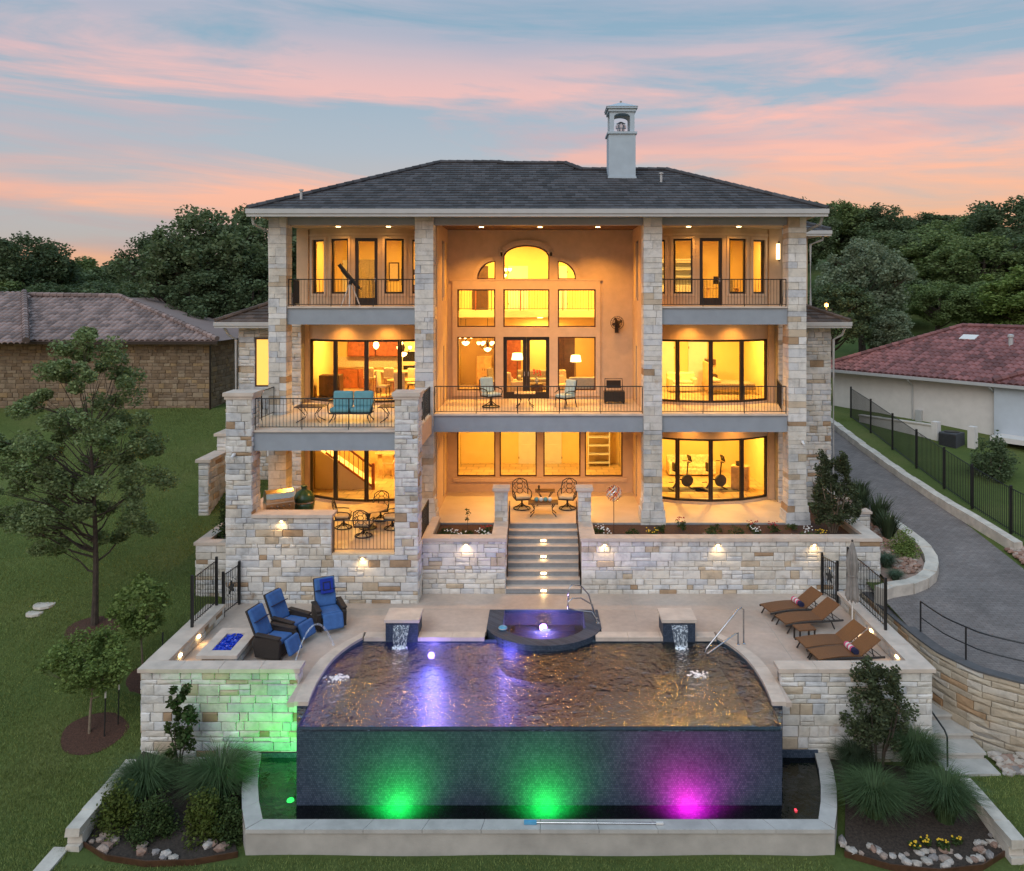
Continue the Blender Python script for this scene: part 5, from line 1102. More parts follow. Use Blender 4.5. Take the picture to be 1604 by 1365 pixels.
mb.add([(x, y, z) for x in (-.46, .46) for y, z in pr], [tuple(range(7))[::-1], tuple(range(7, 14))] + [(i, i + 1, i + 8, i + 7) for i in range(6)]); mb.build('lid', 'grill_steel', t); MB().tube([(-.35, -.32, .34), (.35, -.32, .34)], .018, 6).build('lid_handle', 'steel', t)
for k in range(4): MB().lathe([(.03, 0), (.03, .03)], (-.3 + .2 * k, -.29, .12), 8).build('knob', 'steel', t)
t = thing('ceramic_smoker', 'dark green egg-shaped ceramic smoker beside the grill', 'smoker', (-8.35, 28.5, 2.3)); MB().lathe([(.16, .0), (.30, .12), (.36, .34), (.37, .5)], n=18).build('bowl', 'egg_green', t, smooth=True); MB().lathe([(.375, .51), (.36, .66), (.26, .84), (.1, .93), (.09, 1.0), (.12, 1.01), (.1, 1.06)], n=18).build('dome', 'egg_green', t, smooth=True); MB().lathe([(.38, .48), (.38, .53)], n=18).build('band', 'steel', t); MB().box(-.3, .3, -.3, .3, -.68, .0).build('stand', 'coping', t)
# --- kitchen terrace, upper balcony: loveseat and side tables
t = thing('glider_loveseat', 'iron glider loveseat with two turquoise cushions on the balcony', 'loveseat', (-6.62, 28.3, 5.645))
for sx in (-1, 1):
    MB().rbox((sx * .36, 0, .44), (.70, .62, .16), .06).build('seat_cushion', 'teal_fabric', t); MB().rbox((sx * .36, .30, .77), (.70, .18, .56), .07, rx=R(-10)).build('back_cushion', 'teal_fabric', t)
    MB().tube([(sx * .74, .32, .66), (sx * .78, 0, .68), (sx * .78, -.28, .62), (sx * .74, -.3, .34)], .022, 5).build('arm', 'black_iron', t); MB().tube([(sx * .7, -.34, .02), (sx * .6, -.2, .2), (sx * .62, 0, .3), (sx * .6, .2, .2), (sx * .7, .36, .02)], .02, 5).build('leg', 'black_iron', t)
MB().rbox((0, 0, .33), (1.46, .62, .05), .015).build('seat_frame', 'black_iron', t); MB().tube([(-.72, .36, .4), (-.72, .44, 1.0), (.72, .44, 1.0), (.72, .36, .4)], .02, 5).build('back_frame', 'black_iron', t)
side_table((-8.05, 28.3, 5.645), 'iron scroll-leg side table near the outer balcony pier', (.5, .38), .55); side_table((-5.15, 28.3, 5.645), 'iron scroll-leg side table between turquoise loveseat and capped pier', (.48, .38), .55)
# --- central balcony
c1 = swivel_chair('balcony_chair', 'iron swivel rocker with pale blue cushions left of the small table', 'pale_teal_fabric', None, lattice=False); c1.location = (-1.95, 32.0, Z2); c1.rotation_euler = (0, 0, R(35)); c1.scale = (1.15,) * 3
side_table((-.6, 32.0, Z2), 'small iron table with tan top on the middle balcony', (.42, .36), .58, 'light_wood')
t = thing('balcony_armchair', 'four-legged iron armchair with pale blue cushions on the middle balcony', 'chair', (1.0, 32.0, Z2), R(-50))
for sx in (-1, 1):
    MB().tube([(sx * .29, -.28, 0), (sx * .29, -.26, .36)], .02, 5).build('leg', 'black_iron', t); MB().tube([(sx * .29, .36, 0), (sx * .28, .26, .4), (sx * .27, .38, 1.08)], .02, 5).build('leg', 'black_iron', t); MB().tube([(sx * .29, .3, .64), (sx * .31, -.1, .66), (sx * .30, -.28, .58), (sx * .29, -.26, .36)], .02, 5).build('arm', 'black_iron', t)
MB().rbox((0, 0, .46), (.58, .58, .14), .05).build('seat_cushion', 'pale_teal_fabric', t); MB().rbox((0, .28, .80), (.54, .13, .56), .05, rx=R(-12)).build('back_cushion', 'pale_teal_fabric', t); MB().rbox((0, 0, .37), (.6, .6, .04), .01).build('seat_frame', 'black_iron', t)
t = thing('log_rack', 'small black iron fire box by the balcony side wall', 'heater', (3.05, 33.2, Z2)); MB().box(-.42, .42, -.25, .25, .08, .5).build('body', 'black_iron', t); MB().tube([(-.36, .2, .5), (-.36, .25, .98), (.36, .25, .98), (.36, .2, .5)], .022, 5).build('back_frame', 'black_iron', t); MB().box(-.3, .3, .22, .24, .6, .92).build('back_panel', 'bronze', t)
for sx in (-1, 1): MB().box(sx * .38 - .03, sx * .38 + .03, -.22, .22, 0, .08).build('foot', 'black_iron', t)
t = thing('wall_fan', 'bronze wall-mounted fan on the middle facade beside the arched windows', 'fan', (3.28, YB, 8.75)); m = MB()
for r_ in (.10, .19, .28): m.tube([(r_ * math.cos(a), -.34, .15 + r_ * math.sin(a)) for a in np.linspace(0, 6.283, 21)[:-1]], .012, 5, closed=True)
for k in range(16): a = k * math.pi / 8; m.tube([(.03 * math.cos(a), -.36, .15 + .03 * math.sin(a)), (.28 * math.cos(a), -.34, .15 + .28 * math.sin(a)), (.2 * math.cos(a), -.18, .15 + .2 * math.sin(a))], .006, 4)
m.build('cage', 'bronze', t); MB().rbox((0, -.14, .15), (.16, .22, .16), .04).build('motor', 'bronze', t); MB().rbox((0, -.06, -.12), (.16, .11, .34), .02).build('bracket', 'bronze', t)
for k in range(4): a = k * math.pi / 2 + .4; MB().cbox((.13 * math.cos(a), -.29, .15 + .13 * math.sin(a)), (.2, .01, .11), ry=-a, rx=.4).build('blade', 'dark_wood', t)
# --- telescope
t = thing('telescope', 'black telescope on a white tripod standing on the upper balcony', 'telescope', (-7.35, 31.2, Z3), R(10))
for k in range(3): a = k * 2.094 + .5; MB().tube([(.05 * math.cos(a), .05 * math.sin(a), .85), (.42 * math.cos(a), .42 * math.sin(a), .0)], .024, 5).build('tripod_leg', 'white_paint', t)
MB().lathe([(.06, .82), (.07, .9), (.04, 1.0)], n=10).build('mount', 'black_iron', t); MB().tube([(-.42, 0, 1.62), (-.30, 0, 1.46), (.30, 0, .74), (.34, 0, .69)], [.085, .08, .075, .05], 10).build('tube', 'black_iron', t); MB().tube([(-.36, .1, 1.4), (-.12, .1, 1.1)], .025, 6).build('finder', 'black_iron', t); MB().tube([(.33, 0, .70), (.42, 0, .64), (.42, 0, .74)], .025, 6).build('eyepiece', 'black_iron', t)
# --- lower patio: two lattice chairs, coffee table with decor, little table, spinner
c2 = swivel_chair('lattice_chair', 'iron lattice-back swivel chair with tan cushion by the coffee table', 'tan_fabric', 'lattice chairs on the lower patio'); c2.location = (-.72, 31.9, Z1); c2.rotation_euler = (0, 0, R(14)); c2.scale = (1.1,) * 3; dup(c2, (1.08, 31.9, Z1), R(-14))
t = thing('coffee_table', 'bronze coffee table with scrolled legs on the lower patio', 'table', (.12, 31.0, Z1)); MB().rbox((0, 0, .5), (1.15, .62, .045), .015).build('table_top', 'dark_wood', t)
for sx in (-1, 1):
    for sy in (-1, 1): MB().tube([(sx * .45, sy * .22, .48), (sx * .34, sy * .16, .3), (sx * .36, sy * .17, .15), (sx * .5, sy * .26, .01)], .02, 5).build('leg', 'bronze', t)
for i, x in enumerate((-.22, -.04, .13, .30)):
    o = MB().lathe([(0, -.09), (.06, -.07), (.09, 0), (.06, .07), (0, .09)], n=12).build('decor_ball', 'white_paint' if i % 2 else 'teal_fabric', smooth=True); o.location = (x + .08, 30.98, Z1 + .615); tag(o, ('white' if i % 2 else 'teal') + ' decorative ball on the coffee table', 'ball', 'balls on the coffee table, ' + ('white' if i % 2 else 'teal'))
side_table((.2, 32.5, Z1), 'small dark table behind the coffee table with a black lantern', (.4, .26), .58); o = MB().lathe([(.07, 0), (.07, .03), (.03, .06), (.05, .14), (.02, .2)], n=10).build('lantern', 'black_iron'); o.location = (-.05, 32.5, Z1 + .6); tag(o, 'small black lantern on the little patio table', 'lantern')
t = thing('garden_spinner', 'red and white spiral garden spinner on a thin pole in the bed', 'spinner', (2.6, 28.4, 1.56)); MB().tube([(0, 0, 0), (0, 0, 1.85)], .014, 6).build('pole', 'dark_wood', t); rr = .29
for k in range(12):
    a = k * math.pi / 6; m = MB(); pts = []
    for q in np.linspace(-1.4, 1.4, 11): pts.append((rr * math.cos(q), a + q * 1.0, 1.55 + rr * math.sin(q)))
    for (r0, a0, z0), (r1_, a1, z1_) in zip(pts[:-1], pts[1:]):
        w = .16; m.quad((r0 * math.cos(a0), r0 * math.sin(a0), z0), (r0 * math.cos(a0 + w), r0 * math.sin(a0 + w), z0), (r1_ * math.cos(a1 + w), r1_ * math.sin(a1 + w), z1_), (r1_ * math.cos(a1), r1_ * math.sin(a1), z1_))
    m.build('ribbon', ('red_paint', 'white_paint', 'steel')[k % 3], t)
# --- pool deck: blue recliners
def recliner(loc, rz, towel=None, label=''):
    t = thing('recliner', label, 'recliner', loc, rz, 'blue recliners by the fire pit')
    for sx in (-1, 1):
        m = MB(); s_ = [(-.38, .05), (.34, .05), (.42, .30), (.36, .58), (-.30, .62), (-.42, .50)]
        m.add([(sx * .38 + dx, y, z) for dx in (-.06, .06) for y, z in s_], [tuple(range(6)), tuple(range(11, 5, -1))] + [(i, (i + 1) % 6, 6 + (i + 1) % 6, 6 + i) for i in range(6)]); m.build('arm', 'wicker', t); MB().rbox((sx * .38, -.02, .63), (.17, .78, .06), .025, rx=R(4)).build('arm_rest', 'wicker', t)
        MB().tube([(sx * .33, -.42, .02), (sx * .33, 0, -.0), (sx * .33, .42, .03)], .025, 5).build('rocker', 'wicker', t)
    MB().rbox((0, .0, .22), (.66, .7, .3), .03).build('base', 'wicker', t); MB().rbox((0, -.06, .44), (.64, .62, .15), .05).build('seat_cushion', 'blue_fabric', t)
    bk = MB().rbox((0, .48, .86), (.62, .13, .86), .05, rx=R(-24)).build('back_cushion', 'blue_fabric', t); MB().rbox((0, .41, .95), (.622, .14, .02), .005, rx=R(-24)).build('seam', 'navy_cloth', bk); MB().rbox((0, .55, .84), (.66, .06, .88), .02, rx=R(-24)).build('back_shell', 'wicker', t)
    MB().rbox((0, -.58, .32), (.60, .12, .46), .05, rx=R(-20)).build('footrest', 'blue_fabric', t)
    return t
recliner((-6.45, 24.6, .03), R(28), label='blue cushioned recliner with a royal blue towel hung on its back'); recliner((-7.35, 23.75, .03), R(68), label='middle blue recliner beside the fire pit'); recliner((-7.45, 22.65, .03), R(75), label='blue recliner nearest the wall corner, beside the water jet')
t = thing('towel', 'royal blue towel with square border draped over a recliner back', 'towel', (-6.45, 24.6, .03), R(28)); MB().rbox((.03, .405, 1.06), (.40, .03, .44), .012, rx=R(-24)).build('cloth', 'royal_towel', t); MB().rbox((.03, .386, 1.06), (.24, .012, .26), .005, rx=R(-24)).build('border', 'navy_cloth', t); MB().rbox((.03, .378, 1.06), (.17, .012, .19), .005, rx=R(-24)).build('centre', 'royal_towel', t)
# --- loungers
def lounger(loc, rz, label, flatback=.62):
    t = thing('sun_lounger', label, 'lounger', loc, rz, 'brown sun loungers'); W = .33
    def zc(u): return .30 + .05 * math.sin(u / 1.25 * math.pi * .85)
    us_ = np.linspace(0, 1.22, 10); m = MB()
    for a, b in zip(us_[:-1], us_[1:]): m.add([(a, -W, zc(a)), (b, -W, zc(b)), (b, W, zc(b)), (a, W, zc(a)), (a, -W, zc(a) - .025), (b, -W, zc(b) - .025), (b, W, zc(b) - .025), (a, W, zc(a) - .025)], [(0, 1, 2, 3), (7, 6, 5, 4), (0, 4, 5, 1), (2, 6, 7, 3)])
    m.build('sling', 'sling', t)
    bx_, bz = 1.22 + .70 * math.cos(flatback), zc(1.22) + .70 * math.sin(flatback); m = MB(); z2 = zc(1.22); dx, dz = .025 * math.sin(flatback), -.025 * math.cos(flatback)
    m.add([(1.22, -W, z2), (bx_, -W, bz), (bx_, W, bz), (1.22, W, z2), (1.22 + dx, -W, z2 + dz), (bx_ + dx, -W, bz + dz), (bx_ + dx, W, bz + dz), (1.22 + dx, W, z2 + dz)], [(0, 1, 2, 3), (7, 6, 5, 4), (0, 4, 5, 1), (2, 6, 7, 3), (1, 5, 6, 2)]); m.build('backrest', 'sling', t)
    for sy in (-1, 1):
        MB().tube([(u, sy * (W + .02), zc(u) - .055 if u < 1.25 else .27 - .02 * (u - 1.2)) for u in list(us_) + [1.5, 1.9]], .032, 5).build('side_rail', 'wicker', t)
        MB().tube([(.22, sy * W, .26), (.05, sy * W, .0)], .022, 5).build('leg', 'wicker', t); MB().tube([(1.5, sy * W, .26), (1.62, sy * W, .0)], .022, 5).build('leg', 'wicker', t)
        MB().tube([(1.62, sy * W * .8, .26), (1.22 + .4 * math.cos(flatback), sy * W * .8, z2 + .4 * math.sin(flatback))], .015, 5).build('back_prop', 'wicker', t)
    m = MB()
    for k in range(4): m.tube([(1.35 + .16 * k, -W, .255), (1.35 + .16 * k, W, .255)], .013, 4)
    m.build('cross_bars', 'wicker', t, kind='stuff'); return t
lab = ['brown sling lounger nearest the retaining wall, with striped towel roll', 'brown sling lounger between the first lounger and the side table', 'brown sling lounger on the far side of the umbrella pole, without towel', 'brown sling lounger against the front seat wall, with striped towel roll']
LP = [(7.05, 25.25, 12), (7.25, 24.35, 12), (7.35, 22.75, 8), (7.45, 22.0, 8)]
for (x, y, a), l in zip(LP, lab): lounger((x, y, 0), R(a), l)
for (i, l) in ((0, 'rolled red, white and navy towel on the lounger nearest the retaining wall'), (3, 'rolled red, white and navy towel on the lounger by the front seat wall')):
    x, y, a = LP[i]; t = thing('towel_roll', l, 'towel', (x + 1.12 * math.cos(R(a)), y + 1.12 * math.sin(R(a)), .40), R(a))
    for k in range(7): MB().tube([(0, -.26 + .075 * k, .0), (0, -.26 + .075 * (k + 1) - .002, .0)], .085, 10).build('stripe', ('navy_cloth', 'navy_cloth', 'pink_cloth', 'white_paint', 'pink_cloth', 'white_paint', 'pink_cloth')[k], t)
t = thing('wicker_side_table', 'low brown side table between the loungers', 'table', (7.75, 23.62, 0), R(10)); MB().rbox((0, 0, .36), (.55, .42, .05), .015).build('table_top', 'sling', t)
for sx in (-1, 1):
    for sy in (-1, 1): MB().box(sx * .23 - .02, sx * .23 + .02, sy * .17 - .02, sy * .17 + .02, 0, .335).build('leg', 'wicker', t)
t = thing('patio_umbrella', 'closed taupe patio umbrella standing among the loungers', 'umbrella', (9.3, 24.0, 0)); MB().tube([(0, 0, 0), (0, 0, 2.75)], .02, 8).build('pole', 'white_paint', t); MB().lathe([(.24, 0), (.24, .05), (.05, .09)], n=16).build('base', 'white_paint', t); MB().lathe([(.02, 2.75), (.04, 2.79), (.0, 2.83)], n=8).build('finial', 'wicker', t)
m = MB(); rows = [(.02, 2.74), (.10, 2.45), (.15, 2.1), (.115, 1.75), (.14, 1.45), (.17, 1.12), (.12, 1.0)]; nn_ = 24
for r_, z in rows: m.v += [(r_ * (1 + .28 * math.sin(q * 6.283 / nn_ * 8)) * math.cos(q * 6.283 / nn_), r_ * (1 + .28 * math.sin(q * 6.283 / nn_ * 8)) * math.sin(q * 6.283 / nn_), z + .05 * math.sin(q * 1.9)) for q in range(nn_)]
for i in range(len(rows) - 1): m.f += [(i * nn_ + q, i * nn_ + (q + 1) % nn_, (i + 1) * nn_ + (q + 1) % nn_, (i + 1) * nn_ + q) for q in range(nn_)]
m.build('canopy', 'umbrella_cloth', t); MB().lathe([(.145, 1.74), (.145, 1.78)], n=14).build('strap', 'umbrella_cloth', t)
# ================================================================ interiors
def sofa(loc, rz, label, w=1.9, mat='cream_fabric', h=.85):
    t = thing('sofa', label, 'sofa', loc, rz); MB().rbox((0, 0, .22), (w, .85, .3), .05).build('base', mat, t); MB().rbox((0, .34, .6), (w, .22, .55), .08).build('backrest', mat, t)
    for sx in (-1, 1): MB().rbox((sx * (w / 2 - .1), 0, .45), (.2, .85, .4), .06).build('arm', mat, t)
    for k in range(2): MB().rbox(((-.5 + k) * (w - .4) / 2 * 1.0, -.06, .44), ((w - .42) / 2, .62, .16), .05).build('seat_cushion', mat, t)
    return t
def dining_chair(loc, rz, label, group=None, mat='cream_fabric', sh=.46, bh=1.05, leg='dark_wood', wood=False):
    t = thing('dining_chair', label, 'chair', loc, rz, group); MB().rbox((0, 0, sh), (.5, .5, .1), .04).build('seat', mat, t); MB().rbox((0, .23, (sh + bh) / 2 + .03), (.48, .08, bh - sh), .04, rx=R(-6)).build('backrest', leg if wood else mat, t)
    for sx in (-1, 1):
        for sy in (-1, 1): MB().tube([(sx * .2, sy * .2, sh - .04), (sx * .22, sy * .22, 0)], .02, 5).build('leg', leg, t)
    return t
def lamp(name, loc, label, h=1.5, r=.26, sh=.3, base='bronze', shade='lamp_shade', P=6):
    t = thing(name, label, 'lamp', loc); MB().lathe([(.13, 0), (.13, .02), (.02, .05), (.015, h - sh), (.0, h - sh + .01)], n=10).build('stand', base, t); MB().lathe([(r, h - sh), (r * .82, h)], n=18).build('lamp_shade', shade, t); light('POINT', (0, 0, h + .12), P, WARM, .08, parent=t); return t
def cabinet(loc, dims, label, mat, doors=2, name='cabinet', cat='cabinet', rz=0):
    t = thing(name, label, cat, loc, rz); w, d, h = dims; MB().box(-w / 2, w / 2, -d / 2, d / 2, 0, h).build('carcass', mat, t)
    for k in range(doors):
        x = -w / 2 + w * k / doors; p = MB().rbox((x + w / doors / 2, -d / 2 - .012, h / 2), (w / doors - .03, .02, h - .06), .006).build('door', mat, t); MB().cbox((x + (w / doors) * (.85 if k % 2 == 0 else .15), -d / 2 - .035, h * .55), (.02, .03, .1)).build('handle', 'bronze', p)
    return t
def panel_door(x, y, z, w=.85, h=2.1, mat='white_paint', par=None, handle=1):
    d = H(MB().box(x - w / 2, x + w / 2, y - .05, y, z, z + h), 'inner_door', mat)
    for (a, b) in ((.12, .95), (1.1, h - .12)): MB().box(x - w / 2 + .12, x + w / 2 - .12, y - .065, y - .051, z + a, z + b).build('door_panel', mat, d)
    for zz in (.25, 1.85): MB().box(x - handle * w / 2 - .0, x - handle * w / 2 + .03, y - .07, y - .052, z + zz, z + zz + .1).build('hinge', 'bronze', d)
    MB().lathe([(.03, 0), (.035, .03), (.0, .06)], (0, 0, 0), 8).build('knob', 'bronze', d).location = (x + handle * w * .4, y - .1, z + 1.0)
def picture(x, y, z, w, h, label, inner='cream_fabric'):
    t = thing('framed_picture', label, 'picture', (x, y, z), world=True); MB().box(x - w / 2, x + w / 2, y - .04, y, z - h / 2, z + h / 2).build('frame', 'dark_wood', t); MB().box(x - w / 2 + .06, x + w / 2 - .06, y - .045, y - .041, z - h / 2 + .06, z + h / 2 - .06).build('print', inner, t)
def pendant(x, y, ztop, zb, label, r=.14):
    t = thing('pendant_lamp', label, 'lamp', (x, y, zb), world=True); MB().tube([(x, y, ztop), (x, y, zb + .2)], .008, 4).build('cord', 'bronze', t); MB().lathe([(.03, .2), (r * .8, .13), (r, 0), (r * .7, -.1), (.03, -.16)], (x, y, zb), 14).build('lamp_shade', 'lamp_warm', t)
# top left bedroom
F3, F2, F1 = Z3 + .012, Z2 + .012, Z1 + .012
cabinet((-5.65, 37.6, F3), (1.4, .5, .85), 'dark dresser in the upper left bedroom', 'dark_wood', 3, 'dresser'); lamp('table_lamp', (-5.95, 37.5, F3 + .85), 'table lamp with dark shade on the bedroom dresser', .75, .24, .25, shade='bronze', P=5)
picture(-7.05, 38.89, 11.2, .5, .9, 'framed picture seen through the balcony door, taller one'); picture(-6.45, 38.89, 10.95, .5, .8, 'smaller framed picture beside the bedroom lamp'); cabinet((-8.1, 38.6, F3), (1.2, .5, 2.1), 'tall grey wardrobe in the upper left bedroom', 'grey_fabric', 2, 'wardrobe'); panel_door(-9.1, 38.88, F3)
# top right office
t = cabinet((6.55, 38.4, F3), (1.9, .55, .9), 'pale hutch cabinet with arched shelves in the upper right room', 'white_paint', 3, 'hutch'); m = MB(); m.box(-.95, -.87, -.2, .25, .9, 2.05); m.box(.87, .95, -.2, .25, .9, 2.05); m.box(-.87, .87, -.2, .25, 1.95, 2.05); m.box(-1.02, 1.02, -.26, .27, 2.051, 2.13); m.build('upper_frame', 'white_paint', t)
for z in (1.25, 1.6): MB().box(-.86, .86, -.18, .24, z, z + .03).build('shelf', 'white_paint', t)
MB().box(-.86, .86, .2, .24, .92, 1.94).build('back_panel', 'blue_wall', t)
t = thing('office_chair', 'dark office chair seen through the upper right window', 'chair', (8.5, 36.2, F3)); MB().rbox((0, 0, .48), (.5, .5, .1), .04).build('seat', 'grey_fabric', t); MB().rbox((0, .24, .82), (.48, .1, .6), .05).build('backrest', 'grey_fabric', t); MB().lathe([(.26, 0), (.05, .08), (.03, .44)], n=10).build('pedestal', 'black_iron', t)
t = thing('desk', 'wooden desk with a monitor in the upper right room', 'desk', (8.4, 37.2, F3)); MB().rbox((0, 0, .74), (1.5, .7, .05), .01).build('desk_top', 'light_wood', t); MB().box(-.72, -.66, -.3, .3, 0, .71).build('side_panel', 'light_wood', t); MB().box(.66, .72, -.3, .3, 0, .71).build('side_panel', 'light_wood', t); MB().rbox((-.1, .1, 1.1), (.55, .04, .36), .01).build('monitor', 'screen_dark', t); MB().lathe([(.12, .765), (.03, .79), (.03, .95)], (-.1, .13, 0), 8).build('monitor_stand', 'screen_dark', t)
# central double-height living room
H(MB().box(-3.96, 3.96, 38.7, 40.4, 9.0, 9.32), 'gallery_floor', 'room_ceiling'); railing([(-3.9, 38.75), (3.9, 38.75)], 9.33, house, 1.0, .13, name='gallery_railing')
m = MB(); m.tube([(-3.9, 38.74, 10.36), (3.9, 38.74, 10.36)], .045, 6); [m.tube([(x, 38.74, 9.33), (x, 38.74, 10.36)], .03, 6) for x in (-3.1, -.95, 1.1, 3.2)]; H(m, 'gallery_handrail', 'red_wood', kind='stuff')
panel_door(-1.1, 40.39, 9.33, 1.0, 2.2); panel_door(.9, 40.39, 9.33, .9, 2.2, handle=-1); panel_door(-3.0, 40.39, 9.33, .8, 2.2, 'dark_wood')
H(MB().box(-2.2, -1.95, 38.72, 38.95, F2, 9.0), 'room_pillar', 'room_ceiling'); H(MB().box(2.9, 3.12, 38.72, 38.95, F2, 9.0), 'room_pillar', 'room_ceiling')
lamp('floor_lamp', (-1.05, 37.2, F2), 'floor lamp with drum shade behind the french doors', 1.75, .27, .30); lamp('floor_lamp', (1.65, 37.3, F2), 'floor lamp with drum shade beside the patterned armchair', 1.65, .26, .30)
def armchair(loc, rz, label, mat):
    t = thing('armchair', label, 'armchair', loc, rz); MB().rbox((0, 0, .25), (.8, .8, .36), .06).build('seat', mat, t); MB().rbox((0, .34, .66), (.78, .2, .7), .08, rx=R(-10)).build('backrest', mat, t); MB().rbox((0, .16, .58), (.5, .16, .4), .07, rx=R(-14)).build('pillow', 'cream_fabric', t)
    for sx in (-1, 1): MB().rbox((sx * .38, 0, .42), (.16, .78, .36), .06).build('arm', mat, t)
armchair((2.35, 36.2, F2), R(-70), 'grey upholstered armchair with cream pillow right of the floor lamp', 'grey_fabric'); armchair((.95, 36.6, F2), R(20), 'brown patterned armchair in front of the dark cabinet', 'floral_fabric'); sofa((-.2, 38.0, F2), 0, 'grey sofa behind the french doors', 1.8, 'grey_fabric'); armchair((-1.2, 36.3, F2), R(120), 'cream armchair just inside the left french door', 'cream_fabric')
cabinet((1.1, 38.45, F2), (1.1, .5, 2.5), 'tall dark cabinet behind the right living room window', 'dark_wood', 2, 'armoire'); t = cabinet((-1.45, 40.1, F2), (1.0, .4, 2.6), 'red wood bookcase seen through the french doors', 'red_wood', 1, 'bookcase')
cabinet((-2.75, 39.6, F2), (.7, .6, 1.45), 'wooden chest behind the dining chandelier', 'light_wood', 2, 'chest'); dining_chair((-2.1, 37.0, F2), R(60), 'patterned chair beneath the chandelier', mat='grey_fabric')
t = thing('flower_vase', 'vase of red flowers on the living room table', 'vase', (-.15, 36.4, F2), world=False); MB().lathe([(.28, .0), (.28, .4), (.32, .44), (.0, .45)], n=14).build('stand', 'dark_wood', t); MB().lathe([(.05, .45), (.09, .56), (.05, .7), (.06, .72)], n=12).build('vase', 'blue_wall', t); m = MB(); [m.lathe([(.0, -.05), (.05, 0), (.0, .05)], (random.uniform(-.18, .18), random.uniform(-.15, .15), .9 + random.uniform(-.1, .16)), 6) for _ in range(16)]; m.build('flowers', 'red_paint', t, kind='stuff')
def chandelier(x, y, z, label, n=6, r=.42, top=12.8):
    t = thing('chandelier', label, 'chandelier', (x, y, z), world=True); MB().tube([(x, y, top), (x, y, z)], .012, 5).build('chain', 'bronze', t); MB().lathe([(.02, .25), (.09, .1), (.05, -.1), (.02, -.2)], (x, y, z), 10).build('body', 'bronze', t)
    for k in range(n): a = k * 6.283 / n; MB().tube([(x, y, z - .08), (x + r * .6 * math.cos(a), y + r * .6 * math.sin(a), z - .16), (x + r * math.cos(a), y + r * math.sin(a), z)], .012, 5).build('arm', 'bronze', t); MB().lathe([(.03, .0), (.075, .05), (.09, .14)], (x + r * math.cos(a), y + r * math.sin(a), z), 10).build('lamp_cup', 'lamp_warm', t)
    MB().lathe([(.02, -.32), (.13, -.26), (.18, -.16), (.05, -.12)], (x, y, z), 12).build('bowl', 'lamp_warm', t); return t
chandelier(-2.45, 37.6, 7.75, 'bronze chandelier lit behind the left living room window', top=9.0); chandelier(-3.35, 36.3, 8.12, 'small lit chandelier high in the left living room window', 4, .25, 9.0); chandelier(-1.75, 38.2, 11.2, 'dark foyer chandelier behind the arched window', 5, .32)
m = MB()
for k in range(9): m.box(3.0, 3.9, 36.2 + k * .27, 36.2 + (k + 1) * .27, F2, F2 + .19 * (k + 1))
H(m, 'staircase', 'light_wood', kind='stuff'); m = MB(); m.tube([(2.95, 36.1, F2 + .95), (2.95, 38.6, F2 + 2.7)], .045, 6); [m.tube([(2.95, 36.1 + .25 * k, F2 + .175 * k), (2.95, 36.1 + .25 * k, F2 + .95 + .175 * k)], .016, 4) for k in range(11)]; H(m, 'stair_rail', 'red_wood', kind='stuff'); sofa((2.0, 35.35, F2), R(180), 'cream bench sofa under the right living room window', 1.5, 'cream_fabric')
# kitchen (mid left)
H(MB().box(-9.84, -4.16, 38.86, 38.898, F2 + .95, F2 + 1.45), 'backsplash', 'granite')
for i, (x, w) in enumerate(((-9.2, 1.1), (-8.0, 1.25))): cabinet((x, 38.55, F2), (w, .6, .9), 'red wood base cabinet ' + ('in the corner of' if i == 0 else 'left of the island in') + ' the kitchen', 'red_wood', 2); 
for (x, w, z, h) in ((-8.55, 1.3, 7.15, .95), (-7.25, 1.2, 7.15, 1.2), (-5.4, .5, 7.0, 1.9)):
    t = cabinet((x, 38.7, z), (w, .36, h), 'red wood wall cabinet ' + {-8.55: 'over the corner counter', -7.25: 'over the stove side', -5.4: 'beside the oven tower'}[x], 'red_wood', 2, 'wall_cabinet')
t = cabinet((-6.1, 38.5, F2), (.95, .65, 2.3), 'built-in oven tower in the kitchen', 'cream_fabric', 1, 'oven_tower'); MB().box(-.38, .38, -.36, -.345, .75, 1.1).build('oven', 'screen_dark', t); MB().box(-.4, .4, -.36, -.345, 1.3, 1.75).build('microwave', 'screen_dark', t)
t = thing('kitchen_island', 'long kitchen island with granite top behind the dining chairs', 'island', (-6.2, 37.1, F2)); MB().box(-1.6, 1.6, -.35, .35, 0, .9).build('base', 'light_wood', t); MB().rbox((0, 0, .93), (3.4, .9, .06), .02).build('counter_top', 'granite', t)
for i, x in enumerate((-7.7, -6.8, -5.3)):
    t = dining_chair((x, 36.45, F2), R(180), 'cream bar stool at the kitchen island', 'bar stools at the kitchen island', 'cream_fabric', .72, 1.15, 'red_wood')
t = thing('breakfast_table', 'round breakfast table among cream chairs in the kitchen', 'table', (-6.0, 35.2, F2)); MB().lathe([(.68, .71), (.7, .74), (.0, .745)], n=24).build('table_top', 'light_wood', t); MB().lathe([(.3, 0), (.08, .1), (.07, .6), (.3, .7)], n=12).build('pedestal', 'dark_wood', t)
for (x, y, rz) in ((-6.85, 35.2, 80), (-5.95, 34.45, 175), (-5.15, 35.2, -85), (-5.7, 36.05, 5)): dining_chair((x, y, F2), R(rz), 'cream upholstered chair around the breakfast table', 'cream chairs around the breakfast table', bh=1.12)
pendant(-7.55, 37.1, 9.1, 7.75, 'round lit pendant over the left half of the island'); pendant(-6.4, 37.1, 9.1, 7.75, 'round lit pendant over the middle of the island'); chandelier(-6.0, 35.3, 7.7, 'lit bowl chandelier over the breakfast table', 3, .3, 9.1); pendant(-5.1, 37.1, 9.1, 7.75, 'round lit pendant over the right half of the island')
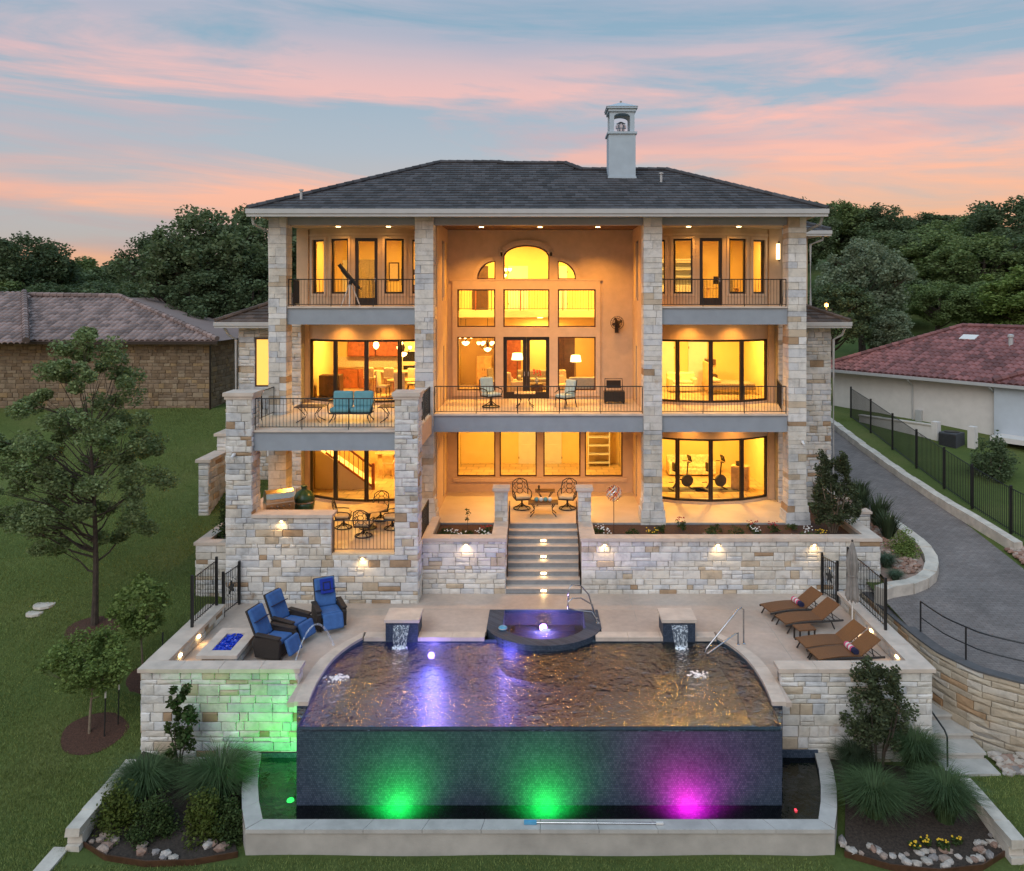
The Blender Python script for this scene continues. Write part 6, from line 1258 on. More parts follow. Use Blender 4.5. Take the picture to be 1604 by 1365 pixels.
cabinet((-9.15, 35.3, F2), (.9, .7, .95), 'carved dark side cabinet just inside the left kitchen door', 'dark_wood', 2, 'sideboard')
# mid right bedroom
t = thing('bed', 'wooden bed with brown cover in the right bedroom', 'bed', (8.6, 36.6, F2), R(90)); MB().rbox((0, 0, .35), (1.5, 2.0, .3), .06).build('mattress', 'grey_fabric', t); MB().rbox((0, 1.02, .75), (1.6, .08, 1.3), .03).build('headboard', 'light_wood', t); MB().rbox((0, .7, .58), (1.2, .4, .16), .06).build('pillow', 'cream_fabric', t)
sofa((6.5, 37.0, F2), 0, 'cream upholstered bench in the right bedroom', 1.3, 'cream_fabric'); panel_door(7.6, 38.88, F2, .9, 2.3); panel_door(6.0, 38.88, F2, .9, 2.3, handle=-1); cabinet((5.0, 38.5, F2), (.9, .55, 1.9), 'light wood wardrobe in the right bedroom', 'light_wood', 2, 'wardrobe'); t = thing('stacked_chest', 'dark rack with stacked boxes beside the bed', 'rack', (8.0, 37.9, F2))
for k in range(4): MB().rbox((0, 0, .2 + .36 * k), (.7 - .08 * k, .45, .30), .02).build('box', 'dark_wood' if k % 2 else 'light_wood', t)
# lower centre: white doors, closet
for x, hd in ((-.55, 1), (.55, -1)): panel_door(x, 40.39, F1, 1.05, 2.5, handle=hd)
t = thing('closet_shelf', 'white shelf unit in the lit closet of the lower room', 'shelf', (2.9, 39.9, F1))
for k in range(6): MB().box(-.5, .5, -.25, .25, .15 + .42 * k, .18 + .42 * k).build('shelf', 'white_paint', t)
for sx in (-1, 1): MB().box(sx * .52 - .02, sx * .52 + .02, -.25, .25, 0, 2.5).build('side', 'white_paint', t)
# lower left: bar, stairs
m = MB(); m.tube([(-9.3, 35.0, F1 + 2.5), (-7.3, 35.0, F1 + 1.0)], .05, 6); m.tube([(-9.3, 35.0, F1 + 1.6), (-7.3, 35.0, F1 + .15)], .05, 6); [m.tube([(-9.3 + .2 * k, 35.0, F1 + 1.6 - .145 * k), (-9.3 + .2 * k, 35.0, F1 + 2.5 - .15 * k)], .02, 5) for k in range(11)]; m.tube([(-7.25, 35, F1), (-7.25, 35, F1 + 1.15)], .075, 8); H(m, 'stair_rail', 'red_wood', kind='stuff'); m = MB(); m.add([(-9.8, 35.06, F1), (-7.3, 35.06, F1), (-7.3, 35.06, F1 + .1), (-9.8, 35.06, F1 + 1.85), (-9.8, 36.0, F1), (-7.3, 36.0, F1), (-7.3, 36.0, F1 + .1), (-9.8, 36.0, F1 + 1.85)], [(0, 1, 2, 3), (3, 2, 6, 7), (1, 5, 6, 2), (7, 6, 5, 4)]); H(m, 'stair_flight', 'room_ceiling')
t = thing('bar_counter', 'lit home bar behind the lower left doors', 'bar', (-6.2, 38.0, F1)); MB().box(-1.4, 1.4, -.3, .3, 0, 1.0).build('base', 'light_wood', t); MB().rbox((0, -.05, 1.04), (3.0, .8, .07), .02).build('counter_top', 'granite', t)
for x in (-7.0, -6.1): dining_chair((x, 37.2, F1), R(180), 'light wood bar stool at the lower home bar', 'bar stools at the lower bar', 'cream_fabric', .72, 1.1, 'light_wood', True)
dining_chair((-4.95, 35.1, F1), R(170), 'tall cream dining chair behind the lower left doors', bh=1.15); dining_chair((-5.6, 36.0, F1), R(80), 'dark-legged side chair behind the lower left doors'); t = thing('games_table', 'cream-clothed table with a red bowl in the lower left room', 'table', (-5.0, 36.1, F1)); MB().lathe([(.6, .35), (.58, .74), (.0, .75)], n=20).build('cloth', 'cream_fabric', t); MB().lathe([(.2, 0), (.1, .35)], n=10).build('pedestal', 'dark_wood', t); MB().lathe([(.06, .75), (.16, .82), (.14, .82)], n=12).build('bowl', 'red_paint', t)
# lower right gym
t = sofa((7.1, 37.9, F1), 0, 'futon with pale floral cushions behind the exercise bikes', 2.2, 'floral_fabric'); picture(6.3, 38.89, 4.1, 1.1, .7, 'framed picture on the gym wall above the futon')
def bike(loc, rz, label):
    t = thing('exercise_bike', label, 'exercise bike', loc, rz, 'exercise bikes'); MB().tube([(0, .32 + .24 * math.cos(a), .33) for a in (0,)] + [(0, .32, .33)], .02, 5).build('axle', 'black_iron', t); MB().lathe([(.26, -.05), (.27, 0), (.26, .05)], n=18).build('flywheel', 'ac_metal', t).matrix_basis = Matrix.Translation((0, -.32, .36)) @ Matrix.Rotation(R(90), 4, 'Y')
    m = MB(); m.tube([(0, -.32, .36), (0, .1, .45), (0, .35, .06)], .04, 6); m.tube([(0, -.28, .4), (0, -.36, 1.15)], .035, 6); m.tube([(0, .1, .45), (0, .2, .8)], .035, 6); m.build('frame', 'black_iron', t)
    for y in (-.5, .45): MB().tube([(-.25, y, .03), (.25, y, .03)], .03, 6).build('foot', 'black_iron', t)
    MB().rbox((0, .22, .84), (.22, .3, .09), .04).build('saddle', 'black_iron', t); MB().tube([(-.22, -.2, 1.2), (-.2, -.38, 1.18), (.2, -.38, 1.18), (.22, -.2, 1.2)], .018, 5).build('handlebar', 'black_iron', t); MB().rbox((0, -.42, 1.33), (.34, .05, .28), .02, rx=R(-15)).build('console', 'screen_dark', t); MB().rbox((0, .3, 1.02), (.34, .08, .3), .03).build('back_pad', 'black_iron', t)
for x, l in ((6.1, 'black exercise bike on a mat near the middle column'), (7.55, 'black exercise bike on a mat in front of the futon end')):
    bike((x, 35.0, F1 + .012), R(105), l); o = MB().box(-.95, .95, -.42, .42, 0, .01).build('floor_mat', 'rubber_mat'); o.location = (x + .1, 35.0, F1 + .002); tag(o, 'grey floor mat under the exercise bike ' + ('near the middle column' if x < 7 else 'before the futon end'), 'mat')
cabinet((8.75, 35.2, F1), (.75, .5, 1.0), 'light wood gym cabinet with a small black radio', 'light_wood', 1, 'cupboard', rz=R(-20)); t = thing('radio', 'small black radio on the gym cabinet', 'radio', (8.7, 35.2, F1 + 1.0)); MB().rbox((0, 0, .1), (.3, .18, .2), .02).build('body', 'screen_dark', t); MB().rbox((0, -.095, .1), (.22, .01, .12), .003).build('grille', 'ac_metal', t)
# ================================================================ vegetation generators
def leaf_mesh(name, centers, radii, n, leaf, up=.35, seed=0, squash=.8):
    g = np.random.default_rng(seed); k = len(centers); idx = g.integers(0, k, n); C = np.asarray(centers)[idx]; Rd = np.asarray(radii)[idx]
    d = g.normal(size=(n, 3)); d /= np.linalg.norm(d, axis=1)[:, None] + 1e-9; r = g.random(n) ** .45
    P = C + d * (Rd * r)[:, None] * np.array([1, 1, squash])
    a = g.normal(size=(n, 3)); a /= np.linalg.norm(a, axis=1)[:, None]; b = np.cross(a, g.normal(size=(n, 3))); b /= np.linalg.norm(b, axis=1)[:, None] + 1e-9
    a[:, 2] *= (1 - up); s = leaf * g.uniform(.6, 1.35, n)[:, None]
    V = np.stack([P - a * s, P + b * s * .55, P + a * s, P - b * s * .55], 1).reshape(-1, 3); F = np.arange(4 * n).reshape(-1, 4); return fastmesh(name, V, F)
def tree_meshes(seed, h, cr, base, n_cl, n_leaf, leaf, tr, cl_r=(.5, 1.0), shape='round', lean=0, limbs=16):
    g = random.Random(seed); cc = []; rr = []; zc = base + (h - base) * .5; hh = (h - base) * .5
    lumps = [(g.uniform(0, 6.28), g.uniform(-.6, .8), g.uniform(.7, 1.12)) for _ in range(9)]
    for _ in range(n_cl):
        while True:
            x, y, z = g.uniform(-1, 1), g.uniform(-1, 1), g.uniform(-1, 1); q = math.sqrt(x * x + y * y + z * z)
            if q > 1 or q < .25: continue
            a = math.atan2(y, x); lim = .72
            for la, lz, lr in lumps:
                dd = abs((a - la + math.pi) % 6.283 - math.pi) + abs(z - lz); lim = max(lim, lr * max(0, 1 - dd * .55))
            if q > lim: continue
            w = 1.0
            if shape == 'cone': w = 1.0 - .62 * max(0, (z + .35)) / 1.35
            if shape == 'flat' and z < -.2: w = .8
            cc.append((x * cr * w + lean * (z + 1), y * cr * w, zc + z * hh)); rr.append(g.uniform(*cl_r) * (.75 if q > .75 else 1.0)); break
    crown = leaf_mesh('crown', cc, rr, n_leaf, leaf, seed=seed)
    m = MB(); k = 7; ph = g.uniform(0, 6); top = base + (h - base) * .62
    path = [(lean * .5 * t * t + .12 * cr * .3 * math.sin(ph + 3 * t), .1 * math.cos(ph + 2.4 * t), top * t - .25) for t in np.linspace(0, 1, k)]; m.tube(path, [tr * (1.25 if i == 0 else 1 - .75 * i / (k - 1)) for i in range(k)], 8)
    order = sorted(cc, key=lambda c: -math.hypot(c[0], c[1]))[:limbs * 2]; g.shuffle(order)
    for c in order[:limbs]:
        z0 = max(base * .75, min(top * .9, c[2] - .55 * math.hypot(c[0], c[1]) - .2)); t = min(1, max(.05, (z0 + .25) / top)); i = min(k - 2, int(t * (k - 1))); f = t * (k - 1) - i
        s = Vector(path[i]).lerp(Vector(path[i + 1]), f); e = Vector(c); mid = s.lerp(e, .5) + Vector((g.uniform(-.2, .2), g.uniform(-.2, .2), g.uniform(-.05, .25) * cr * .3)); r0 = tr * (.45 - .25 * t)
        m.tube([s, s.lerp(mid, .5) + Vector((0, 0, -.03 * cr)), mid, e], [r0, r0 * .75, r0 * .5, r0 * .2], 5)
        for _ in range(2): e2 = e + Vector((g.uniform(-.6, .6), g.uniform(-.6, .6), g.uniform(0, .6))) * (cr * .22); m.tube([mid, mid.lerp(e2, .5), e2], [r0 * .35, r0 * .25, r0 * .1], 4)
    me = bpy.data.meshes.new('trunk'); me.from_pydata(m.v, [], m.f); me.update(); return me, crown
def tree(meshes, loc, label, rz=0, s=1.0, mat='leaf_oak', bark='bark', name='tree', cat='tree', group=None, sz=None):
    t = thing(name, label, cat, loc, rz, group); t.scale = (s, s, sz or s)
    for nm, me, mt in (('trunk', meshes[0], bark), ('crown', meshes[1], mat)):
        me2 = me
        if me.materials and me.materials[0] != M[mt]: me2 = me.copy(); me2.materials.clear()
        if not me2.materials: me2.materials.append(M[mt])
        o = bpy.data.objects.new(nm, me2); COL.objects.link(o); o.parent = t
    return t
# --- background woods, each tree its own
TA = [tree_meshes(101 + i, 10, 4.7, 1.8, 105, 19000, .135, .34, (.45, 1.05), limbs=22) for i in range(4)]
TB = [tree_meshes(201 + i, 10, 3.9, 1.4, 90, 16000, .135, .28, (.45, 1.0), 'cone', limbs=18) for i in range(3)]
cache = {}
def bgtree(k, kind, px, ytop, Y, wid, mat, label):
    X = PX(px, Y); g = back_z(X, Y) if Y > 46 else up_z(X, Y); top = PH(ytop, Y); h = max(3, top - g); src = (TA if kind == 'A' else TB); i = k % len(src); key = (kind, i, mat)
    if key not in cache:
        a, b = src[i]; b2 = b.copy(); b2.materials.clear(); b2.materials.append(M[mat]); a2 = a.copy(); a2.materials.clear(); a2.materials.append(M['bark']); cache[key] = (a2, b2)
    label = ('tall ' if h > 12.5 else ('low ' if h < 9 else '')) + ('broad ' if wid > 5.6 else ('narrow ' if wid < 4.3 else '')) + ('conical ' if kind == 'B' else '') + label
    s = wid / (4.6 if kind == 'A' else 3.9); t = tree(cache[key], (X, Y, g - .1), label, k * 1.7, s, mat, sz=h / 10, group='trees behind the houses'); return t
LT = [('A', 330, 296, 53, 5.4, 'leaf_oak'), ('A', 405, 292, 57, 5.2, 'leaf_oak'), ('A', 262, 345, 62, 4.6, 'leaf_dark'), ('A', 36, 348, 60, 4.6, 'leaf_dark'), ('B', 132, 386, 74, 4.2, 'leaf_mid'), ('A', 196, 392, 70, 4.4, 'leaf_oak'), ('B', 90, 398, 66, 4.0, 'leaf_oak'), ('A', -40, 372, 64, 5, 'leaf_dark'), ('A', 150, 425, 56, 4.6, 'leaf_dark'), ('A', 236, 415, 54, 4.4, 'leaf_oak'), ('B', 10, 420, 57, 4, 'leaf_mid'), ('A', 70, 430, 56, 4.4, 'leaf_dark'), ('A', 300, 400, 50, 4.2, 'leaf_dark'), ('A', 392, 380, 51, 4.0, 'leaf_dark'), ('A', 492, 292, 66, 4.4, 'leaf_oak'), ('B', 560, 330, 80, 5, 'leaf_mid'), ('A', -120, 380, 62, 5.5, 'leaf_oak'), ('A', 110, 402, 95, 6, 'leaf_dark'), ('A', 215, 400, 98, 6, 'leaf_oak'), ('A', 20, 398, 96, 6.5, 'leaf_dark')]
RT = [('A', 1350, 352, 62, 4.4, 'leaf_silver'), ('A', 1300, 425, 57, 4.0, 'leaf_dark'), ('A', 1255, 300, 96, 5.5, 'leaf_oak'), ('A', 1310, 302, 100, 6, 'leaf_mid'), ('A', 1368, 306, 98, 6, 'leaf_dark'), ('A', 1440, 322, 108, 6.5, 'leaf_dark'), ('B', 1165, 276, 92, 5, 'leaf_oak'), ('A', 1205, 292, 94, 5, 'leaf_mid'), ('A', 1520, 318, 88, 7, 'leaf_mid'), ('A', 1592, 284, 80, 6.5, 'leaf_dark'), ('A', 1470, 350, 80, 6.2, 'leaf_mid'), ('A', 1545, 350, 74, 6, 'leaf_mid'), ('B', 1600, 398, 62, 5, 'leaf_bright'), ('A', 1470, 428, 67, 3.6, 'leaf_mid'), ('A', 1410, 425, 74, 4.6, 'leaf_oak'), ('A', 1540, 430, 66, 4.4, 'leaf_mid'), ('A', 1660, 330, 72, 6.5, 'leaf_dark'), ('A', 1405, 345, 84, 5.5, 'leaf_oak'), ('A', 1120, 300, 100, 6, 'leaf_oak'), ('A', 1490, 330, 120, 8, 'leaf_dark'), ('A', 1300, 318, 118, 8, 'leaf_dark'), ('A', 1200, 330, 115, 8, 'leaf_dark'), ('A', 1700, 390, 60, 5, 'leaf_mid'), ('B', 1395, 470, 58, 2.6, 'leaf_silver')]
kindw = {'leaf_oak': 'olive-green live oak', 'leaf_dark': 'dark green oak', 'leaf_mid': 'mid-green leafy tree', 'leaf_silver': 'pale silvery green tree', 'leaf_bright': 'bright green leafy tree'}
for k, a in enumerate(LT): bgtree(k, *a, kindw[a[5]] + (' rising behind the brown stone house' if a[1] < 210 else ' beside and behind the main house roof'))
for k, a in enumerate(RT): bgtree(k, *a, kindw[a[5]] + (' on the wooded hill behind the houses' if a[3] > 78 else ' growing behind the red-roofed house'))
# --- lawn trees on the left
def gz(X, Y): return low_z(X, Y) - .03
big = tree_meshes(19, 11.0, 3.6, .6, 135, 42000, .062, .105, (.2, .5), 'cone', limbs=60); tree(big, (-14.15, 25.4, gz(-14.15, 25.4)), 'tall airy green tree standing on the lawn before the brown house', .6, 1, 'leaf_lawn_tree', name='lawn_tree')
small = tree_meshes(12, 2.9, 1.35, 1.05, 70, 9000, .048, .045, (.18, .36), 'flat', limbs=12); tree(small, (-11.95, 21.5, gz(-11.95, 21.5)), 'young bright green tree in a mulch ring with two stakes', 0, 1, 'leaf_bright', 'pale_bark', 'young_tree'); s2 = tree_meshes(13, 2.9, 1.1, .9, 50, 4500, .065, .04, (.18, .34), 'flat', limbs=10); tree(s2, (-11.7, 23.6, gz(-11.7, 23.6)), 'young bright green tree close to the fire pit wall', 1, 1.0, 'leaf_bright', 'pale_bark', 'young_tree')
def ring_bed(x, y, r, label=None):
    pts = [(x + r * (1 + .06 * math.sin(3 * a)) * math.cos(a), y + r * .8 * math.sin(a)) for a in np.linspace(0, 6.283, 25)[:-1]]; V = [(x, y, gz(x, y) + .12)] + [(a, b, gz(a, b) + .05) for a, b in pts]; o = MB().add(V, [(0, i + 1, (i + 1) % 24 + 1) for i in range(24)]).build('mulch_ring', 'mulch'); o['kind'] = 'structure'
ring_bed(-11.9, 21.5, .85); ring_bed(-11.3, 23.3, .8); ring_bed(-14.1, 25.3, .8)
for i, (x, y, hgt) in enumerate(((-11.55, 21.35, 1.35), (-11.4, 21.75, 1.25), (-10.9, 23.2, 1.5))):
    t = thing('tree_stake', ['black stake with white top nearer the young tree', 'black stake with white top nearer the stone wall', 'thin black stake by the fire pit wall corner'][i], 'stake', (x, y, gz(x, y)), R(5)); MB().tube([(0, 0, -.1), (.03, 0, hgt - .25)], .016, 6).build('rod', 'stake_metal', t)
    MB().tube([(.03, 0, hgt - .249), (.035, 0, hgt)], .022, 6).build('top', 'white_paint' if i < 2 else 'stake_metal', t)
# --- multi-stem shrubs
def shrub_meshes(seed, h, r, base, n_leaf, leaf, stems=7, n_cl=60, cl=(.14, .3), spike=.3):
    g = random.Random(seed); cc = []; rr = []; m = MB()
    for i in range(stems):
        a = i * 6.283 / stems + g.uniform(-.3, .3); e = Vector((r * .6 * math.cos(a), r * .6 * math.sin(a), h * .7)); m.tube([(.06 * math.cos(a), .06 * math.sin(a), -.1), (e.x * .35, e.y * .35, base * .8), (e.x * .75, e.y * .75, h * .5), e], [.024, .02, .015, .006], 5)
    for _ in range(n_cl):
        a = g.uniform(0, 6.28); z = g.uniform(0, 1); q = math.sqrt(g.random()) * r * (.62 + .5 * math.sin(min(1, z * 1.1 + .1) * math.pi)) * .85; cc.append((q * math.cos(a), q * math.sin(a), base + z * (h - base) * (1 - .2 * q / r) + (g.uniform(0, spike) if z > .75 else 0))); rr.append(g.uniform(*cl))
    crown = leaf_mesh('crown', cc, rr, n_leaf, leaf, seed=seed, squash=1.2); me = bpy.data.meshes.new('trunk'); me.from_pydata(m.v, [], m.f); me.update(); return me, crown
tree(shrub_meshes(41, 2.75, .92, .45, 11000, .052, 9, 85, (.11, .26), .4), (10.55, 29.0, 1.5), 'large dark crape myrtle bush beside the right stone column', 0, 1.0, 'leaf_burgundy', 'pale_bark', 'crape_myrtle', 'shrub')
tree(shrub_meshes(42, 2.7, .92, 1.0, 7500, .05, 8, 70, (.10, .24), .35), (8.5, 20.25, -2.1), 'dark burgundy crape myrtle in front of the right terrace wall', 0, 1.0, 'leaf_burgundy', 'bark', 'crape_myrtle', 'shrub')
tree(shrub_meshes(43, 2.35, .42, 1.05, 1700, .06, 4, 26, (.08, .16), .4), (-9.1, 20.3, -2.33), 'slender young crape myrtle against the left terrace wall', 0, 1.0, 'leaf_shrub', 'bark', 'crape_myrtle', 'shrub')
tree(shrub_meshes(44, 1.2, .55, .1, 3500, .05, 5, 40), (-10.75, 28.1, 1.68), 'round green bush in the planter left of the terrace block', 0, 1, 'leaf_shrub', 'bark', 'bush', 'shrub')
tree(shrub_meshes(45, .75, .55, .05, 3500, .04, 5, 40), (13.0, 28.9, .62), 'round bright green bush on the island beside the drive', 0, 1, 'leaf_bright', 'bark', 'bush', 'shrub')
tree(shrub_meshes(46, 1.0, .75, .05, 3500, .05, 5, 40), (20.6, 36.6, up_z(20.6, 36.6)), 'dark bush along the neighbour wall behind the fence', 0, 1.4, 'leaf_dark', 'bark', 'bush', 'shrub')
for i, (x, y, s, mt) in enumerate(((-9.75, 18.75, 1.0, 'leaf_yellow'), (-8.95, 18.6, .9, 'leaf_shrub'), (-7.75, 18.55, 1.0, 'leaf_yellow'), (-7.15, 18.6, .85, 'leaf_shrub'))): tree(shrub_meshes(50 + i, .62, .62, .05, 4200, .04, 4, 46), (x, y, -2.36), ['low yellow-green shrub beside the short stone wall in left bed', 'low dark green shrub between the two grasses in left bed', 'low yellow-green shrub beside the catch basin corner', 'low green shrub tucked against the catch basin wall'][i], i, s, mt, 'bark', 'low_shrub', 'shrub')
# --- ornamental grasses: arching blades
def grass_clump(loc, r, h, n, mat, label, name='ornamental_grass', w=.008, group=None, stiff=0.0):
    g = np.random.default_rng(int(abs(loc[0] * 97 + loc[1] * 31)) + n); a = g.uniform(0, 6.283, n); L = g.uniform(.55, 1.0, n); out = r * L * g.uniform(.35, 1.05, n); hh = h * g.uniform(.6, 1.05, n); b0 = g.uniform(0, r * .16, n)
    ts = np.array([0, .35, .7, 1.0]); V = np.zeros((n, 8, 3))
    for i, t in enumerate(ts):
        rad = b0 + out * (t ** (1.6 - stiff * .6)); z = hh * (np.sin(t * (1.9 - .4 * stiff)) / (1 if stiff < .5 else math.sin(1.55))); ww = w * (1 - .8 * t)
        for k, s in enumerate((-1, 1)): V[:, i * 2 + k, 0] = rad * np.cos(a) - s * ww * np.sin(a); V[:, i * 2 + k, 1] = rad * np.sin(a) + s * ww * np.cos(a); V[:, i * 2 + k, 2] = z
    base = (np.arange(n) * 8)[:, None]; F = np.concatenate([base + np.array([[2 * i, 2 * i + 1, 2 * i + 3, 2 * i + 2]]) for i in range(3)]); t_ = thing(name, label, 'grass plant', loc, group=group); mkobj('blades', fastmesh('blades', V.reshape(-1, 3), F), mat, t_, kind='stuff'); MB().lathe([(r * .2, -.05), (r * .16, .06), (.02, .1)], n=8).build('crown_base', 'dark_soil', t_)
grass_clump((-9.65, 19.75, -2.33), 1.15, .95, 2600, 'blade_green', 'big fountain grass beside the short stone wall in the left bed'); grass_clump((-7.85, 19.75, -2.33), 1.25, 1.05, 3000, 'blade_green', 'big fountain grass beside the catch basin in the left bed')
grass_clump((7.85, 18.95, -2.2), 1.15, .9, 3000, 'blade_green', 'fountain grass against the catch basin in the right bed'); grass_clump((9.35, 20.05, -2.05), 1.0, 1.2, 2600, 'blade_green', 'tall fountain grass beside the side steps'); grass_clump((7.9, 20.2, -2.05), .8, .8, 1800, 'blade_dark', 'dark fountain grass beneath the burgundy crape myrtle'); grass_clump((9.45, 18.8, -2.25), 1.05, 1.1, 2800, 'blade_green', 'fountain grass beside the short stone block wall')
grass_clump((12.0, 27.9, .52), .6, .6, 900, 'blade_blue', 'blue-green grass tuft at the end of the long retaining wall'); grass_clump((11.9, 27.0, .42), .45, .45, 700, 'blade_blue', 'small blue-green grass near the iron fence corner')
for i, (x, y, z, s) in enumerate(((12.9, 32.4, 1.1, 1.1), (13.1, 31.2, .95, 1.2), (13.0, 30.1, .85, 1.0), (13.3, 33.6, 1.25, 1.0))): grass_clump((x, y, z), .62 * s, 1.1 * s, 240, 'blade_dark', ['spiky yucca beside the pale end pier of garden wall', 'spiky yucca in the middle of the row along the drive', 'spiky yucca at the island end of the row', 'spiky yucca close to the house corner'][i], 'yucca', .03, stiff=1.0)
# beds
def bed(name, poly, mat, dz=.05, zf=gz):
    cx = sum(p[0] for p in poly) / len(poly); cy_ = sum(p[1] for p in poly) / len(poly); V = [(cx, cy_, zf(cx, cy_) + dz + .05)] + [(x, y, zf(x, y) + dz) for x, y in poly]; n = len(poly); o = MB().add(V, [(0, i + 1, (i + 1) % n + 1) for i in range(n)]).build(name, mat); o['kind'] = 'structure'
eL = [(-10.35, 18.2), (-9.6, 17.75), (-8.6, 17.55), (-7.6, 17.6), (-6.7, 17.85)]; eR = [(6.75, 17.85), (7.6, 17.45), (8.6, 17.3), (9.6, 17.45), (10.3, 17.85)]
bed('planting_bed', eL + [(-7.3, 19.0), (-7.6, 20.9), (-10.3, 20.9)], 'dark_soil', .09); bed('planting_bed', eR + [(10.3, 20.4), (7.5, 20.9), (7.35, 19.4)], 'dark_soil', .10)
bed('planting_bed', [(11.6, 26.6), (12.6, 27.1), (13.4, 28.0), (13.7, 29.2), (13.65, 30.6), (13.4, 34), (12.5, 34), (11.56, 30.2)], 'red_rock', .16, lambda x, y: drive_z(y))
for e_, l in ((eL, 'thin steel edging around the left planting bed'), (eR, 'thin steel edging around the right planting bed')):
    m = MB()
    for a, b in zip(e_[:-1], e_[1:]): m.add([(a[0], a[1], gz(*a) - .05), (b[0], b[1], gz(*b) - .05), (b[0], b[1], gz(*b) + .16), (a[0], a[1], gz(*a) + .16), (a[0], a[1] + .03, gz(*a) - .05), (b[0], b[1] + .03, gz(*b) - .05), (b[0], b[1] + .03, gz(*b) + .16), (a[0], a[1] + .03, gz(*a) + .16)], [(0, 1, 2, 3), (3, 2, 6, 7), (5, 4, 7, 6)])
    tag(m.build('bed_edging', 'dark_wood'), l, 'edging')
def rock_mesh(seed):
    g = random.Random(seed); bm = bmesh.new(); bmesh.ops.create_icosphere(bm, subdivisions=1, radius=1)
    for v in bm.verts: v.co *= g.uniform(.75, 1.1)
    me = bpy.data.meshes.new('rock'); bm.to_mesh(me); bm.free(); me.materials.append(M['rock']); return me
RM = [rock_mesh(i) for i in range(5)]; random.seed(77)
def rock(x, y, z, s, label, group):
    o = bpy.data.objects.new('rock', random.choice(RM)); COL.objects.link(o); o.location = (x, y, z + s * .25); o.scale = (s * random.uniform(.8, 1.3), s * random.uniform(.7, 1.1), s * random.uniform(.5, .8)); o.rotation_euler = (0, 0, random.uniform(0, 6)); tag(o, label, 'rock', group)
for e_, l, n in ((eL, 'rounded river rock lining the left bed edge', 22), (eR, 'rounded river rock lining the right bed edge', 46)):
    for _ in range(n): k = random.randrange(len(e_) - 1); t = random.random(); x = e_[k][0] + (e_[k + 1][0] - e_[k][0]) * t; y = e_[k][1] + (e_[k + 1][1] - e_[k][1]) * t + random.uniform(.12, .55); rock(x, y, gz(x, y) + .1, random.uniform(.07, .15), l, l)
def rock_stuff(name, label, pts, n, s, mat, zf):
    m = MB()
    for _ in range(n):
        a, b = random.random(), random.random(); i = random.randrange(len(pts)); x0, x1, y0, y1 = pts[i]; x, y = x0 + (x1 - x0) * a, y0 + (y1 - y0) * b; q = random.uniform(.6, 1.3) * s; bm = RM[random.randrange(5)]; o_ = len(m.v); rz = random.uniform(0, 6); ca, sa = math.cos(rz), math.sin(rz)
        m.add([(x + (v.co.x * ca - v.co.y * sa) * q, y + (v.co.x * sa + v.co.y * ca) * q * .8, zf(x, y) + v.co.z * q * .55 + q * .2) for v in bm.vertices], [tuple(p.vertices) for p in bm.polygons])
    o = m.build(name, mat, kind='stuff'); tag(o, label, 'rocks')
rock_stuff('red_gravel', 'bed of reddish rocks on the island beside the drive', [(12.2, 13.2, 27.4, 30.4), (12.6, 13.3, 30.4, 33)], 420, .11, 'red_rock', lambda x, y: drive_z(y) + .2)
rock_stuff('rock_bed', 'strip of pinkish rocks between drive and kerb', [(17.0, 18.0, 24.5, 29.5)], 380, .13, 'red_rock', lambda x, y: up_z(x, y) + .02)
rock_stuff('wall_foot_rocks', 'loose rocks at the foot of the curved stone wall', [(11.75, 12.8, 20.3, 20.9), (12.6, 16, 19.5, 20.1)], 200, .15, 'rock', lambda x, y: -2.05 + .3 * max(0, y - 20.2))
# short stone block walls at the bed ends
for lab_, x0, x1, ya, yb in (('short stone block wall closing the left bed', -10.62, -10.30, 18.1, 20.7), ('short stone block wall closing the right bed', 10.30, 10.62, 17.7, 19.9)):
    t = thing('block_wall', lab_, 'wall', ((x0 + x1) / 2, ya, -2.35), world=True)
    for r_ in range(3):
        y = ya - (.0 if r_ % 2 else .1)
        while y < yb: l_ = random.uniform(.45, .7); MB().box(x0, x1, y + .006, min(yb, y + l_) - .006, -2.4 + .2 * r_ + .004, -2.4 + .2 * (r_ + 1) - .004, .012).build('stone', 'kerb_stone', t); y += l_
# wall by yuccas with end pier
stone_wall('planter_wall', 'low stone wall with pale cap beside the yuccas', [((12.0, 31.6, .6), (0, 1, 0), (1, 0, 0), 2.6, 1.5), ((11.6, 30.5, .3), UX, F, .9, 1.5)], [(11.65, 11.97, 31.6, 34.1, .3, 2.0), (11.63, 12.47, 30.53, 30.95, .2, 1.75)], [(11.55, 12.1, 31.5, 34.1, 2.112, 2.2), (11.55, 12.56, 30.44, 31.0, 1.81, 1.9)])
# flowers of the two beds
def flower_plant(loc, col_, label, n=14, r=.16, h=.22, leafm='leaf_shrub'):
    t = thing('flowering_plant', label, 'plant', loc, group=label + 's'); cc = [(random.uniform(-r, r) * .8, random.uniform(-r, r) * .8, random.uniform(.03, h * .7)) for _ in range(10)]; mkobj('leaves', leaf_mesh('leaves', cc, [r * .5] * 10, 260, .035, seed=int(loc[0] * 50) % 999), leafm, t, kind='stuff')
    if col_:
        m = MB(); [m.lathe([(.0, -.01), (.026, .0), (.018, .02), (0, .024)], (random.uniform(-r, r), random.uniform(-r, r), h * random.uniform(.7, 1.1)), 6) for _ in range(n)]; m.build('flowers', col_, t, kind='stuff')
ZBED = 1.56
where = lambda x: 'in the left bed' if x < 0 else ('under the garden spinner' if x < 3.2 else ('below the middle column' if x < 5 else ('below the gym doors' if x < 8 else 'near the large dark shrub')))
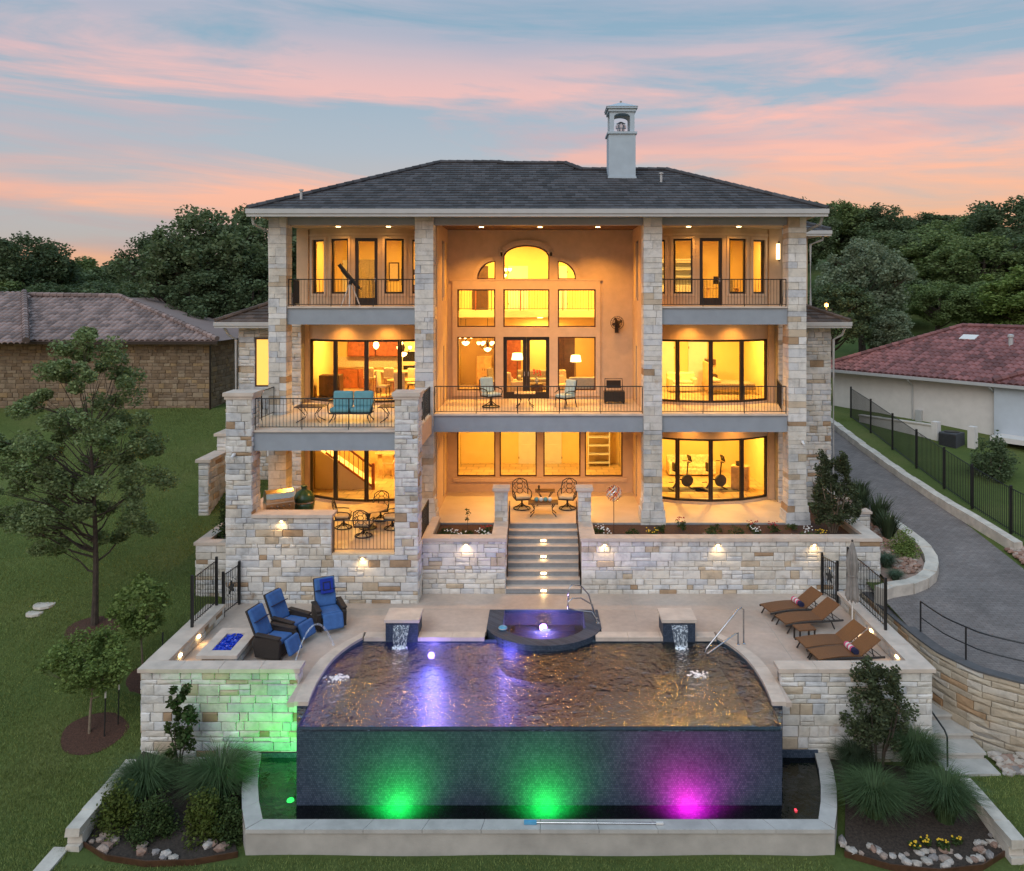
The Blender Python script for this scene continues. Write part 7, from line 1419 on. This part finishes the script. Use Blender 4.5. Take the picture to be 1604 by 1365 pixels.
FL = [(-3.4, 28.6, None), (-3.1, 28.2, 'flower_white'), (-2.55, 28.5, None), (-2.75, 28.0, 'flower_white'), (-2.1, 28.3, 'flower_white'), (-1.95, 28.9, 'flower_red'), (-1.85, 28.05, 'flower_white'), (-3.5, 27.95, None), (2.1, 28.6, 'flower_white'), (2.3, 28.0, 'flower_white'), (2.95, 28.0, None), (3.3, 28.7, None), (3.9, 28.1, 'flower_yellow'), (4.3, 28.9, None), (5.15, 29.3, 'flower_red'), (5.9, 28.2, None), (6.3, 28.9, None), (6.95, 28.6, None), (7.6, 28.4, 'flower_white'), (7.7, 29.2, 'flower_red'), (8.4, 29.0, 'flower_red'), (9.1, 29.2, None), (9.3, 28.1, 'flower_white'), (9.85, 28.3, 'flower_yellow')]
for i, (x, y, c_) in enumerate(FL): flower_plant((x, y, ZBED), c_, {'flower_white': 'white-flowered plant', 'flower_red': 'dark red flowering plant', 'flower_yellow': 'yellow flowering plant', None: 'low green plant'}[c_] + ' in mulch ' + where(x), 14, random.uniform(.15, .24), random.uniform(.2, .42))
for i in range(4): flower_plant((8.3 + .35 * i, 17.95 + .1 * (i % 2), -2.2), 'flower_yellow', 'small yellow-flowered plant behind the river rocks', 8, .12, .14)
for x, y in ((5.85, 28.7), (8.9, 28.5), (-3.0, 28.75)): rock(x, y, ZBED, .10, 'grey rock set in the mulch ' + where(x), 'grey rocks in the mulch beds')
t = thing('sapling', 'thin bare-stemmed sapling rising from the left flower bed', 'plant', (-2.62, 28.9, ZBED)); MB().tube([(0, 0, 0), (.02, 0, .4), (-.01, 0, .85)], .009, 5).build('stem', 'bark', t); mkobj('leaves', leaf_mesh('leaves', [(0, 0, .5), (.04, 0, .7), (0, 0, .85)], [.1, .1, .08], 60, .04, seed=5), 'leaf_shrub', t, kind='stuff')
# ================================================================ neighbouring houses
nb = thing('brown_house', 'low brown stone house with barrel-tile roof across the lawn', 'house', (-20, 41, 4), world=True)
MB().box(-42, -16.83, 41.03, 54, 2, 7.7).build('wall', 'mortar', nb); random.seed(5); stone_face(nb, (-42, 41, 2.4), UX, F, 25.2, 5.25, False, 'brown_stone', hs=(.12, .16, .2, .26), wmin=.2, wmax=.5, name='stones'); stone_face(nb, (-16.8, 41, 2.4), (0, 1, 0), (1, 0, 0), 13, 5.25, False, 'brown_stone', hs=(.16, .2, .26), wmin=.25, wmax=.6, name='stones')
MB().box(-42, -16.6, 40.85, 41.0, 2.0, 4.15 - .0).build('footing', 'concrete', nb) if False else None
def barrel(name, mat, x0, x1, y0, z0, T, pitch, hipl, hipr, par, tw=.30, expo=.40):
    mb = MB(); L = math.hypot(1, pitch); st_ = expo / L; t = 0.0
    while t < T:
        a, b = x0 + t * hipl, x1 - t * hipr; t1 = min(t + st_ * 1.08, T + .02); x = a
        while x + tw * .6 < b:
            q = [(x, .0), (x + tw * .22, .065), (x + tw * .5, .085), (x + tw * .78, .065), (x + tw, .0)]; j = random.uniform(-.008, .008); o_ = len(mb.v)
            mb.v += [(px, y0 + t, z0 + t * pitch + dz + .05 + j) for px, dz in q] + [(px, y0 + t1, z0 + t1 * pitch + dz * .8 + .02) for px, dz in q] + [(px, y0 + t, z0 + t * pitch + dz + .0 + j) for px, dz in q]; mb.f += [(o_ + i, o_ + i + 1, o_ + i + 6, o_ + i + 5) for i in range(4)] + [(o_ + 10 + i, o_ + 11 + i, o_ + i + 1, o_ + i) for i in range(4)]; x += tw
        t += st_
    return mb.build(name, mat, par, kind='stuff')
rb = MB().add([(-42, 40.4, 7.75), (-16.2, 40.4, 7.75), (-23.9, 45.8, 9.9), (-42, 45.8, 9.9), (-16.2, 54, 7.75), (-23.9, 50, 9.9)], [(0, 1, 2, 3), (1, 4, 5, 2)]).build('roof', 'roof_brown', nb)
barrel('roof_tiles', 'roof_brown', -42, -16.2, 40.4, 7.75, 5.4, .40, 0, 7.7 / 5.4, rb); m = MB(); caps(m, (-16.2, 40.4, 7.88), (-23.9, 45.8, 10.02), .13); caps(m, (-23.9, 45.8, 10.02), (-29.0, 45.8, 10.1), .13); caps(m, (-25.2, 39.5, 7.85), (-29.2, 45.6, 10.25), .16); m.build('ridge_caps', 'roof_brown', rb, kind='stuff')
barrel('roof_tiles', 'roof_brown', -42, -25.2, 39.5, 7.68, 6.1, .41, 0, 4.0 / 6.1, rb); MB().box(-42, -16.15, 40.3, 40.42, 7.6, 7.74).build('gutter', 'bronze', rb); MB().tube([(-16.75, 40.9, 7.5), (-16.75, 40.9, 3.9)], .05, 6).build('downspout', 'bronze', nb)
nr = thing('red_roofed_house', 'cream stucco house with red tile roof beyond the black fence', 'house', (18.2, 50, 2.2), R(-55))
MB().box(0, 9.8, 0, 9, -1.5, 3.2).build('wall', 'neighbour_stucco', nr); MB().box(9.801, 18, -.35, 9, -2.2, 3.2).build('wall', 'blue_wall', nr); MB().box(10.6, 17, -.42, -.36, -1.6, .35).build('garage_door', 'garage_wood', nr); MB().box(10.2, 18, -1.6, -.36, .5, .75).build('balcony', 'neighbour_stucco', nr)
rr_ = MB().add([(-.7, -.6, 3.3), (18, -.6, 3.3), (18, 5.4, 5.9), (5.2, 5.4, 5.9), (-.7, 10, 3.3)], [(0, 1, 2, 3), (0, 3, 4)]).build('roof', 'roof_red', nr); barrel('roof_tiles', 'roof_red', -.7, 18, -.6, 3.3, 6.0, .433, 5.9 / 6.0, 0, rr_, .34, .42); m = MB(); caps(m, (-.7, -.6, 3.42), (5.2, 5.4, 6.02), .13); caps(m, (5.2, 5.4, 6.02), (18, 5.4, 6.02), .13); caps(m, (9.9, -.6, 3.45), (13.0, 2.6, 4.85), .15); m.build('ridge_caps', 'roof_red', rr_, kind='stuff')
g = MB().box(-.75, 18, -.72, -.58, 3.14, 3.3).build('gutter', 'gutter', rr_)
for x in (5.2, 9.7): MB().tube([(x, -.62, 3.1), (x, -.3, 2.9), (x, -.06, 2.75), (x, -.06, -1)], .05, 6).build('downspout', 'gutter', nr)
for (x, t_) in ((6.3, 4.6), (10.8, 4.7)): MB().cbox((x, -.6 + t_, 3.3 + .433 * t_ + .1), (.9, .6, .06), rx=math.atan(.433)).build('skylight', 'white_paint', rr_)
MB().lathe([(.12, -.2), (.12, .35), (.17, .38), (.17, .5), (.05, .55)], (8.9, 3.4, 5.15), 10).build('vent_pipe', 'gutter', rr_)
for (x, w, h, z) in ((5.6, .35, .8, .6), (6.1, .25, .5, .1), (6.8, .3, .35, .2)): MB().rbox((x, -.1, z + h / 2), (w, .18, h), .02).build('meter_box', 'gutter', nr)
t = thing('courtyard_wall', 'low white stucco screen wall before the red-roofed house', 'wall', (19.7, 43.6, 2.0), R(-55)); MB().box(-2.6, 1.6, -.15, .1, -1, 1.2).build('panel', 'neighbour_stucco', t); MB().rbox((-.5, -.02, 1.24), (4.3, .34, .09), .02).build('cap', 'kerb_stone', t); MB().box(1.6, 1.95, -.2, .15, -1, 1.45).build('pier', 'neighbour_stucco', t); MB().box(3.5, 3.85, -.2, .15, -1, 1.45).build('pier', 'neighbour_stucco', t)
t = thing('air_conditioner', 'dark grey air conditioner unit between the white stucco piers', 'air conditioner', (21.05, 41.2, 2.25), R(-55)); MB().rbox((0, 0, .42), (.9, .9, .8), .04).build('cabinet', 'ac_metal', t); m = MB(); [m.box(-.46, .46, -.462, -.452, .1 + .06 * k, .12 + .06 * k) for k in range(11)]; m.build('louvres', 'black_iron', t, kind='stuff'); MB().lathe([(.36, .82), (.36, .85), (.3, .86)], n=18).build('fan_guard', 'black_iron', t); MB().box(-.6, .6, -.6, .6, -.3, .02).build('pad', 'concrete', t)
t = thing('street_lamp', 'glowing orange street lamp among the trees', 'lamp', (18.3, 51.5, back_z(18.3, 51.5))); hz = 9.4 - back_z(18.3, 51.5); MB().tube([(0, 0, -.2), (0, 0, hz)], .06, 6).build('pole', 'black_iron', t); MB().lathe([(.04, -.12), (.12, -.07), (.13, .05), (.06, .13)], (0, 0, hz), 10).build('lamp_head', 'lamp_street', t); light('POINT', (0, -.4, hz), 160, (1, .5, .15), .15, parent=t)
# stepping stones on the lawn, bottom left path slab
for i, (x, y, w, l_) in enumerate(((*PZ(70, 968, -.5), .35, 'pale flat stepping stone on the lawn, larger'), (*PZ(55, 978, -.55), .28, 'pale flat stepping stone on the lawn, smaller'))): o = MB().lathe([(w, 0), (w * .95, .07), (0, .075)], n=9).build('stepping_stone', 'kerb_stone'); o.location = (x, y, gz(x, y) + .02); tag(o, l_, 'stone')
o = MB().box(-.18, .18, -.9, .9, 0, .08, .01).build('path_slab', 'kerb_stone'); o.location = (-10.75, 17.2, -2.36); tag(o, 'narrow white edging slab in the grass below the left bed', 'slab')
# ================================================================ grass blades on the near lawns
def lawn_blades():
    n = 430000; g = np.random.default_rng(9); x = np.empty(n); y = np.empty(n); k = n * 6 // 10
    x[:k] = g.uniform(-22, -10.45, k); y[:k] = 15 + 26 * g.random(k) ** 1.5; x[k:] = g.uniform(-22, 16, n - k); y[k:] = g.uniform(14.5, 20.4, n - k)
    ok = ~((x > -10.5) & (x < -6.4) & (y > 17.6)) & ~((x > -7.6) & (x < 7.5) & (y > 17.8)) & ~((x > 6.4) & (x < 10.4) & (y > 17.3)) & ~((x > 10.2) & (x < 11.65) & (y > 20.25)) & ~((np.hypot(x + 11.9, (y - 21.5) / .8) < .8)) & ~((np.hypot(x + 11.3, (y - 23.3) / .8) < .75))
    x, y = x[ok], y[ok]; n = len(x); z = np.array([low_z(a, b) + .04 * math.sin(a * 1.3 + b) * math.sin(b * .9) for a, b in zip(x, y)]); a = g.uniform(0, 6.283, n); h = g.uniform(.03, .075, n); w = .010; lx, ly = g.normal(0, .022, n), g.normal(0, .022, n)
    V = np.stack([np.stack([x - w * np.cos(a), y - w * np.sin(a), z - .005], 1), np.stack([x + w * np.cos(a), y + w * np.sin(a), z - .005], 1), np.stack([x + lx, y + ly, z + h], 1)], 1).reshape(-1, 3); o = mkobj('lawn_grass', fastmesh('lawn_grass', V, np.arange(3 * n).reshape(-1, 3)), 'blade_lawn', kind='stuff'); tag(o, 'short green grass of the lawn around the terraces', 'grass')
lawn_blades()
for o in bpy.data.objects:
    if '_w' in o: del o['_w']
